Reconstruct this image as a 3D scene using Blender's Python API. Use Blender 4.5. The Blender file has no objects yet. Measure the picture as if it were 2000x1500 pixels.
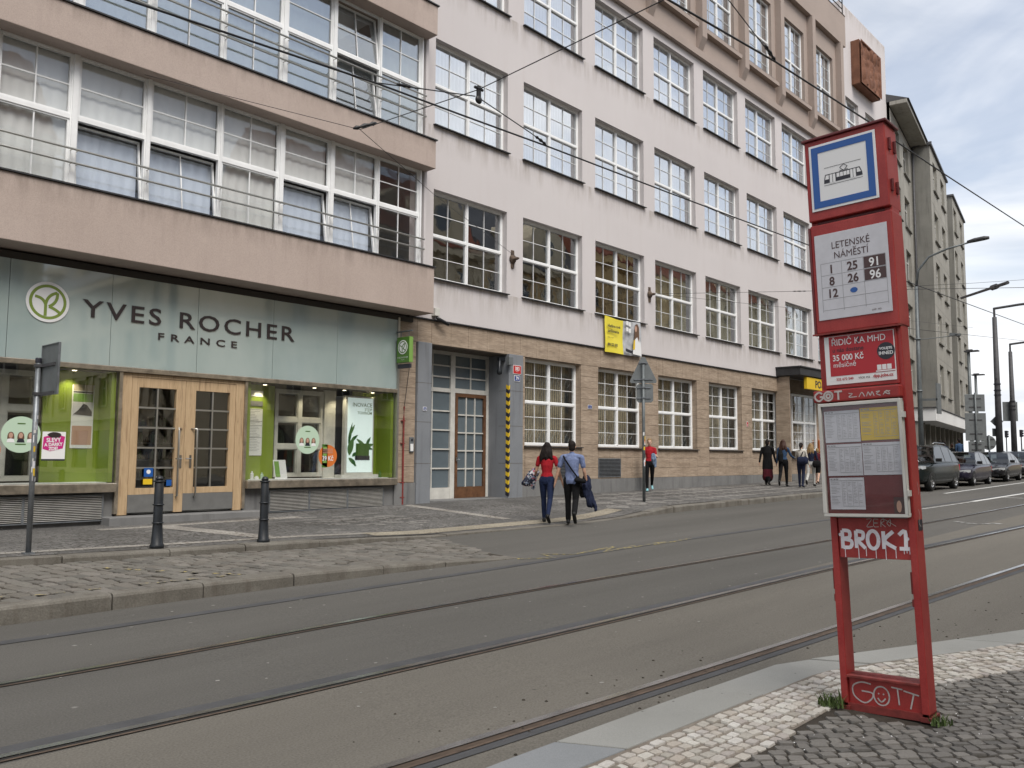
import bpy, bmesh, math, random
from mathutils import Vector, Matrix
R = math.radians
rnd = random.Random(7)
S = bpy.context.scene
COL = S.collection
# ------------------------------------------------------------ camera
FPX = 1668.0                                   # focal length in pixels of a 2000 px wide frame
_ex = Vector((1512, 152, FPX)).normalized()    # street direction seen by the camera (x right, y down, z forward)
_ez = Vector((130, -19600, FPX)); _ez = (_ez - _ex * _ez.dot(_ex)).normalized()
_ey = _ez.cross(_ex)
RW = Matrix((_ex, _ey, _ez))                   # camera axes -> world axes
CAMZ = 1.53
cam_d = bpy.data.cameras.new('camera'); cam = bpy.data.objects.new('camera', cam_d); COL.objects.link(cam)
cam_d.sensor_width = 36.0; cam_d.lens = FPX / 2000 * 36; cam_d.clip_end = 3000; cam_d.clip_start = 0.05
_m = RW @ Matrix(((1, 0, 0), (0, -1, 0), (0, 0, -1)))
cam.matrix_world = Matrix.Translation((0, 0, CAMZ)) @ _m.to_4x4()
S.camera = cam
# ------------------------------------------------------------ sky and sun
SUN_EL, SUN_AZ = R(54), R(203)                 # azimuth measured from +Y towards +X
W = bpy.data.worlds.new('World'); S.world = W; W.use_nodes = True
nt = W.node_tree; nt.nodes.clear()
def N(t, kind, **kw):
    n = t.nodes.new(kind)
    for k, v in kw.items():
        if k == 'i':
            for a, b in v.items(): n.inputs[a].default_value = b
        else: setattr(n, k, v)
    return n
sky = N(nt, 'ShaderNodeTexSky', sky_type='NISHITA', sun_disc=False, sun_elevation=SUN_EL, sun_rotation=SUN_AZ, dust_density=2.0, ozone_density=1.5)
tc = N(nt, 'ShaderNodeTexCoord')
mp = N(nt, 'ShaderNodeMapping', i={'Scale': (1.0, 1.0, 2.6), 'Location': (0.35, 0.1, 0.2), 'Rotation': (0.0, 0.25, 0.5)})
nz = N(nt, 'ShaderNodeTexNoise', i={'Scale': 1.9, 'Detail': 6.0, 'Roughness': 0.52, 'Distortion': 0.5})
rp = N(nt, 'ShaderNodeValToRGB'); rp.color_ramp.elements[0].position = 0.38; rp.color_ramp.elements[1].position = 0.52
rp.color_ramp.elements[0].color = (0.42, 0.42, 0.42, 1); rp.color_ramp.elements[1].color = (0.98, 0.98, 0.98, 1)
mx = N(nt, 'ShaderNodeMix', data_type='RGBA'); mx.inputs['B'].default_value = (1, 1, 1, 1)
bg = N(nt, 'ShaderNodeBackground', i={'Strength': 0.077}); wo = N(nt, 'ShaderNodeOutputWorld')
L = nt.links.new
L(tc.outputs['Generated'], mp.inputs['Vector']); L(mp.outputs['Vector'], nz.inputs['Vector']); L(nz.outputs['Fac'], rp.inputs['Fac'])
# cloud tone: bright tops and grey undersides
nz2 = N(nt, 'ShaderNodeTexNoise', i={'Scale': 3.1, 'Detail': 7.0, 'Roughness': 0.55, 'Distortion': 0.8}); rp2 = N(nt, 'ShaderNodeValToRGB'); rp2.color_ramp.elements[0].position = 0.3; rp2.color_ramp.elements[1].position = 0.68
rp2.color_ramp.elements[0].color = (4.3, 4.6, 5.1, 1); rp2.color_ramp.elements[1].color = (7.6, 7.65, 7.75, 1)
L(mp.outputs['Vector'], nz2.inputs['Vector']); L(nz2.outputs['Fac'], rp2.inputs['Fac']); L(rp2.outputs['Color'], mx.inputs['B'])
L(rp.outputs['Color'], mx.inputs['Factor']); L(sky.outputs['Color'], mx.inputs['A']); L(mx.outputs['Result'], bg.inputs['Color']); L(bg.outputs['Background'], wo.inputs['Surface'])
sun_d = bpy.data.lights.new('sun', 'SUN'); sun_d.energy = 1.5; sun_d.angle = R(34); sun_d.color = (1.0, 0.95, 0.88)
sun = bpy.data.objects.new('sun', sun_d); COL.objects.link(sun)
_sd = Vector((math.sin(SUN_AZ) * math.cos(SUN_EL), math.cos(SUN_AZ) * math.cos(SUN_EL), math.sin(SUN_EL)))
sun.rotation_euler = _sd.to_track_quat('Z', 'Y').to_euler(); sun.location = (-10, -20, 30)
V = S.view_settings; V.view_transform = 'Standard'; V.look = 'None'; V.exposure = 1.08; V.gamma = 1.0; V.use_curve_mapping = False
S.cycles.use_denoising = True; S.cycles.max_bounces = 8; S.cycles.transparent_max_bounces = 16
S.cycles.caustics_reflective = False; S.cycles.caustics_refractive = False; S.cycles.sample_clamp_indirect = 6.0
# ------------------------------------------------------------ rays: pixel of the 2000x1500 photograph -> point of the place
def ray(x, y): return RW @ Vector((x - 1000, y - 750, FPX))
def onY(x, y, Y): d = ray(x, y); return Vector((0, 0, CAMZ)) + d * (Y / d.y)
def onZ(x, y, Z): d = ray(x, y); return Vector((0, 0, CAMZ)) + d * ((Z - CAMZ) / d.z)
def lin(t, x):
    if x <= t[0][0]: return t[0][1]
    for (a, p), (b, q) in zip(t, t[1:]):
        if x <= b: return p + (q - p) * (x - a) / (b - a)
    return t[-1][1]
def road_z(X): return 0.011 * min(max(0.0, X - 3.0), 90.0)
KERB_T = [(-20, .45), (3.5, .285), (6, .235), (8, .2), (10.5, .115), (14.3, .135), (16.3, .172), (18.6, .33), (28, .43), (40, .56), (62, .85), (100, 1.2)]
BASE_T = [(-20, .25), (6.6, .29), (9.2, .34), (15, .42), (17.5, .44), (26.5, .51), (38, .66), (62, .95), (100, 1.3)]
YK, YF = 11.35, 15.5                           # far kerb edge, facade plane
def pave_z(X, Y):
    a, b = lin(KERB_T, X), lin(BASE_T, X); t = min(max((Y - YK) / (YF - YK), 0), 1.15)
    return a + (b - a) * t
def near_z(X): return road_z(X) + 0.075
def on_ground(x, y, f):
    X, Y = 8.0, 8.0
    for _ in range(40):
        p = onZ(x, y, f(X, Y)); X, Y = p.x, p.y
    return p
# ------------------------------------------------------------ materials
MATS = {}
def mk(name):
    m = bpy.data.materials.new(name); m.use_nodes = True; MATS[name] = m
    t = m.node_tree; b = t.nodes['Principled BSDF']; return m, t, b
def coords(t, scale=(1, 1, 1), space='pos'):
    if space == 'pos': s = N(t, 'ShaderNodeNewGeometry').outputs['Position']
    else: s = N(t, 'ShaderNodeTexCoord').outputs['Object']
    m = N(t, 'ShaderNodeMapping', i={'Scale': scale}); t.links.new(s, m.inputs['Vector']); return m.outputs['Vector']
def noise(t, vec, scale, detail=4, rough=.55, dist=0):
    n = N(t, 'ShaderNodeTexNoise', i={'Scale': scale, 'Detail': detail, 'Roughness': rough, 'Distortion': dist}); t.links.new(vec, n.inputs['Vector']); return n.outputs['Fac']
def ramp(t, fac, a, b, c0=(0, 0, 0, 1), c1=(1, 1, 1, 1)):
    r = N(t, 'ShaderNodeValToRGB'); e = r.color_ramp.elements; e[0].position = a; e[1].position = b; e[0].color = c0; e[1].color = c1
    t.links.new(fac, r.inputs['Fac']); return r.outputs['Color']
def mixc(t, fac, A, B, mode='MIX'):
    m = N(t, 'ShaderNodeMix', data_type='RGBA', blend_type=mode)
    for k, v in (('Factor', fac), ('A', A), ('B', B)):
        if isinstance(v, bpy.types.NodeSocket): t.links.new(v, m.inputs[k])
        elif k == 'Factor': m.inputs[k].default_value = v
        else: m.inputs[k].default_value = (*v[:3], 1)
    return m.outputs['Result']
def bump(t, b, h, strength, dist=.01):
    n = N(t, 'ShaderNodeBump', i={'Strength': strength, 'Distance': dist}); t.links.new(h, n.inputs['Height']); t.links.new(n.outputs['Normal'], b.inputs['Normal'])
def plain(name, c, rough=.5, metal=0.0, spec=.5, var=0.0, vs=6, coat=0.0, emit=None):
    m, t, b = mk(name); b.inputs['Base Color'].default_value = (*c, 1); b.inputs['Roughness'].default_value = rough; b.inputs['Metallic'].default_value = metal
    b.inputs['Specular IOR Level'].default_value = spec; b.inputs['Coat Weight'].default_value = coat
    if var:
        f = noise(t, coords(t), vs, 5, .6); d = tuple(max(0, x * (1 - var)) for x in c); e = tuple(min(1, x * (1 + var)) for x in c)
        t.links.new(mixc(t, ramp(t, f, .3, .7), d, e), b.inputs['Base Color'])
    if emit: b.inputs['Emission Color'].default_value = (*c, 1); b.inputs['Emission Strength'].default_value = emit
    return m
def rough_mat(name, c1, c2, scale=3, fine=60, rough=.85, bmp=.3, bdist=.004, streak=None, sc=(1, 1, 1), specks=None, spec=.3, stain=None, grain=.35, fsc=(1, 1, 1)):
    """two-tone weathered surface: broad patches, fine grain, optional vertical stains and specks"""
    m, t, b = mk(name); v = coords(t, sc)
    base = mixc(t, ramp(t, noise(t, v, scale, 5, .6), .32, .68), c1, c2)
    fn = noise(t, coords(t, fsc), fine, 3, .6)
    base = mixc(t, grain, base, ramp(t, fn, .25, .75, (.25, .25, .25, 1), (1, 1, 1, 1)), 'MULTIPLY') if bmp else base
    if streak:
        col, amt = streak
        s = ramp(t, noise(t, coords(t, (3.2, 3.2, .28)), 1.6, 5, .62), .52, .74); k = N(t, 'ShaderNodeMath', operation='MULTIPLY', i={1: amt}); t.links.new(s, k.inputs[0])
        base = mixc(t, k.outputs[0], base, col)
    if stain:
        col, amt, zs = stain; z = N(t, 'ShaderNodeSeparateXYZ'); t.links.new(coords(t), z.inputs[0]); g = None
        for ztop, reach in zs:                  # rain-washed dirt that hangs below each ledge
            mr = N(t, 'ShaderNodeMapRange', i={1: ztop - reach, 2: ztop, 3: 0.0, 4: 1.0}); t.links.new(z.outputs['Z'], mr.inputs[0]); lt = N(t, 'ShaderNodeMath', operation='LESS_THAN', i={1: ztop + .01}); t.links.new(z.outputs['Z'], lt.inputs[0])
            ml_ = N(t, 'ShaderNodeMath', operation='MULTIPLY'); t.links.new(mr.outputs[0], ml_.inputs[0]); t.links.new(lt.outputs[0], ml_.inputs[1])
            if g is None: g = ml_.outputs[0]
            else: mxm = N(t, 'ShaderNodeMath', operation='MAXIMUM'); t.links.new(g, mxm.inputs[0]); t.links.new(ml_.outputs[0], mxm.inputs[1]); g = mxm.outputs[0]
        sn = ramp(t, noise(t, coords(t, (2.2, 2.2, .35)), 1.9, 6, .66), .42, .72); k2 = N(t, 'ShaderNodeMath', operation='MULTIPLY'); t.links.new(sn, k2.inputs[0]); t.links.new(g, k2.inputs[1]); k3 = N(t, 'ShaderNodeMath', operation='MULTIPLY', i={1: amt}); t.links.new(k2.outputs[0], k3.inputs[0])
        base = mixc(t, k3.outputs[0], base, col)
    if specks:
        col, sz, th = specks
        vo = N(t, 'ShaderNodeTexVoronoi', i={'Scale': sz}); t.links.new(coords(t), vo.inputs['Vector'])
        base = mixc(t, ramp(t, vo.outputs['Distance'], th, th + .05, (1, 1, 1, 1), (0, 0, 0, 1)), base, col)
    t.links.new(base, b.inputs['Base Color']); b.inputs['Roughness'].default_value = rough; b.inputs['Specular IOR Level'].default_value = spec
    if bmp: bump(t, b, fn, bmp, bdist)
    return m
def glass_mat(name, f0=.06, tint=(.9, .92, .92), wav=.04, rough=0.0):
    """thin glass: mirror by Schlick's law on each face, clear otherwise"""
    m = bpy.data.materials.new(name); m.use_nodes = True; MATS[name] = m; t = m.node_tree; t.nodes.clear()
    o = N(t, 'ShaderNodeOutputMaterial'); tr = N(t, 'ShaderNodeBsdfTransparent'); tr.inputs[0].default_value = (*tint, 1)
    gl = N(t, 'ShaderNodeBsdfAnisotropic'); gl.inputs['Roughness'].default_value = rough; gl.inputs['Color'].default_value = (.95, .97, 1, 1)
    ge = N(t, 'ShaderNodeNewGeometry'); dp = N(t, 'ShaderNodeVectorMath', operation='DOT_PRODUCT'); t.links.new(ge.outputs['Normal'], dp.inputs[0]); t.links.new(ge.outputs['Incoming'], dp.inputs[1])
    prev = dp.outputs['Value']
    for op, k in (('ABSOLUTE', None), ('SUBTRACT', 1.0), ('POWER', 5.0), ('MULTIPLY_ADD', None)):
        n = N(t, 'ShaderNodeMath', operation=op, use_clamp=(op != 'ABSOLUTE'))
        if op == 'SUBTRACT': n.inputs[0].default_value = 1.0; t.links.new(prev, n.inputs[1])
        else:
            t.links.new(prev, n.inputs[0])
            if op == 'POWER': n.inputs[1].default_value = 5.0
            if op == 'MULTIPLY_ADD': n.inputs[1].default_value = 1 - f0; n.inputs[2].default_value = f0
        prev = n.outputs[0]
    mxs = N(t, 'ShaderNodeMixShader')
    if wav:
        bn = N(t, 'ShaderNodeBump', i={'Strength': wav, 'Distance': .05}); t.links.new(noise(t, coords(t), 1.7, 2, .5), bn.inputs['Height']); t.links.new(bn.outputs['Normal'], gl.inputs['Normal'])
    t.links.new(prev, mxs.inputs[0]); t.links.new(tr.outputs[0], mxs.inputs[1]); t.links.new(gl.outputs[0], mxs.inputs[2]); t.links.new(mxs.outputs[0], o.inputs[0])
    return m
def M(n): return MATS[n]
# ------------------------------------------------------------ mesh builder
class MB:
    def __init__(s): s.v = []; s.f = []; s.m = []
    def face(s, pts, mi=0):
        k = len(s.v); s.v += [tuple(p) for p in pts]; s.f.append(tuple(range(k, k + len(pts)))); s.m.append(mi); return s
    def box(s, x0, x1, y0, y1, z0, z1, mi=0):
        k = len(s.v); s.v += [(x0, y0, z0), (x1, y0, z0), (x1, y1, z0), (x0, y1, z0), (x0, y0, z1), (x1, y0, z1), (x1, y1, z1), (x0, y1, z1)]
        for f in ((0, 3, 2, 1), (4, 5, 6, 7), (0, 1, 5, 4), (1, 2, 6, 5), (2, 3, 7, 6), (3, 0, 4, 7)): s.f.append(tuple(k + i for i in f)); s.m.append(mi)
        return s
    def prism(s, poly, d, mi=0):
        """closed polygon of 3D points swept by vector d"""
        n = len(poly); k = len(s.v); d = Vector(d); s.v += [tuple(Vector(p)) for p in poly] + [tuple(Vector(p) + d) for p in poly]
        s.f.append(tuple(range(k, k + n))[::-1]); s.f.append(tuple(range(k + n, k + 2 * n))); s.m += [mi, mi]
        for i in range(n): j = (i + 1) % n; s.f.append((k + i, k + j, k + n + j, k + n + i)); s.m.append(mi)
        return s
    def loft(s, rings, mi=0, cap=True, close=True):
        k = len(s.v); n = len(rings[0])
        for r in rings: s.v += [tuple(p) for p in r]
        for a in range(len(rings) - 1):
            for i in range(n if close else n - 1):
                j = (i + 1) % n; s.f.append((k + a * n + i, k + a * n + j, k + (a + 1) * n + j, k + (a + 1) * n + i)); s.m.append(mi)
        if cap: s.f.append(tuple(range(k, k + n))[::-1]); s.f.append(tuple(range(k + (len(rings) - 1) * n, k + len(rings) * n))); s.m += [mi, mi]
        return s
    def tube(s, pts, r, n=8, mi=0, cap=True):
        pts = [Vector(p) for p in pts]; rs = r if isinstance(r, (list, tuple)) else [r] * len(pts); rings = []
        for i, p in enumerate(pts):
            d = (pts[min(i + 1, len(pts) - 1)] - pts[max(i - 1, 0)]).normalized()
            u = d.cross(Vector((0, 0, 1)));  u = u if u.length > .05 else d.cross(Vector((1, 0, 0))); u.normalize(); w = d.cross(u)
            rings.append([p + (u * math.cos(2 * math.pi * k / n) + w * math.sin(2 * math.pi * k / n)) * rs[i] for k in range(n)])
        return s.loft(rings, mi, cap)
    def lathe(s, prof, c=(0, 0, 0), n=16, mi=0, axis='z', cap=True):
        rings = []
        for r, h in prof:
            ring = []
            for k in range(n):
                a = 2 * math.pi * k / n; q = (r * math.cos(a), r * math.sin(a), h)
                if axis == 'y': q = (q[0], q[2], q[1])
                if axis == 'x': q = (q[2], q[0], q[1])
                ring.append(Vector(q) + Vector(c))
            rings.append(ring)
        return s.loft(rings, mi, cap)
    def strip(s, pts, w, z=0, mi=0, nrm=(0, 0, 1)):
        """flat ribbon of width w along 3D points"""
        pts = [Vector(p) for p in pts]; nrm = Vector(nrm); A = []; B = []
        for i, p in enumerate(pts):
            d = (pts[min(i + 1, len(pts) - 1)] - pts[max(i - 1, 0)]).normalized(); u = nrm.cross(d).normalized() * (w / 2); A.append(p + u + nrm * z); B.append(p - u + nrm * z)
        for i in range(len(pts) - 1): s.face([B[i], B[i + 1], A[i + 1], A[i]], mi)
        return s
    def mesh(s, name):
        me = bpy.data.meshes.new(name); me.from_pydata(s.v, [], s.f); me.polygons.foreach_set('material_index', s.m); me.update(); return me
    def build(s, name, mats, parent=None, smooth=False, bevel=0.0, loc=None, weld=True):
        me = s.mesh(name)
        bm = bmesh.new(); bm.from_mesh(me)
        if weld: bmesh.ops.remove_doubles(bm, verts=bm.verts, dist=1e-5)
        bmesh.ops.recalc_face_normals(bm, faces=bm.faces); bm.to_mesh(me); bm.free()
        return put(name, me, mats, parent, smooth, bevel, loc)
def put(name, me, mats, parent=None, smooth=False, bevel=0.0, loc=None):
    for m in (mats if isinstance(mats, (list, tuple)) else [mats]): me.materials.append(M(m) if isinstance(m, str) else m)
    o = bpy.data.objects.new(name, me); COL.objects.link(o)
    if smooth: me.polygons.foreach_set('use_smooth', [True] * len(me.polygons))
    if bevel:
        b = o.modifiers.new('bevel', 'BEVEL'); b.width = bevel; b.segments = 2; b.limit_method = 'ANGLE'; b.angle_limit = R(40)
    if loc is not None: o.location = loc
    if parent is not None: o.parent = parent
    return o
def inworld(o):
    """keep a child whose vertices are written in world coordinates where it is"""
    o.matrix_parent_inverse = Matrix.Translation(-Vector(o.parent.location)); return o
def tag(o, label, cat, group=None):
    o['label'] = label; o['category'] = cat
    if group: o['group'] = group
    return o
def struct(o, kind='structure'): o['kind'] = kind; return o
def empty(name, loc, rz=0.0, rot=None):
    o = bpy.data.objects.new(name, None); COL.objects.link(o); o.location = loc; o.rotation_euler = rot if rot else (0, 0, rz); o.empty_display_size = .1; return o
def copy_tree(o, parent=None, loc=None):
    c = o.copy(); COL.objects.link(c); c.parent = parent
    if loc is not None: c.location = loc
    for ch in list(o.children): copy_tree(ch, c)
    return c
def text_mesh(s, size, bold=0.0, ext=0.0, align='LEFT', sx=1.0, space=1.0, wsp=1.0):
    cu = bpy.data.curves.new('t', 'FONT'); cu.body = s; cu.size = size; cu.offset = bold; cu.extrude = ext; cu.align_x = align; cu.space_character = space; cu.space_word = wsp; cu.resolution_u = 3
    o = bpy.data.objects.new('t', cu); COL.objects.link(o); dg = bpy.context.evaluated_depsgraph_get(); me = bpy.data.meshes.new_from_object(o.evaluated_get(dg)); bpy.data.objects.remove(o); bpy.data.curves.remove(cu)
    if sx != 1: me.transform(Matrix.Diagonal((sx, 1, 1, 1)))
    me.materials.clear(); return me
def text(name, s, size, mat, parent, org, u, n=None, v=(0, 0, 1), **kw):
    """lettering: org = lower left (or centre) of the base line, u = reading direction, v = up"""
    me = text_mesh(s, size, **kw); u = Vector(u).normalized(); v = Vector(v).normalized(); n = u.cross(v)
    me.transform(Matrix(((u.x, v.x, n.x, org[0]), (u.y, v.y, n.y, org[1]), (u.z, v.z, n.z, org[2]), (0, 0, 0, 1))))
    return put(name, me, mat, parent)
# ------------------------------------------------------------ palette
rough_mat('pink_wall', (.675, .635, .632), (.715, .675, .67), .35, 90, .9, .12, .002, streak=((.55, .5, .48), .25), stain=((.3, .26, .22), .85, [(5.9, .8), (9.83, .7), (13.76, .7), (24.5, .8)]))
rough_mat('spandrel', (.49, .40, .352), (.54, .445, .395), .8, 80, .88, .15, .002, streak=((.33, .265, .235), .3), stain=((.16, .13, .105), .75, [(6.0, .42), (9.11, .3), (12.49, .3)]))
rough_mat('brown_band', (.40, .33, .29), (.45, .37, .325), .6, 80, .9, .1, .002)
rough_mat('travertine', (.37, .285, .21), (.53, .42, .32), 1.2, 9, .7, .7, .006, streak=((.2, .15, .11), .4), sc=(1.2, 1.2, 6), fsc=(.6, .6, 7), grain=.62)
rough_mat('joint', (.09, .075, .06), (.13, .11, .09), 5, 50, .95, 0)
rough_mat('granite', (.19, .19, .19), (.25, .25, .245), 1.5, 160, .75, .25, .002, streak=((.07, .07, .07), .6))
rough_mat('granite_blue', (.225, .24, .26), (.27, .285, .305), 1.2, 160, .6, .2, .002, streak=((.1, .1, .11), .5))
rough_mat('asphalt', (.116, .111, .101), (.158, .151, .138), .45, 75, .93, .8, .006, grain=.6, specks=((.3, .29, .27), 2.3, .01), spec=.25, sc=(.16, 1.5, 1))
rough_mat('asphalt_near', (.165, .153, .132), (.215, .199, .171), .55, 80, .93, .8, .006, grain=.6, specks=((.06, .055, .05), 3.2, .017), spec=.25, sc=(.16, 1.5, 1))
rough_mat('seal', (.07, .071, .074), (.1, .101, .105), 2.5, 120, .7, .3, .002)
rough_mat('kerb', (.15, .138, .118), (.235, .22, .192), 2.2, 60, .88, .7, .005, streak=((.06, .042, .03), .65), grain=.5)
rough_mat('slab', (.3, .3, .28), (.37, .37, .35), .9, 170, .85, .25, .002, specks=((.06, .05, .05), 7, .02))
rough_mat('slab_blue', (.25, .265, .275), (.3, .31, .32), 1.2, 170, .85, .25, .002)
rough_mat('soil', (.045, .038, .03), (.08, .068, .055), 9, 90, 1, .6, .01)
rough_mat('grit', (.2, .17, .14), (.29, .255, .215), 9, 90, 1, .6, .01)
def sett_mat(name, cols, amp=.2):
    m, t, b = mk(name); oi = N(t, 'ShaderNodeObjectInfo'); at = N(t, 'ShaderNodeAttribute', attribute_name='rnd')
    ad = N(t, 'ShaderNodeMath', operation='ADD'); t.links.new(oi.outputs['Random'], ad.inputs[0]); t.links.new(at.outputs['Fac'], ad.inputs[1])
    fr = N(t, 'ShaderNodeMath', operation='FRACT'); t.links.new(ad.outputs[0], fr.inputs[0])
    r = N(t, 'ShaderNodeValToRGB'); e = r.color_ramp.elements; e[0].color = (*cols[0], 1); e[1].color = (*cols[-1], 1)
    for k, c in enumerate(cols[1:-1]): q = e.new((k + 1) / (len(cols) - 1)); q.color = (*c, 1)
    t.links.new(fr.outputs[0], r.inputs['Fac']); f = noise(t, coords(t), 70, 4, .65)
    t.links.new(mixc(t, .5, r.outputs['Color'], ramp(t, f, .25, .7, (.45, .43, .4, 1), (1, 1, 1, 1)), 'MULTIPLY'), b.inputs['Base Color']); b.inputs['Roughness'].default_value = .8; b.inputs['Specular IOR Level'].default_value = .3
    bump(t, b, f, .5, .004)
sett_mat('sett_white', [(.36, .33, .285), (.62, .6, .55), (.46, .41, .355), (.55, .52, .47), (.42, .38, .35), (.66, .64, .6)])
sett_mat('sett_dark', [(.125, .12, .112), (.22, .208, .19), (.155, .146, .134), (.25, .236, .216), (.135, .128, .12)])
sett_mat('sett_bay', [(.13, .124, .112), (.19, .18, .16), (.155, .142, .124), (.215, .2, .18), (.135, .128, .116)])
def mosaic_mat(name, c1, c2, cj, sc, ang=0.0):
    m, t, b = mk(name); v = coords(t); mp = N(t, 'ShaderNodeMapping', i={'Rotation': (0, 0, ang)}); t.links.new(v, mp.inputs['Vector'])
    vo = N(t, 'ShaderNodeTexVoronoi', feature='DISTANCE_TO_EDGE', i={'Scale': sc, 'Randomness': .55}); t.links.new(mp.outputs['Vector'], vo.inputs['Vector'])
    vc = N(t, 'ShaderNodeTexVoronoi', i={'Scale': sc, 'Randomness': .55}); t.links.new(mp.outputs['Vector'], vc.inputs['Vector'])
    sp = N(t, 'ShaderNodeSeparateColor'); t.links.new(vc.outputs['Color'], sp.inputs[0])
    col = mixc(t, sp.outputs[0], c1, c2); col = mixc(t, ramp(t, noise(t, v, .7, 4), .35, .7), col, tuple(x * .72 for x in c1))
    e = ramp(t, vo.outputs['Distance'], .02, .09); t.links.new(mixc(t, e, cj, col), b.inputs['Base Color']); b.inputs['Roughness'].default_value = .85; b.inputs['Specular IOR Level'].default_value = .3
    bump(t, b, e, .6, .008)
mosaic_mat('mosaic', (.12, .117, .112), (.215, .207, .197), (.055, .05, .045), 11)
mosaic_mat('mosaic_light', (.3, .285, .26), (.42, .4, .365), (.14, .12, .1), 12)
mosaic_mat('mosaic_mid', (.22, .213, .2), (.32, .308, .288), (.08, .07, .062), 11)
mosaic_mat('tactile', (.33, .3, .235), (.43, .39, .31), (.15, .12, .09), 14)
plain('white_frame', (.86, .87, .87), .35, var=.06, vs=3)
plain('white_old', (.58, .57, .53), .55, var=.14, vs=4)
plain('bars', (.85, .86, .86), .4)
plain('black_sheet', (.025, .025, .027), .5, var=.3)
plain('steel_pipe', (.55, .54, .5), .35, .9)
plain('chrome_trim', (.5, .44, .36), .28, .85, var=.35, vs=5)
plain('curtain', (.74, .75, .74), .9, var=.04, vs=2)
plain('curtain_blue', (.6, .66, .76), .9, var=.06, vs=2)
plain('curtain_beige', (.62, .53, .4), .9, var=.18, vs=3)
plain('room', (.24, .235, .22), .9)
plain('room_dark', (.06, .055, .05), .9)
glass_mat('glass', .27, (.85, .88, .88), .05)
plain('blind', (.88, .89, .88), .9, var=.03, vs=2)
glass_mat('glass_upper', .52, (.97, .98, .98), .04)
glass_mat('glass_bay', .05, (.985, .99, .99), .04)
glass_mat('glass_shop', .09, (.97, .98, .97), .006)
glass_mat('glass_clear', .03, (.98, .98, .98), 0)
m_, t_, b_ = mk('fascia'); b_.inputs['Base Color'].default_value = (.25, .36, .36, 1)
t_.links.new(mixc(t_, ramp(t_, noise(t_, coords(t_, (1, 1, .5)), .9, 4), .3, .7), (.32, .41, .4), (.42, .5, .485)), b_.inputs['Base Color'])
b_.inputs['Roughness'].default_value = .5; b_.inputs['Coat Weight'].default_value = 1.0; b_.inputs['Coat Roughness'].default_value = .04; b_.inputs['Coat IOR'].default_value = 2.4
plain('letter_dark', (.035, .025, .025), .4)
plain('sign_white', (.8, .8, .8), .4)
plain('leaf_green', (.2, .28, .05), .45)
m_, t_, b_ = mk('oak')
gv = coords(t_, (14, 14, .9)); gn = noise(t_, gv, 2.5, 6, .65, .6); wr = ramp(t_, noise(t_, coords(t_, (6, 6, .5)), 2.2, 5, .7), .54, .68)
oc = mixc(t_, ramp(t_, gn, .3, .7), (.42, .29, .165), (.56, .41, .25)); oc = mixc(t_, N(t_, 'ShaderNodeMath', operation='MULTIPLY', i={1: .6}).outputs[0], oc, (.15, .075, .035))
mm = [n for n in t_.nodes if n.type == 'MATH'][-1]; t_.links.new(wr, mm.inputs[0]); t_.links.new(oc, b_.inputs['Base Color']); b_.inputs['Roughness'].default_value = .5; bump(t_, b_, gn, .2, .003)
plain('brown_wood', (.13, .062, .03), .5, var=.3, vs=8)
plain('frosted', (.16, .185, .2), .3, var=.15, vs=2)
plain('grey_panel', (.15, .15, .145), .5, var=.12)
plain('green_panel', (.22, .3, .03), .4, var=.06, vs=2)
plain('green_dark', (.06, .14, .02), .45)
rough_mat('red_paint', (.33, .024, .024), (.46, .06, .052), 3, 120, .45, .12, .001, streak=((.2, .016, .016), .55), specks=((.16, .05, .035), 26, .035), spec=.4)
plain('red_dark', (.13, .018, .02), .45, var=.2)
plain('red_rust', (.2, .03, .025), .7, var=.35, vs=14)
plain('blue_sign', (.012, .09, .34), .4)
plain('ink', (.02, .02, .03), .5)
plain('ink_brown', (.07, .035, .035), .5)
plain('ink_grey', (.3, .3, .31), .6)
plain('paper', (.6, .6, .64), .7, var=.05, vs=20)
plain('paper_white', (.8, .8, .79), .6)
plain('paper_yellow', (.62, .42, .015), .6, var=.06)
plain('yellow', (.75, .5, .02), .5)
plain('orange', (.65, .17, .03), .5)
plain('mint', (.5, .65, .5), .5)
plain('magenta', (.55, .02, .2), .5)
plain('skin_print', (.5, .3, .22), .6)
plain('hair_print', (.13, .07, .04), .6)
plain('spray_white', (.8, .76, .8), .6, var=.12, vs=30)
plain('chalk', (.5, .45, .43), .8, var=.2, vs=40)
plain('cast_iron', (.012, .015, .019), .42, var=.25)
plain('galv', (.2, .215, .23), .45, .5, var=.25, vs=9)
plain('sign_back', (.17, .185, .19), .55, .3, var=.12)
plain('pole_grey', (.12, .135, .14), .5, .2, var=.2)
plain('pole_dark', (.06, .06, .065), .6, var=.25)
plain('wire', (.012, .012, .014), .5)
plain('steel', (.5, .495, .49), .24, 1.0, var=.25, vs=3)
plain('rust', (.1, .07, .05), .85, var=.4, vs=12)
plain('groove', (.02, .018, .016), .9)
m_, t_, b_ = mk('paint_white'); b_.inputs['Base Color'].default_value = (.62, .62, .6, 1); b_.inputs['Roughness'].default_value = .7
def worn(name, c, under, lo, hi, sc=9):
    m, t, b = mk(name); t.links.new(mixc(t, ramp(t, noise(t, coords(t), sc, 5, .7), lo, hi), under, c), b.inputs['Base Color']); b.inputs['Roughness'].default_value = .85
worn('paint_yellow', (.42, .33, .08), (.11, .105, .09), .5, .62, 14)
worn('paint_yellow_stone', (.42, .33, .12), (.15, .14, .12), .5, .62, 16)
worn('paint_worn', (.5, .5, .49), (.12, .115, .105), .42, .6, 8)
rough_mat('concrete', (.32, .308, .272), (.44, .425, .38), .5, 60, .92, .2, .004, streak=((.13, .12, .1), .6))
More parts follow.
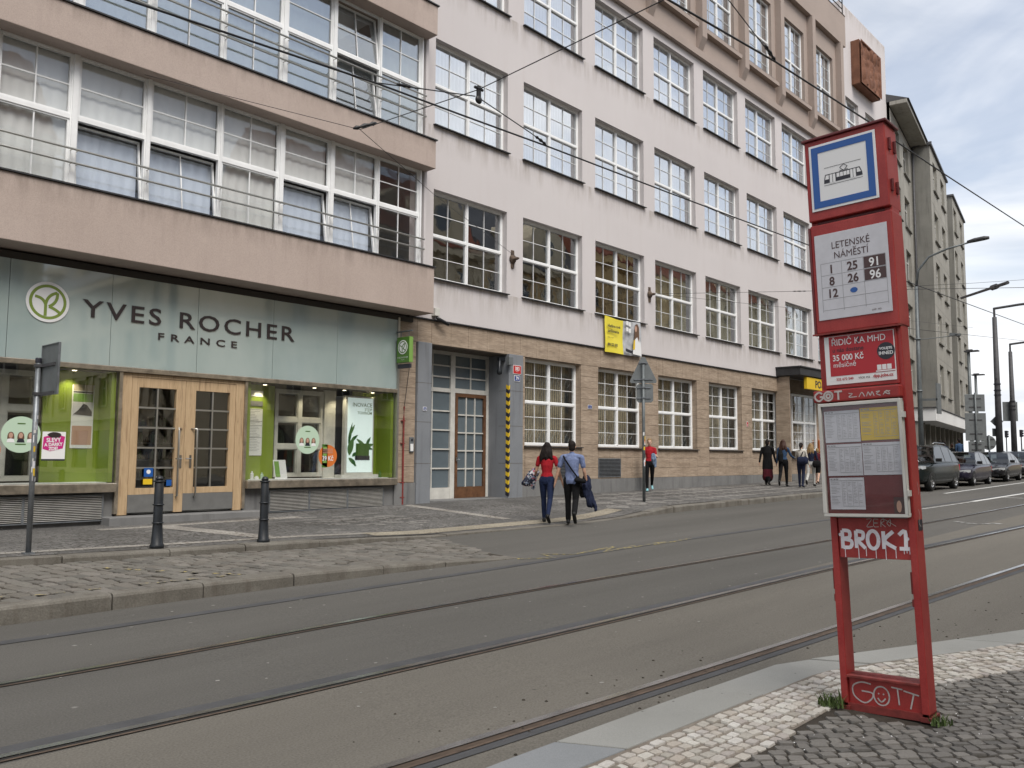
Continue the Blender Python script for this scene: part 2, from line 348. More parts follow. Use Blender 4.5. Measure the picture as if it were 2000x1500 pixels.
rough_mat('concrete_dark', (.225, .22, .2), (.31, .302, .272), .6, 60, .92, .2, .004, streak=((.09, .085, .075), .6))
rough_mat('terracotta', (.17, .075, .045), (.27, .125, .075), 1.6, 30, .8, .6, .02, streak=((.08, .035, .025), .7))
rough_mat('cream', (.5, .43, .31), (.56, .49, .36), .4, 60, .9, .1, .003)
rough_mat('ochre', (.58, .4, .18), (.66, .48, .25), .5, 60, .9, .2, .004, streak=((.22, .15, .08), .4))
rough_mat('stone_beige', (.52, .45, .32), (.62, .54, .4), .5, 60, .9, .2, .004, streak=((.2, .16, .1), .5))
rough_mat('roof_red', (.2, .06, .035), (.29, .095, .055), 2, 30, .9, .4, .01)
rough_mat('roof_grey', (.07, .07, .075), (.11, .11, .115), 1, 30, .6, .2, .01)
plain('window_dark', (.03, .035, .04), .08, spec=.8)

plain('vent_slat', (.5, .49, .46), .45, var=.15)
plain('gum', (.27, .26, .24), .9, var=.3, vs=3)
plain('rail_brown', (.075, .052, .036), .85, var=.3, vs=9)
# ============================================================ the ground
def sheet(name, xs, ys, zf, mat, parent=None, dz=0.0):
    b = MB(); nx, ny = len(xs), len(ys); b.v = [(x, y, zf(x, y) + dz) for x in xs for y in ys]
    for i in range(nx - 1):
        for j in range(ny - 1): b.f.append((i * ny + j, (i + 1) * ny + j, (i + 1) * ny + j + 1, i * ny + j + 1)); b.m.append(0)
    return b.build(name, mat, parent, weld=False)
def frange(a, b, s):
    n = max(1, round((b - a) / s)); return [a + (b - a) * i / n for i in range(n + 1)]
struct(sheet('ground', [-600, -200, -60] + frange(-20, 120, 4) + [300, 900], [-600, -150, -30, -8, 0, 8, 16, 40, 200, 900], lambda x, y: road_z(x) - .12, 'asphalt'))
# carriageway; the near track bed is a lighter, worn asphalt
struct(sheet('road', frange(-30, 130, 1), [4.78, 6.4, 8, 10, 11.5, 12.2], lambda x, y: road_z(x), 'asphalt'))
struct(sheet('road_near_lane', frange(-30, 130, 1), [-30, -8, 0, 1.5, 3, 4.78], lambda x, y: road_z(x), 'asphalt_near'))
# far pavement
KLINE = [(-20, YK), (10.7, YK - .02), (14.4, YK - .22), (16.6, YK - .1), (19.5, YK + .06), (28, YK + .05), (60, YK + .4), (66, YK + .6), (100, YK + 1.2)]
pv = struct(sheet('pavement', frange(-20, 100, .25), [0, .15, .3, .5, .7, .88, 1.3], lambda x, y: 0, 'mosaic'))
for v in pv.data.vertices: x, t = v.co.x, v.co.y; a_ = lin(KLINE, x) + .22; v.co.y = a_ + (15.9 - a_) * t; v.co.z = pave_z(x, v.co.y)
def on_pave(x, y): return on_ground(x, y, lambda X, Y: pave_z(X, Y))
def pave_strip(name, pts, w, mat, dz=.004, sub=8):
    P = []
    for a, b in zip(pts, pts[1:]):
        for k in range(sub): t = k / sub; P.append((a[0] + (b[0] - a[0]) * t, a[1] + (b[1] - a[1]) * t))
    P.append(pts[-1]); o = struct(MB().strip([(x, y, 0) for x, y in P], w, 0).build(name, mat))
    for v in o.data.vertices: v.co.z = pave_z(v.co.x, v.co.y) + dz
    return o
pave_strip('pavement_band', [(-6, 11.98), (9.6, 11.98)], .22, 'mosaic_light', .005, 30)
pave_strip('pavement_band', [(6.0, 14.62), (9.9, 14.62)], .26, 'mosaic_light', .005, 12)
pave_strip('pavement_band', [(7.05, 14.5), (7.6, 12.08)], .4, 'mosaic_light', .006, 8)
pave_strip('pavement_band', [(13.3, 15.3), (13.6, 12.4)], .3, 'mosaic_light', .006, 8)
# patched field of pale stones in front of the vents
for k in range(60):
    x, y = rnd.gauss(10.6, .75), rnd.gauss(13.6, .55); b = MB(); w, h = rnd.uniform(.08, .3), rnd.uniform(.05, .1)
    if k == 0: patch = MB()
    patch.face([(x + a * w, y + c * h, pave_z(x + a * w, y + c * h) + .003 + k * .00004) for a, c in ((-1, -.6), (.8, -1), (1, .7), (-.7, 1))])
struct(patch.build('pavement_patch', 'mosaic_mid', weld=False), 'stuff')
# tactile strip along the dropped kerb
pave_strip('tactile_paving', [(9.4, 11.82), (12, 11.8), (15.2, 11.78), (17.2, 12.15)], .42, 'tactile', .007, 12)
# lozenge field beyond the entrance: pale squares set on their corners
loz = MB()
for i in range(60):
    for j in range(4):
        cx, cy = 17.6 + i * .86 + (.43 if j % 2 else 0), 12.35 + j * .78; h = .37
        if cx < 17.3 or cx > 62: continue
        loz.face([(cx + a * h * 1.12, cy + c * h, pave_z(cx + a * h * 1.12, cy + c * h) + .005) for a, c in ((-1, 0), (0, -1), (1, 0), (0, 1))])
struct(loz.build('pavement_lozenges', 'mosaic_mid', weld=False), 'stuff')
def kerb_run(name, pts, w, hz, zbot, lens, mat, gap=.012, label=None):
    """a row of kerb stones: pts = list of (x, y) along the front edge; each stone an object of its own"""
    root = struct(empty(name, (pts[0][0], pts[0][1], 0))); seg = []; acc = [0]
    for a, b in zip(pts, pts[1:]): acc.append(acc[-1] + math.dist(a, b))
    def at(s):
        for i in range(len(pts) - 1):
            if s <= acc[i + 1] + 1e-6: t = (s - acc[i]) / (acc[i + 1] - acc[i]); return Vector((pts[i][0] + (pts[i + 1][0] - pts[i][0]) * t, pts[i][1] + (pts[i + 1][1] - pts[i][1]) * t))
        return Vector(pts[-1])
    s = 0; k = 0
    while s < acc[-1] - .2:
        l = lens[k % len(lens)] * rnd.uniform(.92, 1.08); e = min(s + l, acc[-1]); b = MB(); rings = []; n = 5
        dzs = rnd.uniform(-.008, .008); dys = rnd.uniform(-.01, .01)
        for q in range(n):
            ss = s + gap / 2 + (e - s - gap) * q / (n - 1); p = at(ss); d = (at(min(ss + .05, acc[-1])) - at(max(ss - .05, 0))).normalized(); nn = Vector((-d.y, d.x)); p = p + nn * dys
            zt, zb = hz(p.x) + dzs, zbot(p.x); zt = max(zt, zb + .012)
            c = .035 if zt - zb > .08 else .008
            prof = [(0.0, zb - .06), (.0, zt - c), (c * .35, zt - c * .35), (c, zt), (w, zt), (w, zb - .06)]
            rings.append([(p.x + nn.x * a, p.y + nn.y * a, z) for a, z in prof])
        b.loft(rings); inworld(b.build('kerb_stone', mat, root, bevel=.006)); s = e; k += 1
    return root
BAYF = [(-20, 8.35), (2.7, 8.55), (4.13, 8.6), (5.9, 8.52), (6.9, 8.5), (9.35, 8.3)]
bay_front = [(-20, .3), (2.5, .165), (6, .165), (7.5, .135), (9.3, .075)]
bay_back = [(-20, .35), (3.5, .2), (6, .15), (8, .095), (10.6, .085)]
def bay_z(X, Y): t = min(max((Y - 8.6) / (YK - 8.6), 0), 1); return lin(bay_front, X) * (1 - t) + lin(bay_back, X) * t
kerb_run('parking_bay_kerb', BAYF, .3, lambda x: lin(bay_front, x), road_z, [1.15, 1.35, 1.0], 'kerb')
kerb_run('pavement_kerb', KLINE[:-1], .26, lambda x: lin(KERB_T, x), lambda x: bay_z(x, YK) if x < 10.4 else road_z(x), [1.3, 1.5, 1.1], 'kerb')
# --- setts: octagonal cut stones; the 300 nearest of a field are objects, the rest one mass
def sett_variants(lx, ly, n=7, rnd_=.2):
    out = []
    for k in range(n):
        cs = []
        for a, c in ((-1, -1), (1, -1), (1, 1), (-1, 1)):
            cs.append(Vector((a * lx / 2 * (1 - rnd.uniform(0, rnd_)), c * ly / 2 * (1 - rnd.uniform(0, rnd_)))))
        ring = []
        for i in range(4):
            p, pr, nx = cs[i], cs[i - 1], cs[(i + 1) % 4]; t = rnd.uniform(.07, .17); ring += [p + (pr - p) * t, p + (nx - p) * t]
        tz = [rnd.uniform(-.003, .003) for _ in ring]; b = MB()
        b.loft([[(p.x, p.y, -.03) for p in ring], [(p.x, p.y, -.009 + z) for p, z in zip(ring, tz)], [(p.x * .94, p.y * .93, z) for p, z in zip(ring, tz)]], cap=False)
        b.face([(p.x * .94, p.y * .93, z) for p, z in zip(ring, tz)]); out.append(b)
    return out
def sett_field(parent, name, lx, ly, origin, ang, inside, zf, mat, xr, yr, nmax=300, cen=(0, 0)):
    vs = sett_variants(lx * .95, ly * .95); ca, sa = math.cos(ang), math.sin(ang); L_ = []
    for j in range(int(yr[0] / ly), int(yr[1] / ly)):
        off = rnd.random() * lx; i = xr[0]
        while i < xr[1]:
            step = lx * rnd.uniform(.72, 1.3); u = i + off + step / 2; v = j * ly + rnd.gauss(0, ly * .05); x, y = origin[0] + u * ca - v * sa, origin[1] + u * sa + v * ca
            if inside(x, y): L_.append((x, y, step / lx))
            i += step
    def key(q):
        v = RW.transposed() @ (Vector((q[0], q[1], zf(q[0], q[1]))) - Vector((0, 0, CAMZ)))
        vis = v.z > .3 and abs(v.x / v.z) < .62 and abs(v.y / v.z) < .47
        return (0 if vis else 1, v.length)
    L_.sort(key=key); meshes = [v.mesh(name) for v in vs]
    for me in meshes: me.materials.append(M(mat))
    rest = MB(); ra = []
    for k, (x, y, sc) in enumerate(L_):
        z = zf(x, y) + rnd.gauss(0, .0025); vi = rnd.randrange(len(vs)); a = ang + rnd.gauss(0, .075); rx, ry = rnd.gauss(0, .03), rnd.gauss(0, .03)
        mt = Matrix.Translation((x, y, z)) @ Matrix.Rotation(a, 4, 'Z') @ Matrix.Rotation(rx, 4, 'X') @ Matrix.Rotation(ry, 4, 'Y') @ Matrix.Diagonal((sc, 1, 1, 1))
        if k < nmax:
            o = bpy.data.objects.new(name, meshes[vi]); COL.objects.link(o); o.matrix_world = mt; o.parent = parent; o.matrix_parent_inverse = Matrix.Translation(-Vector(parent.location))
        else:
            q = len(rest.v); rest.v += [tuple(mt @ Vector(p)) for p in vs[vi].v]; rest.f += [tuple(q + i for i in f) for f in vs[vi].f]; rest.m += [0] * len(vs[vi].f); ra.append((len(vs[vi].f), rnd.random()))
    if rest.v:
        me = rest.mesh(name + '_mass'); at = me.attributes.new('rnd', 'FLOAT', 'FACE'); vals = []
        for n_, r_ in ra: vals += [r_] * n_
        at.data.foreach_set('value', vals); o = put(name + '_mass', me, mat, parent); inworld(o); struct(o, 'stuff')
    print(name, len(L_))
# parking bay of large setts, courses running across the bay
bay = struct(sheet('parking_bay', frange(-20, 9.6, .5), [8.62, 9.5, 10.5, YK + .02], lambda x, y: bay_z(x, y) - .007, 'soil'))
def bay_right(y): return 9.2 + (y - 8.5) * .5
sett_field(bay, 'paving_sett', .26, .165, (0, 0), R(96), lambda x, y: -3 < x < bay_right(y) and 8.72 - max(0, x - 6) * .06 < y < YK - .07, lambda x, y: bay_z(x, y) + .004, 'sett_bay', (7, 13), (-11.5, 4.5))
# yellow parking marks on the setts
yb = MB()
for a, b_, w in (((4.3, 10.6), (5.3, 8.85), .12), ((2.9, 8.95), (5.3, 8.92), .11), ((2.0, 10.4), (2.9, 9.0), .1)):
    n = 14
    for k in range(n):
        if rnd.random() < .5: continue
        p0, p1 = [Vector(a).lerp(Vector(b_), t) for t in (k / n + .01, (k + .8) / n)]; d = (p1 - p0).normalized(); q = Vector((-d.y, d.x)) * w / 2 * rnd.uniform(.5, 1)
        yb.face([(c.x, c.y, bay_z(c.x, c.y) + .012) for c in (p0 + q, p1 + q * rnd.uniform(.6, 1), p1 - q, p0 - q * rnd.uniform(.6, 1))])
struct(yb.build('bay_marking', 'paint_yellow_stone', weld=False))
# zigzag of worn yellow on the asphalt
zz = MB()
def rp_(x, y, dz=.005): p = on_ground(x, y, lambda X, Y: road_z(X)); return Vector((p.x, p.y, road_z(p.x) + dz))
za = [(1010, 1092), (1082, 1090), (1060, 1083), (1120, 1083), (1200, 1068), (1178, 1078), (1240, 1066), (1216, 1072), (1300, 1058), (1275, 1064), (1352, 1052)]
zz.strip([rp_(*p) for p in za], .09); struct(zz.build('zigzag_marking', 'paint_yellow', weld=False))
# --- tram rails
def rail_line(px, ext): 
    P = [rp_(*p, dz=0) for p in px]; d = (P[-1] - P[-2]).normalized(); d0 = (P[1] - P[0]).normalized()
    return [P[0] - d0 * 14, P[0] - d0 * 4] + P + [P[-1] + d * k for k in ext]
def smooth(P, n=10):
    """even steps along the line, corners eased"""
    Q = []
    for a, b in zip(P, P[1:]): m = max(2, int((b - a).length / .5)); Q += [a.lerp(b, k / m) for k in range(m)]
    Q.append(P[-1])
    for _ in range(12): Q = [Q[0]] + [(Q[i - 1] + Q[i] * 2 + Q[i + 1]) / 4 for i in range(1, len(Q) - 1)] + [Q[-1]]
    for p in Q: p.z = road_z(p.x)
    return Q
def rail(px, ext, seal_side=0, groove='groove', gw=.04, sw=.13):
    P = smooth(rail_line(px, ext)); b = MB()
    def off(d): 
        o = []
        for i, p in enumerate(P): t = (P[min(i + 1, len(P) - 1)] - P[max(i - 1, 0)]).normalized(); o.append(p + Vector((-t.y, t.x, 0)) * d)
        return o
    hw = .055
    b.strip(off(0), hw, .009, 0); b.strip(off(-(hw / 2 + gw / 2)), gw, .004, 1); b.strip(off(-(hw / 2 + gw + .012)), .022, .008, 2)
    o = struct(b.build('tram_rail', ['steel', groove, 'rust'], weld=False))
    if seal_side: 
        s = MB().strip(off(seal_side * (sw / 2 + (.03 if seal_side > 0 else .03 + gw + .022))), sw, .0045); struct(s.build('asphalt_seal', 'seal', weld=False))
    return P
rail([(0, 1337), (600, 1228), (1000, 1158), (1620, 1055), (1800, 1023), (2000, 986)], (20, 50))
rail([(0, 1480), (600, 1345), (1000, 1258), (1620, 1110), (1800, 1072), (2000, 1029)], (20, 60), seal_side=1)
rail([(750, 1500), (1000, 1423), (1300, 1330), (1640, 1223), (1800, 1168), (2000, 1104)], (20, 60), seal_side=-1, groove='rail_brown', gw=.05, sw=.07)
P_ = smooth(rail_line([(0, 1257), (600, 1166), (1000, 1107), (1200, 1073), (1700, 1004)], (30, 60))); struct(MB().strip(P_, .14, .005).build('asphalt_seal', 'seal', weld=False))
# --- white lines
def line(px, w, mat='paint_white', name='lane_marking', ext=0):
    P = [rp_(*p) for p in px]
    if ext: P.append(P[-1] + (P[-1] - P[-2]).normalized() * ext)
    Q = []
    for a, b in zip(P, P[1:]): Q += [a.lerp(b, k / 12) for k in range(12)]
    Q.append(P[-1])
    for q in Q: q.z = road_z(q.x) + .006
    return struct(MB().strip(Q, w).build(name, mat, weld=False))
line([(1845, 964), (2000, 942.7)], .12, ext=25)
line([(1797, 995), (1900, 980)], .12, 'paint_worn'); line([(1900, 979.8), (2000, 964)], .16, ext=20)
line([(1955, 971.5), (2000, 973.5)], .12)
for k, (a, b) in enumerate((((1868, 1019), (1885, 1021)), ((1888, 1022), (1912, 1024)), ((1915, 1024), (1935, 1023)), ((1938, 1022), (1957, 1024)))): line([a, b], .16, 'paint_worn', 'road_lettering')
# ============================================================ the near stop platform
KN = [(-12, 3.0), (3.22, 2.86), (4.5, 2.8), (5.8, 2.71), (6.31, 2.48), (7.29, 2.06), (8.21, 1.68), (12, .1), (20, -3.2)]      # slab edge towards the rails
KI = [(-12, 2.68), (3.28, 2.54), (5.8, 2.40), (6.24, 2.22), (7.13, 1.8), (7.69, 1.57), (12, -.22), (20, -3.5)]               # slab edge towards the setts
KD = [(-12, 2.1), (3.77, 1.99), (4.54, 2.0), (5.15, 1.99), (6.01, 1.7), (6.8, 1.37), (12, -.8), (20, -4.1)]                 # white setts end
plat = struct(sheet('platform', frange(-12, 20, .5), [0, .2, .4, .6, .8, 1], lambda x, y: 0, 'soil'))
for v in plat.data.vertices:
    x, t = v.co.x, v.co.y; v.co.y = -9 + (lin(KI, x) + .02 + 9) * t; v.co.z = near_z(x) - .009
struct(plat)
skerb = struct(empty('platform_kerb', (3.2, 2.7, near_z(3.2)))); sx = [-12, -9, -6, -3, -1.6, -.2, 1.1, 2.35, 3.5, 4.85, 6.06, 7.45, 8.8, 10.2, 11.6, 13, 14.5, 16, 18, 20]
for k, (a, b) in enumerate(zip(sx, sx[1:])):
    A = []; xs_ = frange(a + .008, b - .008, .3); sk = -.14
    top = [(x, lin(KN, x)) for x in xs_] + [(x + sk * 0, lin(KI, x)) for x in reversed(xs_)]
    q = MB().prism([(x + (.16 if i >= len(xs_) else -.0), y if i < len(xs_) else lin(KI, x + .16), near_z(x) - .09) for i, (x, y) in enumerate(top)], (0, 0, .09 + rnd.uniform(-.004, .003)))
    inworld(q.build('slab', 'slab_blue' if a == 2.35 or a == 1.1 else 'slab', skerb, bevel=.006))
white = struct(sheet('sett_border', frange(-12, 16, .25), [0, .5, 1], lambda x, y: 0, 'grit'))
for v in white.data.vertices: x, t = v.co.x, v.co.y; v.co.y = lin(KD, x) + .03 + (lin(KI, x) - lin(KD, x) - .03) * t; v.co.z = near_z(x) - .006
def wdir(x): return math.atan2(lin(KI, x + .2) - lin(KI, x - .2), .4)
SGX, SGY = 5.08, 1.75                          # foot of the stop sign
def under_sign(x, y): return abs(x - SGX) < .1 and abs(y - SGY) < .25
for part, (a, b, ang) in enumerate(((2.2, 5.75, R(-3)), (5.75, 11, R(-22.5)))):
    sett_field(white, 'white_sett', .082, .066, (5.75, 2.41), ang, lambda x, y, a=a, b=b: a <= x < b and lin(KD, x) + .012 < y < lin(KI, x) - .028 and not under_sign(x, y), lambda x, y: near_z(x) + .002, 'sett_white', (-4.2, 6.2), (-1.2, .5), 150)
sett_field(plat, 'dark_sett', .09, .068, (5, 1), R(-40), lambda x, y: 1.5 < x < 12 and lin(KD, x) - 2.6 < y < lin(KD, x) - .012 and not under_sign(x, y), lambda x, y: near_z(x) + .001, 'sett_dark', (-6, 8), (-5, 5))
# trodden gum and grit on the asphalt
gm = MB(); gd = MB()
for k in range(110):
    x, y = rnd.uniform(1.5, 22), rnd.uniform(2.7, 8.3)
    if k % 2: x, y = rnd.gauss(5.5, 2.2), rnd.gauss(6, 1.6)
    if not 3.4 < y < 8.2: continue
    r_ = rnd.uniform(.006, .017); n = 7; a0 = rnd.random(); gm.face([(x + r_ * rnd.uniform(.7, 1.3) * math.cos(a0 + q * 6.283 / n), y + r_ * rnd.uniform(.7, 1.3) * math.sin(a0 + q * 6.283 / n), road_z(x) + .003) for q in range(n)])
for k in range(260):
    x = rnd.uniform(2, 14); y = lin(KN, x) + abs(rnd.gauss(.1, .5)) + .03; r_ = rnd.uniform(.004, .013); gd.lathe([(r_, 0), (r_ * .7, r_ * .5), (r_ * .2, r_ * .7)], (x, y, road_z(x)), 5)
struct(gm.build('trodden_gum', 'gum', weld=False), 'stuff'); struct(gd.build('grit', 'soil', weld=False), 'stuff')
# ============================================================ windows and walls (shared builders)
def wall_open(b, x0, x1, z0, z1, Y, ops, depth, mi=0, rmi=0):
    xs = sorted({x0, x1, *[v for o in ops for v in o[:2]]}); zs = sorted({z0, z1, *[v for o in ops for v in o[2:4]]})
    xs = [x for x in xs if x0 <= x <= x1]; zs = [z for z in zs if z0 <= z <= z1]
    for i in range(len(xs) - 1):
        for j in range(len(zs) - 1):
            cx, cz = (xs[i] + xs[i + 1]) / 2, (zs[j] + zs[j + 1]) / 2
            if any(o[0] < cx < o[1] and o[2] < cz < o[3] for o in ops): continue
            b.face([(xs[i], Y, zs[j]), (xs[i + 1], Y, zs[j]), (xs[i + 1], Y, zs[j + 1]), (xs[i], Y, zs[j + 1])], mi)
    for o in ops:
        a, c, e, g = o[:4]; D = Y + depth
        b.face([(a, Y, e), (a, D, e), (a, D, g), (a, Y, g)], rmi); b.face([(c, Y, e), (c, Y, g), (c, D, g), (c, D, e)], rmi)
        b.face([(a, Y, g), (a, D, g), (c, D, g), (c, Y, g)], rmi); b.face([(a, Y, e), (c, Y, e), (c, D, e), (a, D, e)], rmi)
    return b
def ring(b, x0, x1, z0, z1, y0, y1, w, mi=0, wb=None):
    wb = wb or w
    b.box(x0, x1, y0, y1, z0, z0 + wb, mi); b.box(x0, x1, y0, y1, z1 - w, z1, mi); b.box(x0, x0 + w, y0, y1, z0 + wb, z1 - w, mi); b.box(x1 - w, x1, y0, y1, z0 + wb, z1 - w, mi)
def pane(b, x0, x1, z0, z1, y):
    """a sheet of glass with thickness, slightly out of true"""
    j = [rnd.gauss(0, .0016) for _ in range(4)]; b.prism([(x0, y + j[0], z0), (x1, y + j[1], z0), (x1, y + j[2], z1), (x0, y + j[3], z1)], (0, .006, 0))
def make_window(name, w, h, cols, rows, bars, parent=None, glass='glass', frame='white_frame', fw=.05, mw=.06, sill=True, curtain=None, bw=.015):
    """local: x right, y into the wall, z up; cols/rows = relative sizes of the sashes; bars(c, r) -> (upright, level)"""
    b = MB(); ring(b, 0, w, 0, h, 0, .09, fw); sash = []
    X = [fw + (w - 2 * fw) * sum(cols[:i]) / sum(cols) for i in range(len(cols) + 1)]; Z = [fw + (h - 2 * fw) * sum(rows[:i]) / sum(rows) for i in range(len(rows) + 1)]
    for x in X[1:-1]: b.box(x - mw / 2, x + mw / 2, -.012, .088, fw, h - fw)
    for z in Z[1:-1]:
        for i in range(len(cols)): b.box(X[i] + (mw / 2 if i else 0), X[i + 1] - (mw / 2 if i < len(cols) - 1 else 0), -.006, .086, z - mw / 2, z + mw / 2)
    bb = MB(); panes = []
    for i in range(len(cols)):
        for j in range(len(rows)):
            a, c = X[i] + (mw / 2 if i else 0), X[i + 1] - (mw / 2 if i < len(cols) - 1 else 0); e, g = Z[j] + (mw / 2 if j else 0), Z[j + 1] - (mw / 2 if j < len(rows) - 1 else 0)
            ring(b, a, c, e, g, .012, .08, .022); a += .022; c -= .022; e += .022; g -= .022
            nv, nh = bars(i, j)
            for k in range(nv): x = a + (c - a) * (k + 1) / (nv + 1); bb.box(x - bw / 2, x + bw / 2, .03, .046, e, g)
            for k in range(nh):
                z = e + (g - e) * (k + 1) / (nh + 1)
                for q in range(nv + 1):
                    xa, xb = a + (c - a) * q / (nv + 1) + (bw / 2 if q else 0), a + (c - a) * (q + 1) / (nv + 1) - (bw / 2 if q < nv else 0); bb.box(xa, xb, .031, .045, z - bw / 2, z + bw / 2)
            panes.append((a, c, e, g))
    o = b.build(name, frame, parent)
    if bb.v: bb.build('glazing_bars', 'bars', o)
    for p in panes: q = MB(); pane(q, *p, .05); q.build('pane', glass, o)
    if sill: MB().prism([(-.05, -.26, -.02), (w + .05, -.26, -.02), (w + .05, .0, .012), (-.05, .0, .012)], (0, 0, -.025)).build('sill', 'black_sheet', o)
    if curtain: drape(o, curtain[0], .05, w - .05, .03, h - .03, curtain[1])
    return o
def drape(parent, mat, x0, x1, z0, z1, y, amp=.012, pitch=.13, name='curtain'):
    b = MB(); n = max(4, int((x1 - x0) / pitch * 6)); ph = rnd.random() * 6; pts = []
    for i in range(n + 1):
        x = x0 + (x1 - x0) * i / n; pts.append((x, y + amp * math.sin(x / pitch * 6.28 + ph + .8 * math.sin(x * 3))))
    for (xa, ya), (xb, yb) in zip(pts, pts[1:]): b.face([(xa, ya, z0), (xb, yb, z0), (xb, yb, z1), (xa, ya, z1)])
    return b.build(name, mat, parent, smooth=True)
# ============================================================ the pink building with the shop and the post office
B = tag(empty('corner_building', (30, YF, 0)), 'long pale pink plastered building with shop and stone-clad post office below', 'building')
def P(b, name, mats, **kw): return inworld(b.build(name, mats, B, **kw))
C0, CP, CW = 14.18, 3.385, 2.72                # window columns: first edge, pitch, width
ops = [(C0 + CP * k, C0 + CP * k + CW, z, z + 2.26) for k in range(8) for z in (5.95, 9.88, 13.81)]
xe = [(42.0, 43.75), (44.75, 46.15)]
ops += [(a, c, z, z + 2.0) for a, c in xe for z in (5.95, 9.88, 13.81, 17.75)]
b = MB(); wall_open(b, 13.4, 48.1, 4.9, 16.4, YF, [o for o in ops if o[2] < 16], .3)
wall_open(b, 41.55, 48.1, 16.4, 24.55, YF, [o for o in ops if o[2] > 16], .3); b.face([(48.1, YF, 0), (48.1, YF + 9, 0), (48.1, YF + 9, 24.55), (48.1, YF, 24.55)]); b.face([(41.55, YF, 20), (41.55, YF, 24.55), (41.55, YF + 6, 24.55), (41.55, YF + 6, 20)])
b.face([(41.55, YF, 24.55), (48.1, YF, 24.55), (48.1, YF + 9, 24.55), (41.55, YF + 9, 24.55)])
P(b, 'wall', 'pink_wall')
P(MB().box(13.4, 33.6, YF - .05, YF + .1, 4.868, 4.9), 'drip_edge', 'black_sheet')
# upper set-out storey: brown band with brackets
YB = YF - .28
b = MB(); b4 = [(C0 + CP * k + .22, C0 + CP * k + CW - .22, 17.7, 21.05) for k in range(8)]
wall_open(b, 13.4, 41.55, 16.62, 23.6, YF - .02, b4, .25); b.box(13.4, 41.55, YF - .16, YF - .021, 16.36, 16.62)
for k in range(-1, 9):
    x = C0 + CP * k + CW + .33
    if 13.5 < x < 41.6:
        b.prism([(x - .17, YF - .021, 16.5), (x - .17, YB - .02, 17.1), (x - .17, YB - .02, 22.0), (x - .17, YF - .021, 22.0)], (.34, 0, 0)); 
for k in range(8): x = C0 + CP * k; b.box(x - .12 + .06, x + CW + .06, YB + .06, YF - .021, 17.42, 17.58)
b.box(13.4, 41.55, YB + .03, YF - .021, 22.0, 23.6); b.face([(41.55, YF - .02, 16.4), (41.55, YF + .3, 16.4), (41.55, YF + .3, 23.6), (41.55, YF - .02, 23.6)])
b.face([(13.4, YB, 23.6), (41.55, YB, 23.6), (41.55, YF + 7, 23.6), (13.4, YF + 7, 23.6)])
P(b, 'upper_band', 'brown_band')
rb = MB()
for z in (23.95, 24.25, 24.6): rb.tube([(13.6, YB + .1, z), (41.4, YB + .1, z)], .025, 6)
for k in range(15): rb.tube([(13.7 + k * 1.98, YB + .1, 23.6), (13.7 + k * 1.98, YB + .1, 24.62)], .03, 6)
P(rb, 'roof_railing', 'wire')
# windows of the three plastered storeys and of the band
W0 = {}
for nm, gl, cu in (('first', 'glass', None), ('warm', 'glass', ('curtain_beige', .22)), ('upper', 'glass_upper', ('blind', .14))):
    W0[nm] = make_window('window', CW, 2.26, [1, 1], [1, 1], lambda i, j: (1, 1), B, gl, curtain=cu)
for nm in W0: W0[nm].location = (-5, 8, 5)
def place(proto, x, y, z, used=set()):
    loc = Vector((x, y, z)) - Vector(B.location)
    if proto.name not in used: used.add(proto.name); proto.location = loc; return proto
    c = copy_tree(proto, B, loc); return c
for k in range(8):
    x = C0 + CP * k
    place(W0['warm'] if k > 2 else W0['first'], x, YF + .17, 5.95)
    place(W0['upper'], x, YF + .17, 9.88); place(W0['upper'], x, YF + .17, 13.81)
W0['tall'] = make_window('window', CW - .44, 3.35, [1, 1], [1, 1.1], lambda i, j: (1, 2), B, 'glass_upper', curtain=('blind', .14))
for k in range(8): place(W0['tall'], C0 + CP * k + .22, YF + .12, 17.7)
W0['small'] = make_window('window', 1.75, 2.0, [1, 2], [1, 1], lambda i, j: (0, 0), B, 'glass_upper', curtain=('blind', .14)); W0['narrow'] = make_window('window', 1.4, 2.0, [1, 1], [1, 1], lambda i, j: (0, 0), B, 'glass_upper', curtain=('blind', .14))
for z in (5.95, 9.88, 13.81, 17.75): place(W0['small'], 42.0, YF + .17, z); place(W0['narrow'], 44.75, YF + .17, z)
# rooms behind the glass
b = MB()
for z in (4.9, 8.9, 12.8, 16.5): b.face([(13.4, YF + .33, z), (48, YF + .33, z), (48, YF + 4, z), (13.4, YF + 4, z)])
b.face([(13.4, YF + 4, .3), (48, YF + 4, .3), (48, YF + 4, 23.5), (13.4, YF + 4, 23.5)]); b.face([(13.4, YF + .33, 21.6), (41, YF + .33, 21.6), (41, YF + 4, 21.6), (13.4, YF + 4, 21.6)])
for k in range(9): x = C0 + CP * k - .33; b.face([(x, YF + .33, .3), (x, YF + 4, .3), (x, YF + 4, 23), (x, YF + .33, 23)])
P(b, 'rooms', 'room', weld=False)
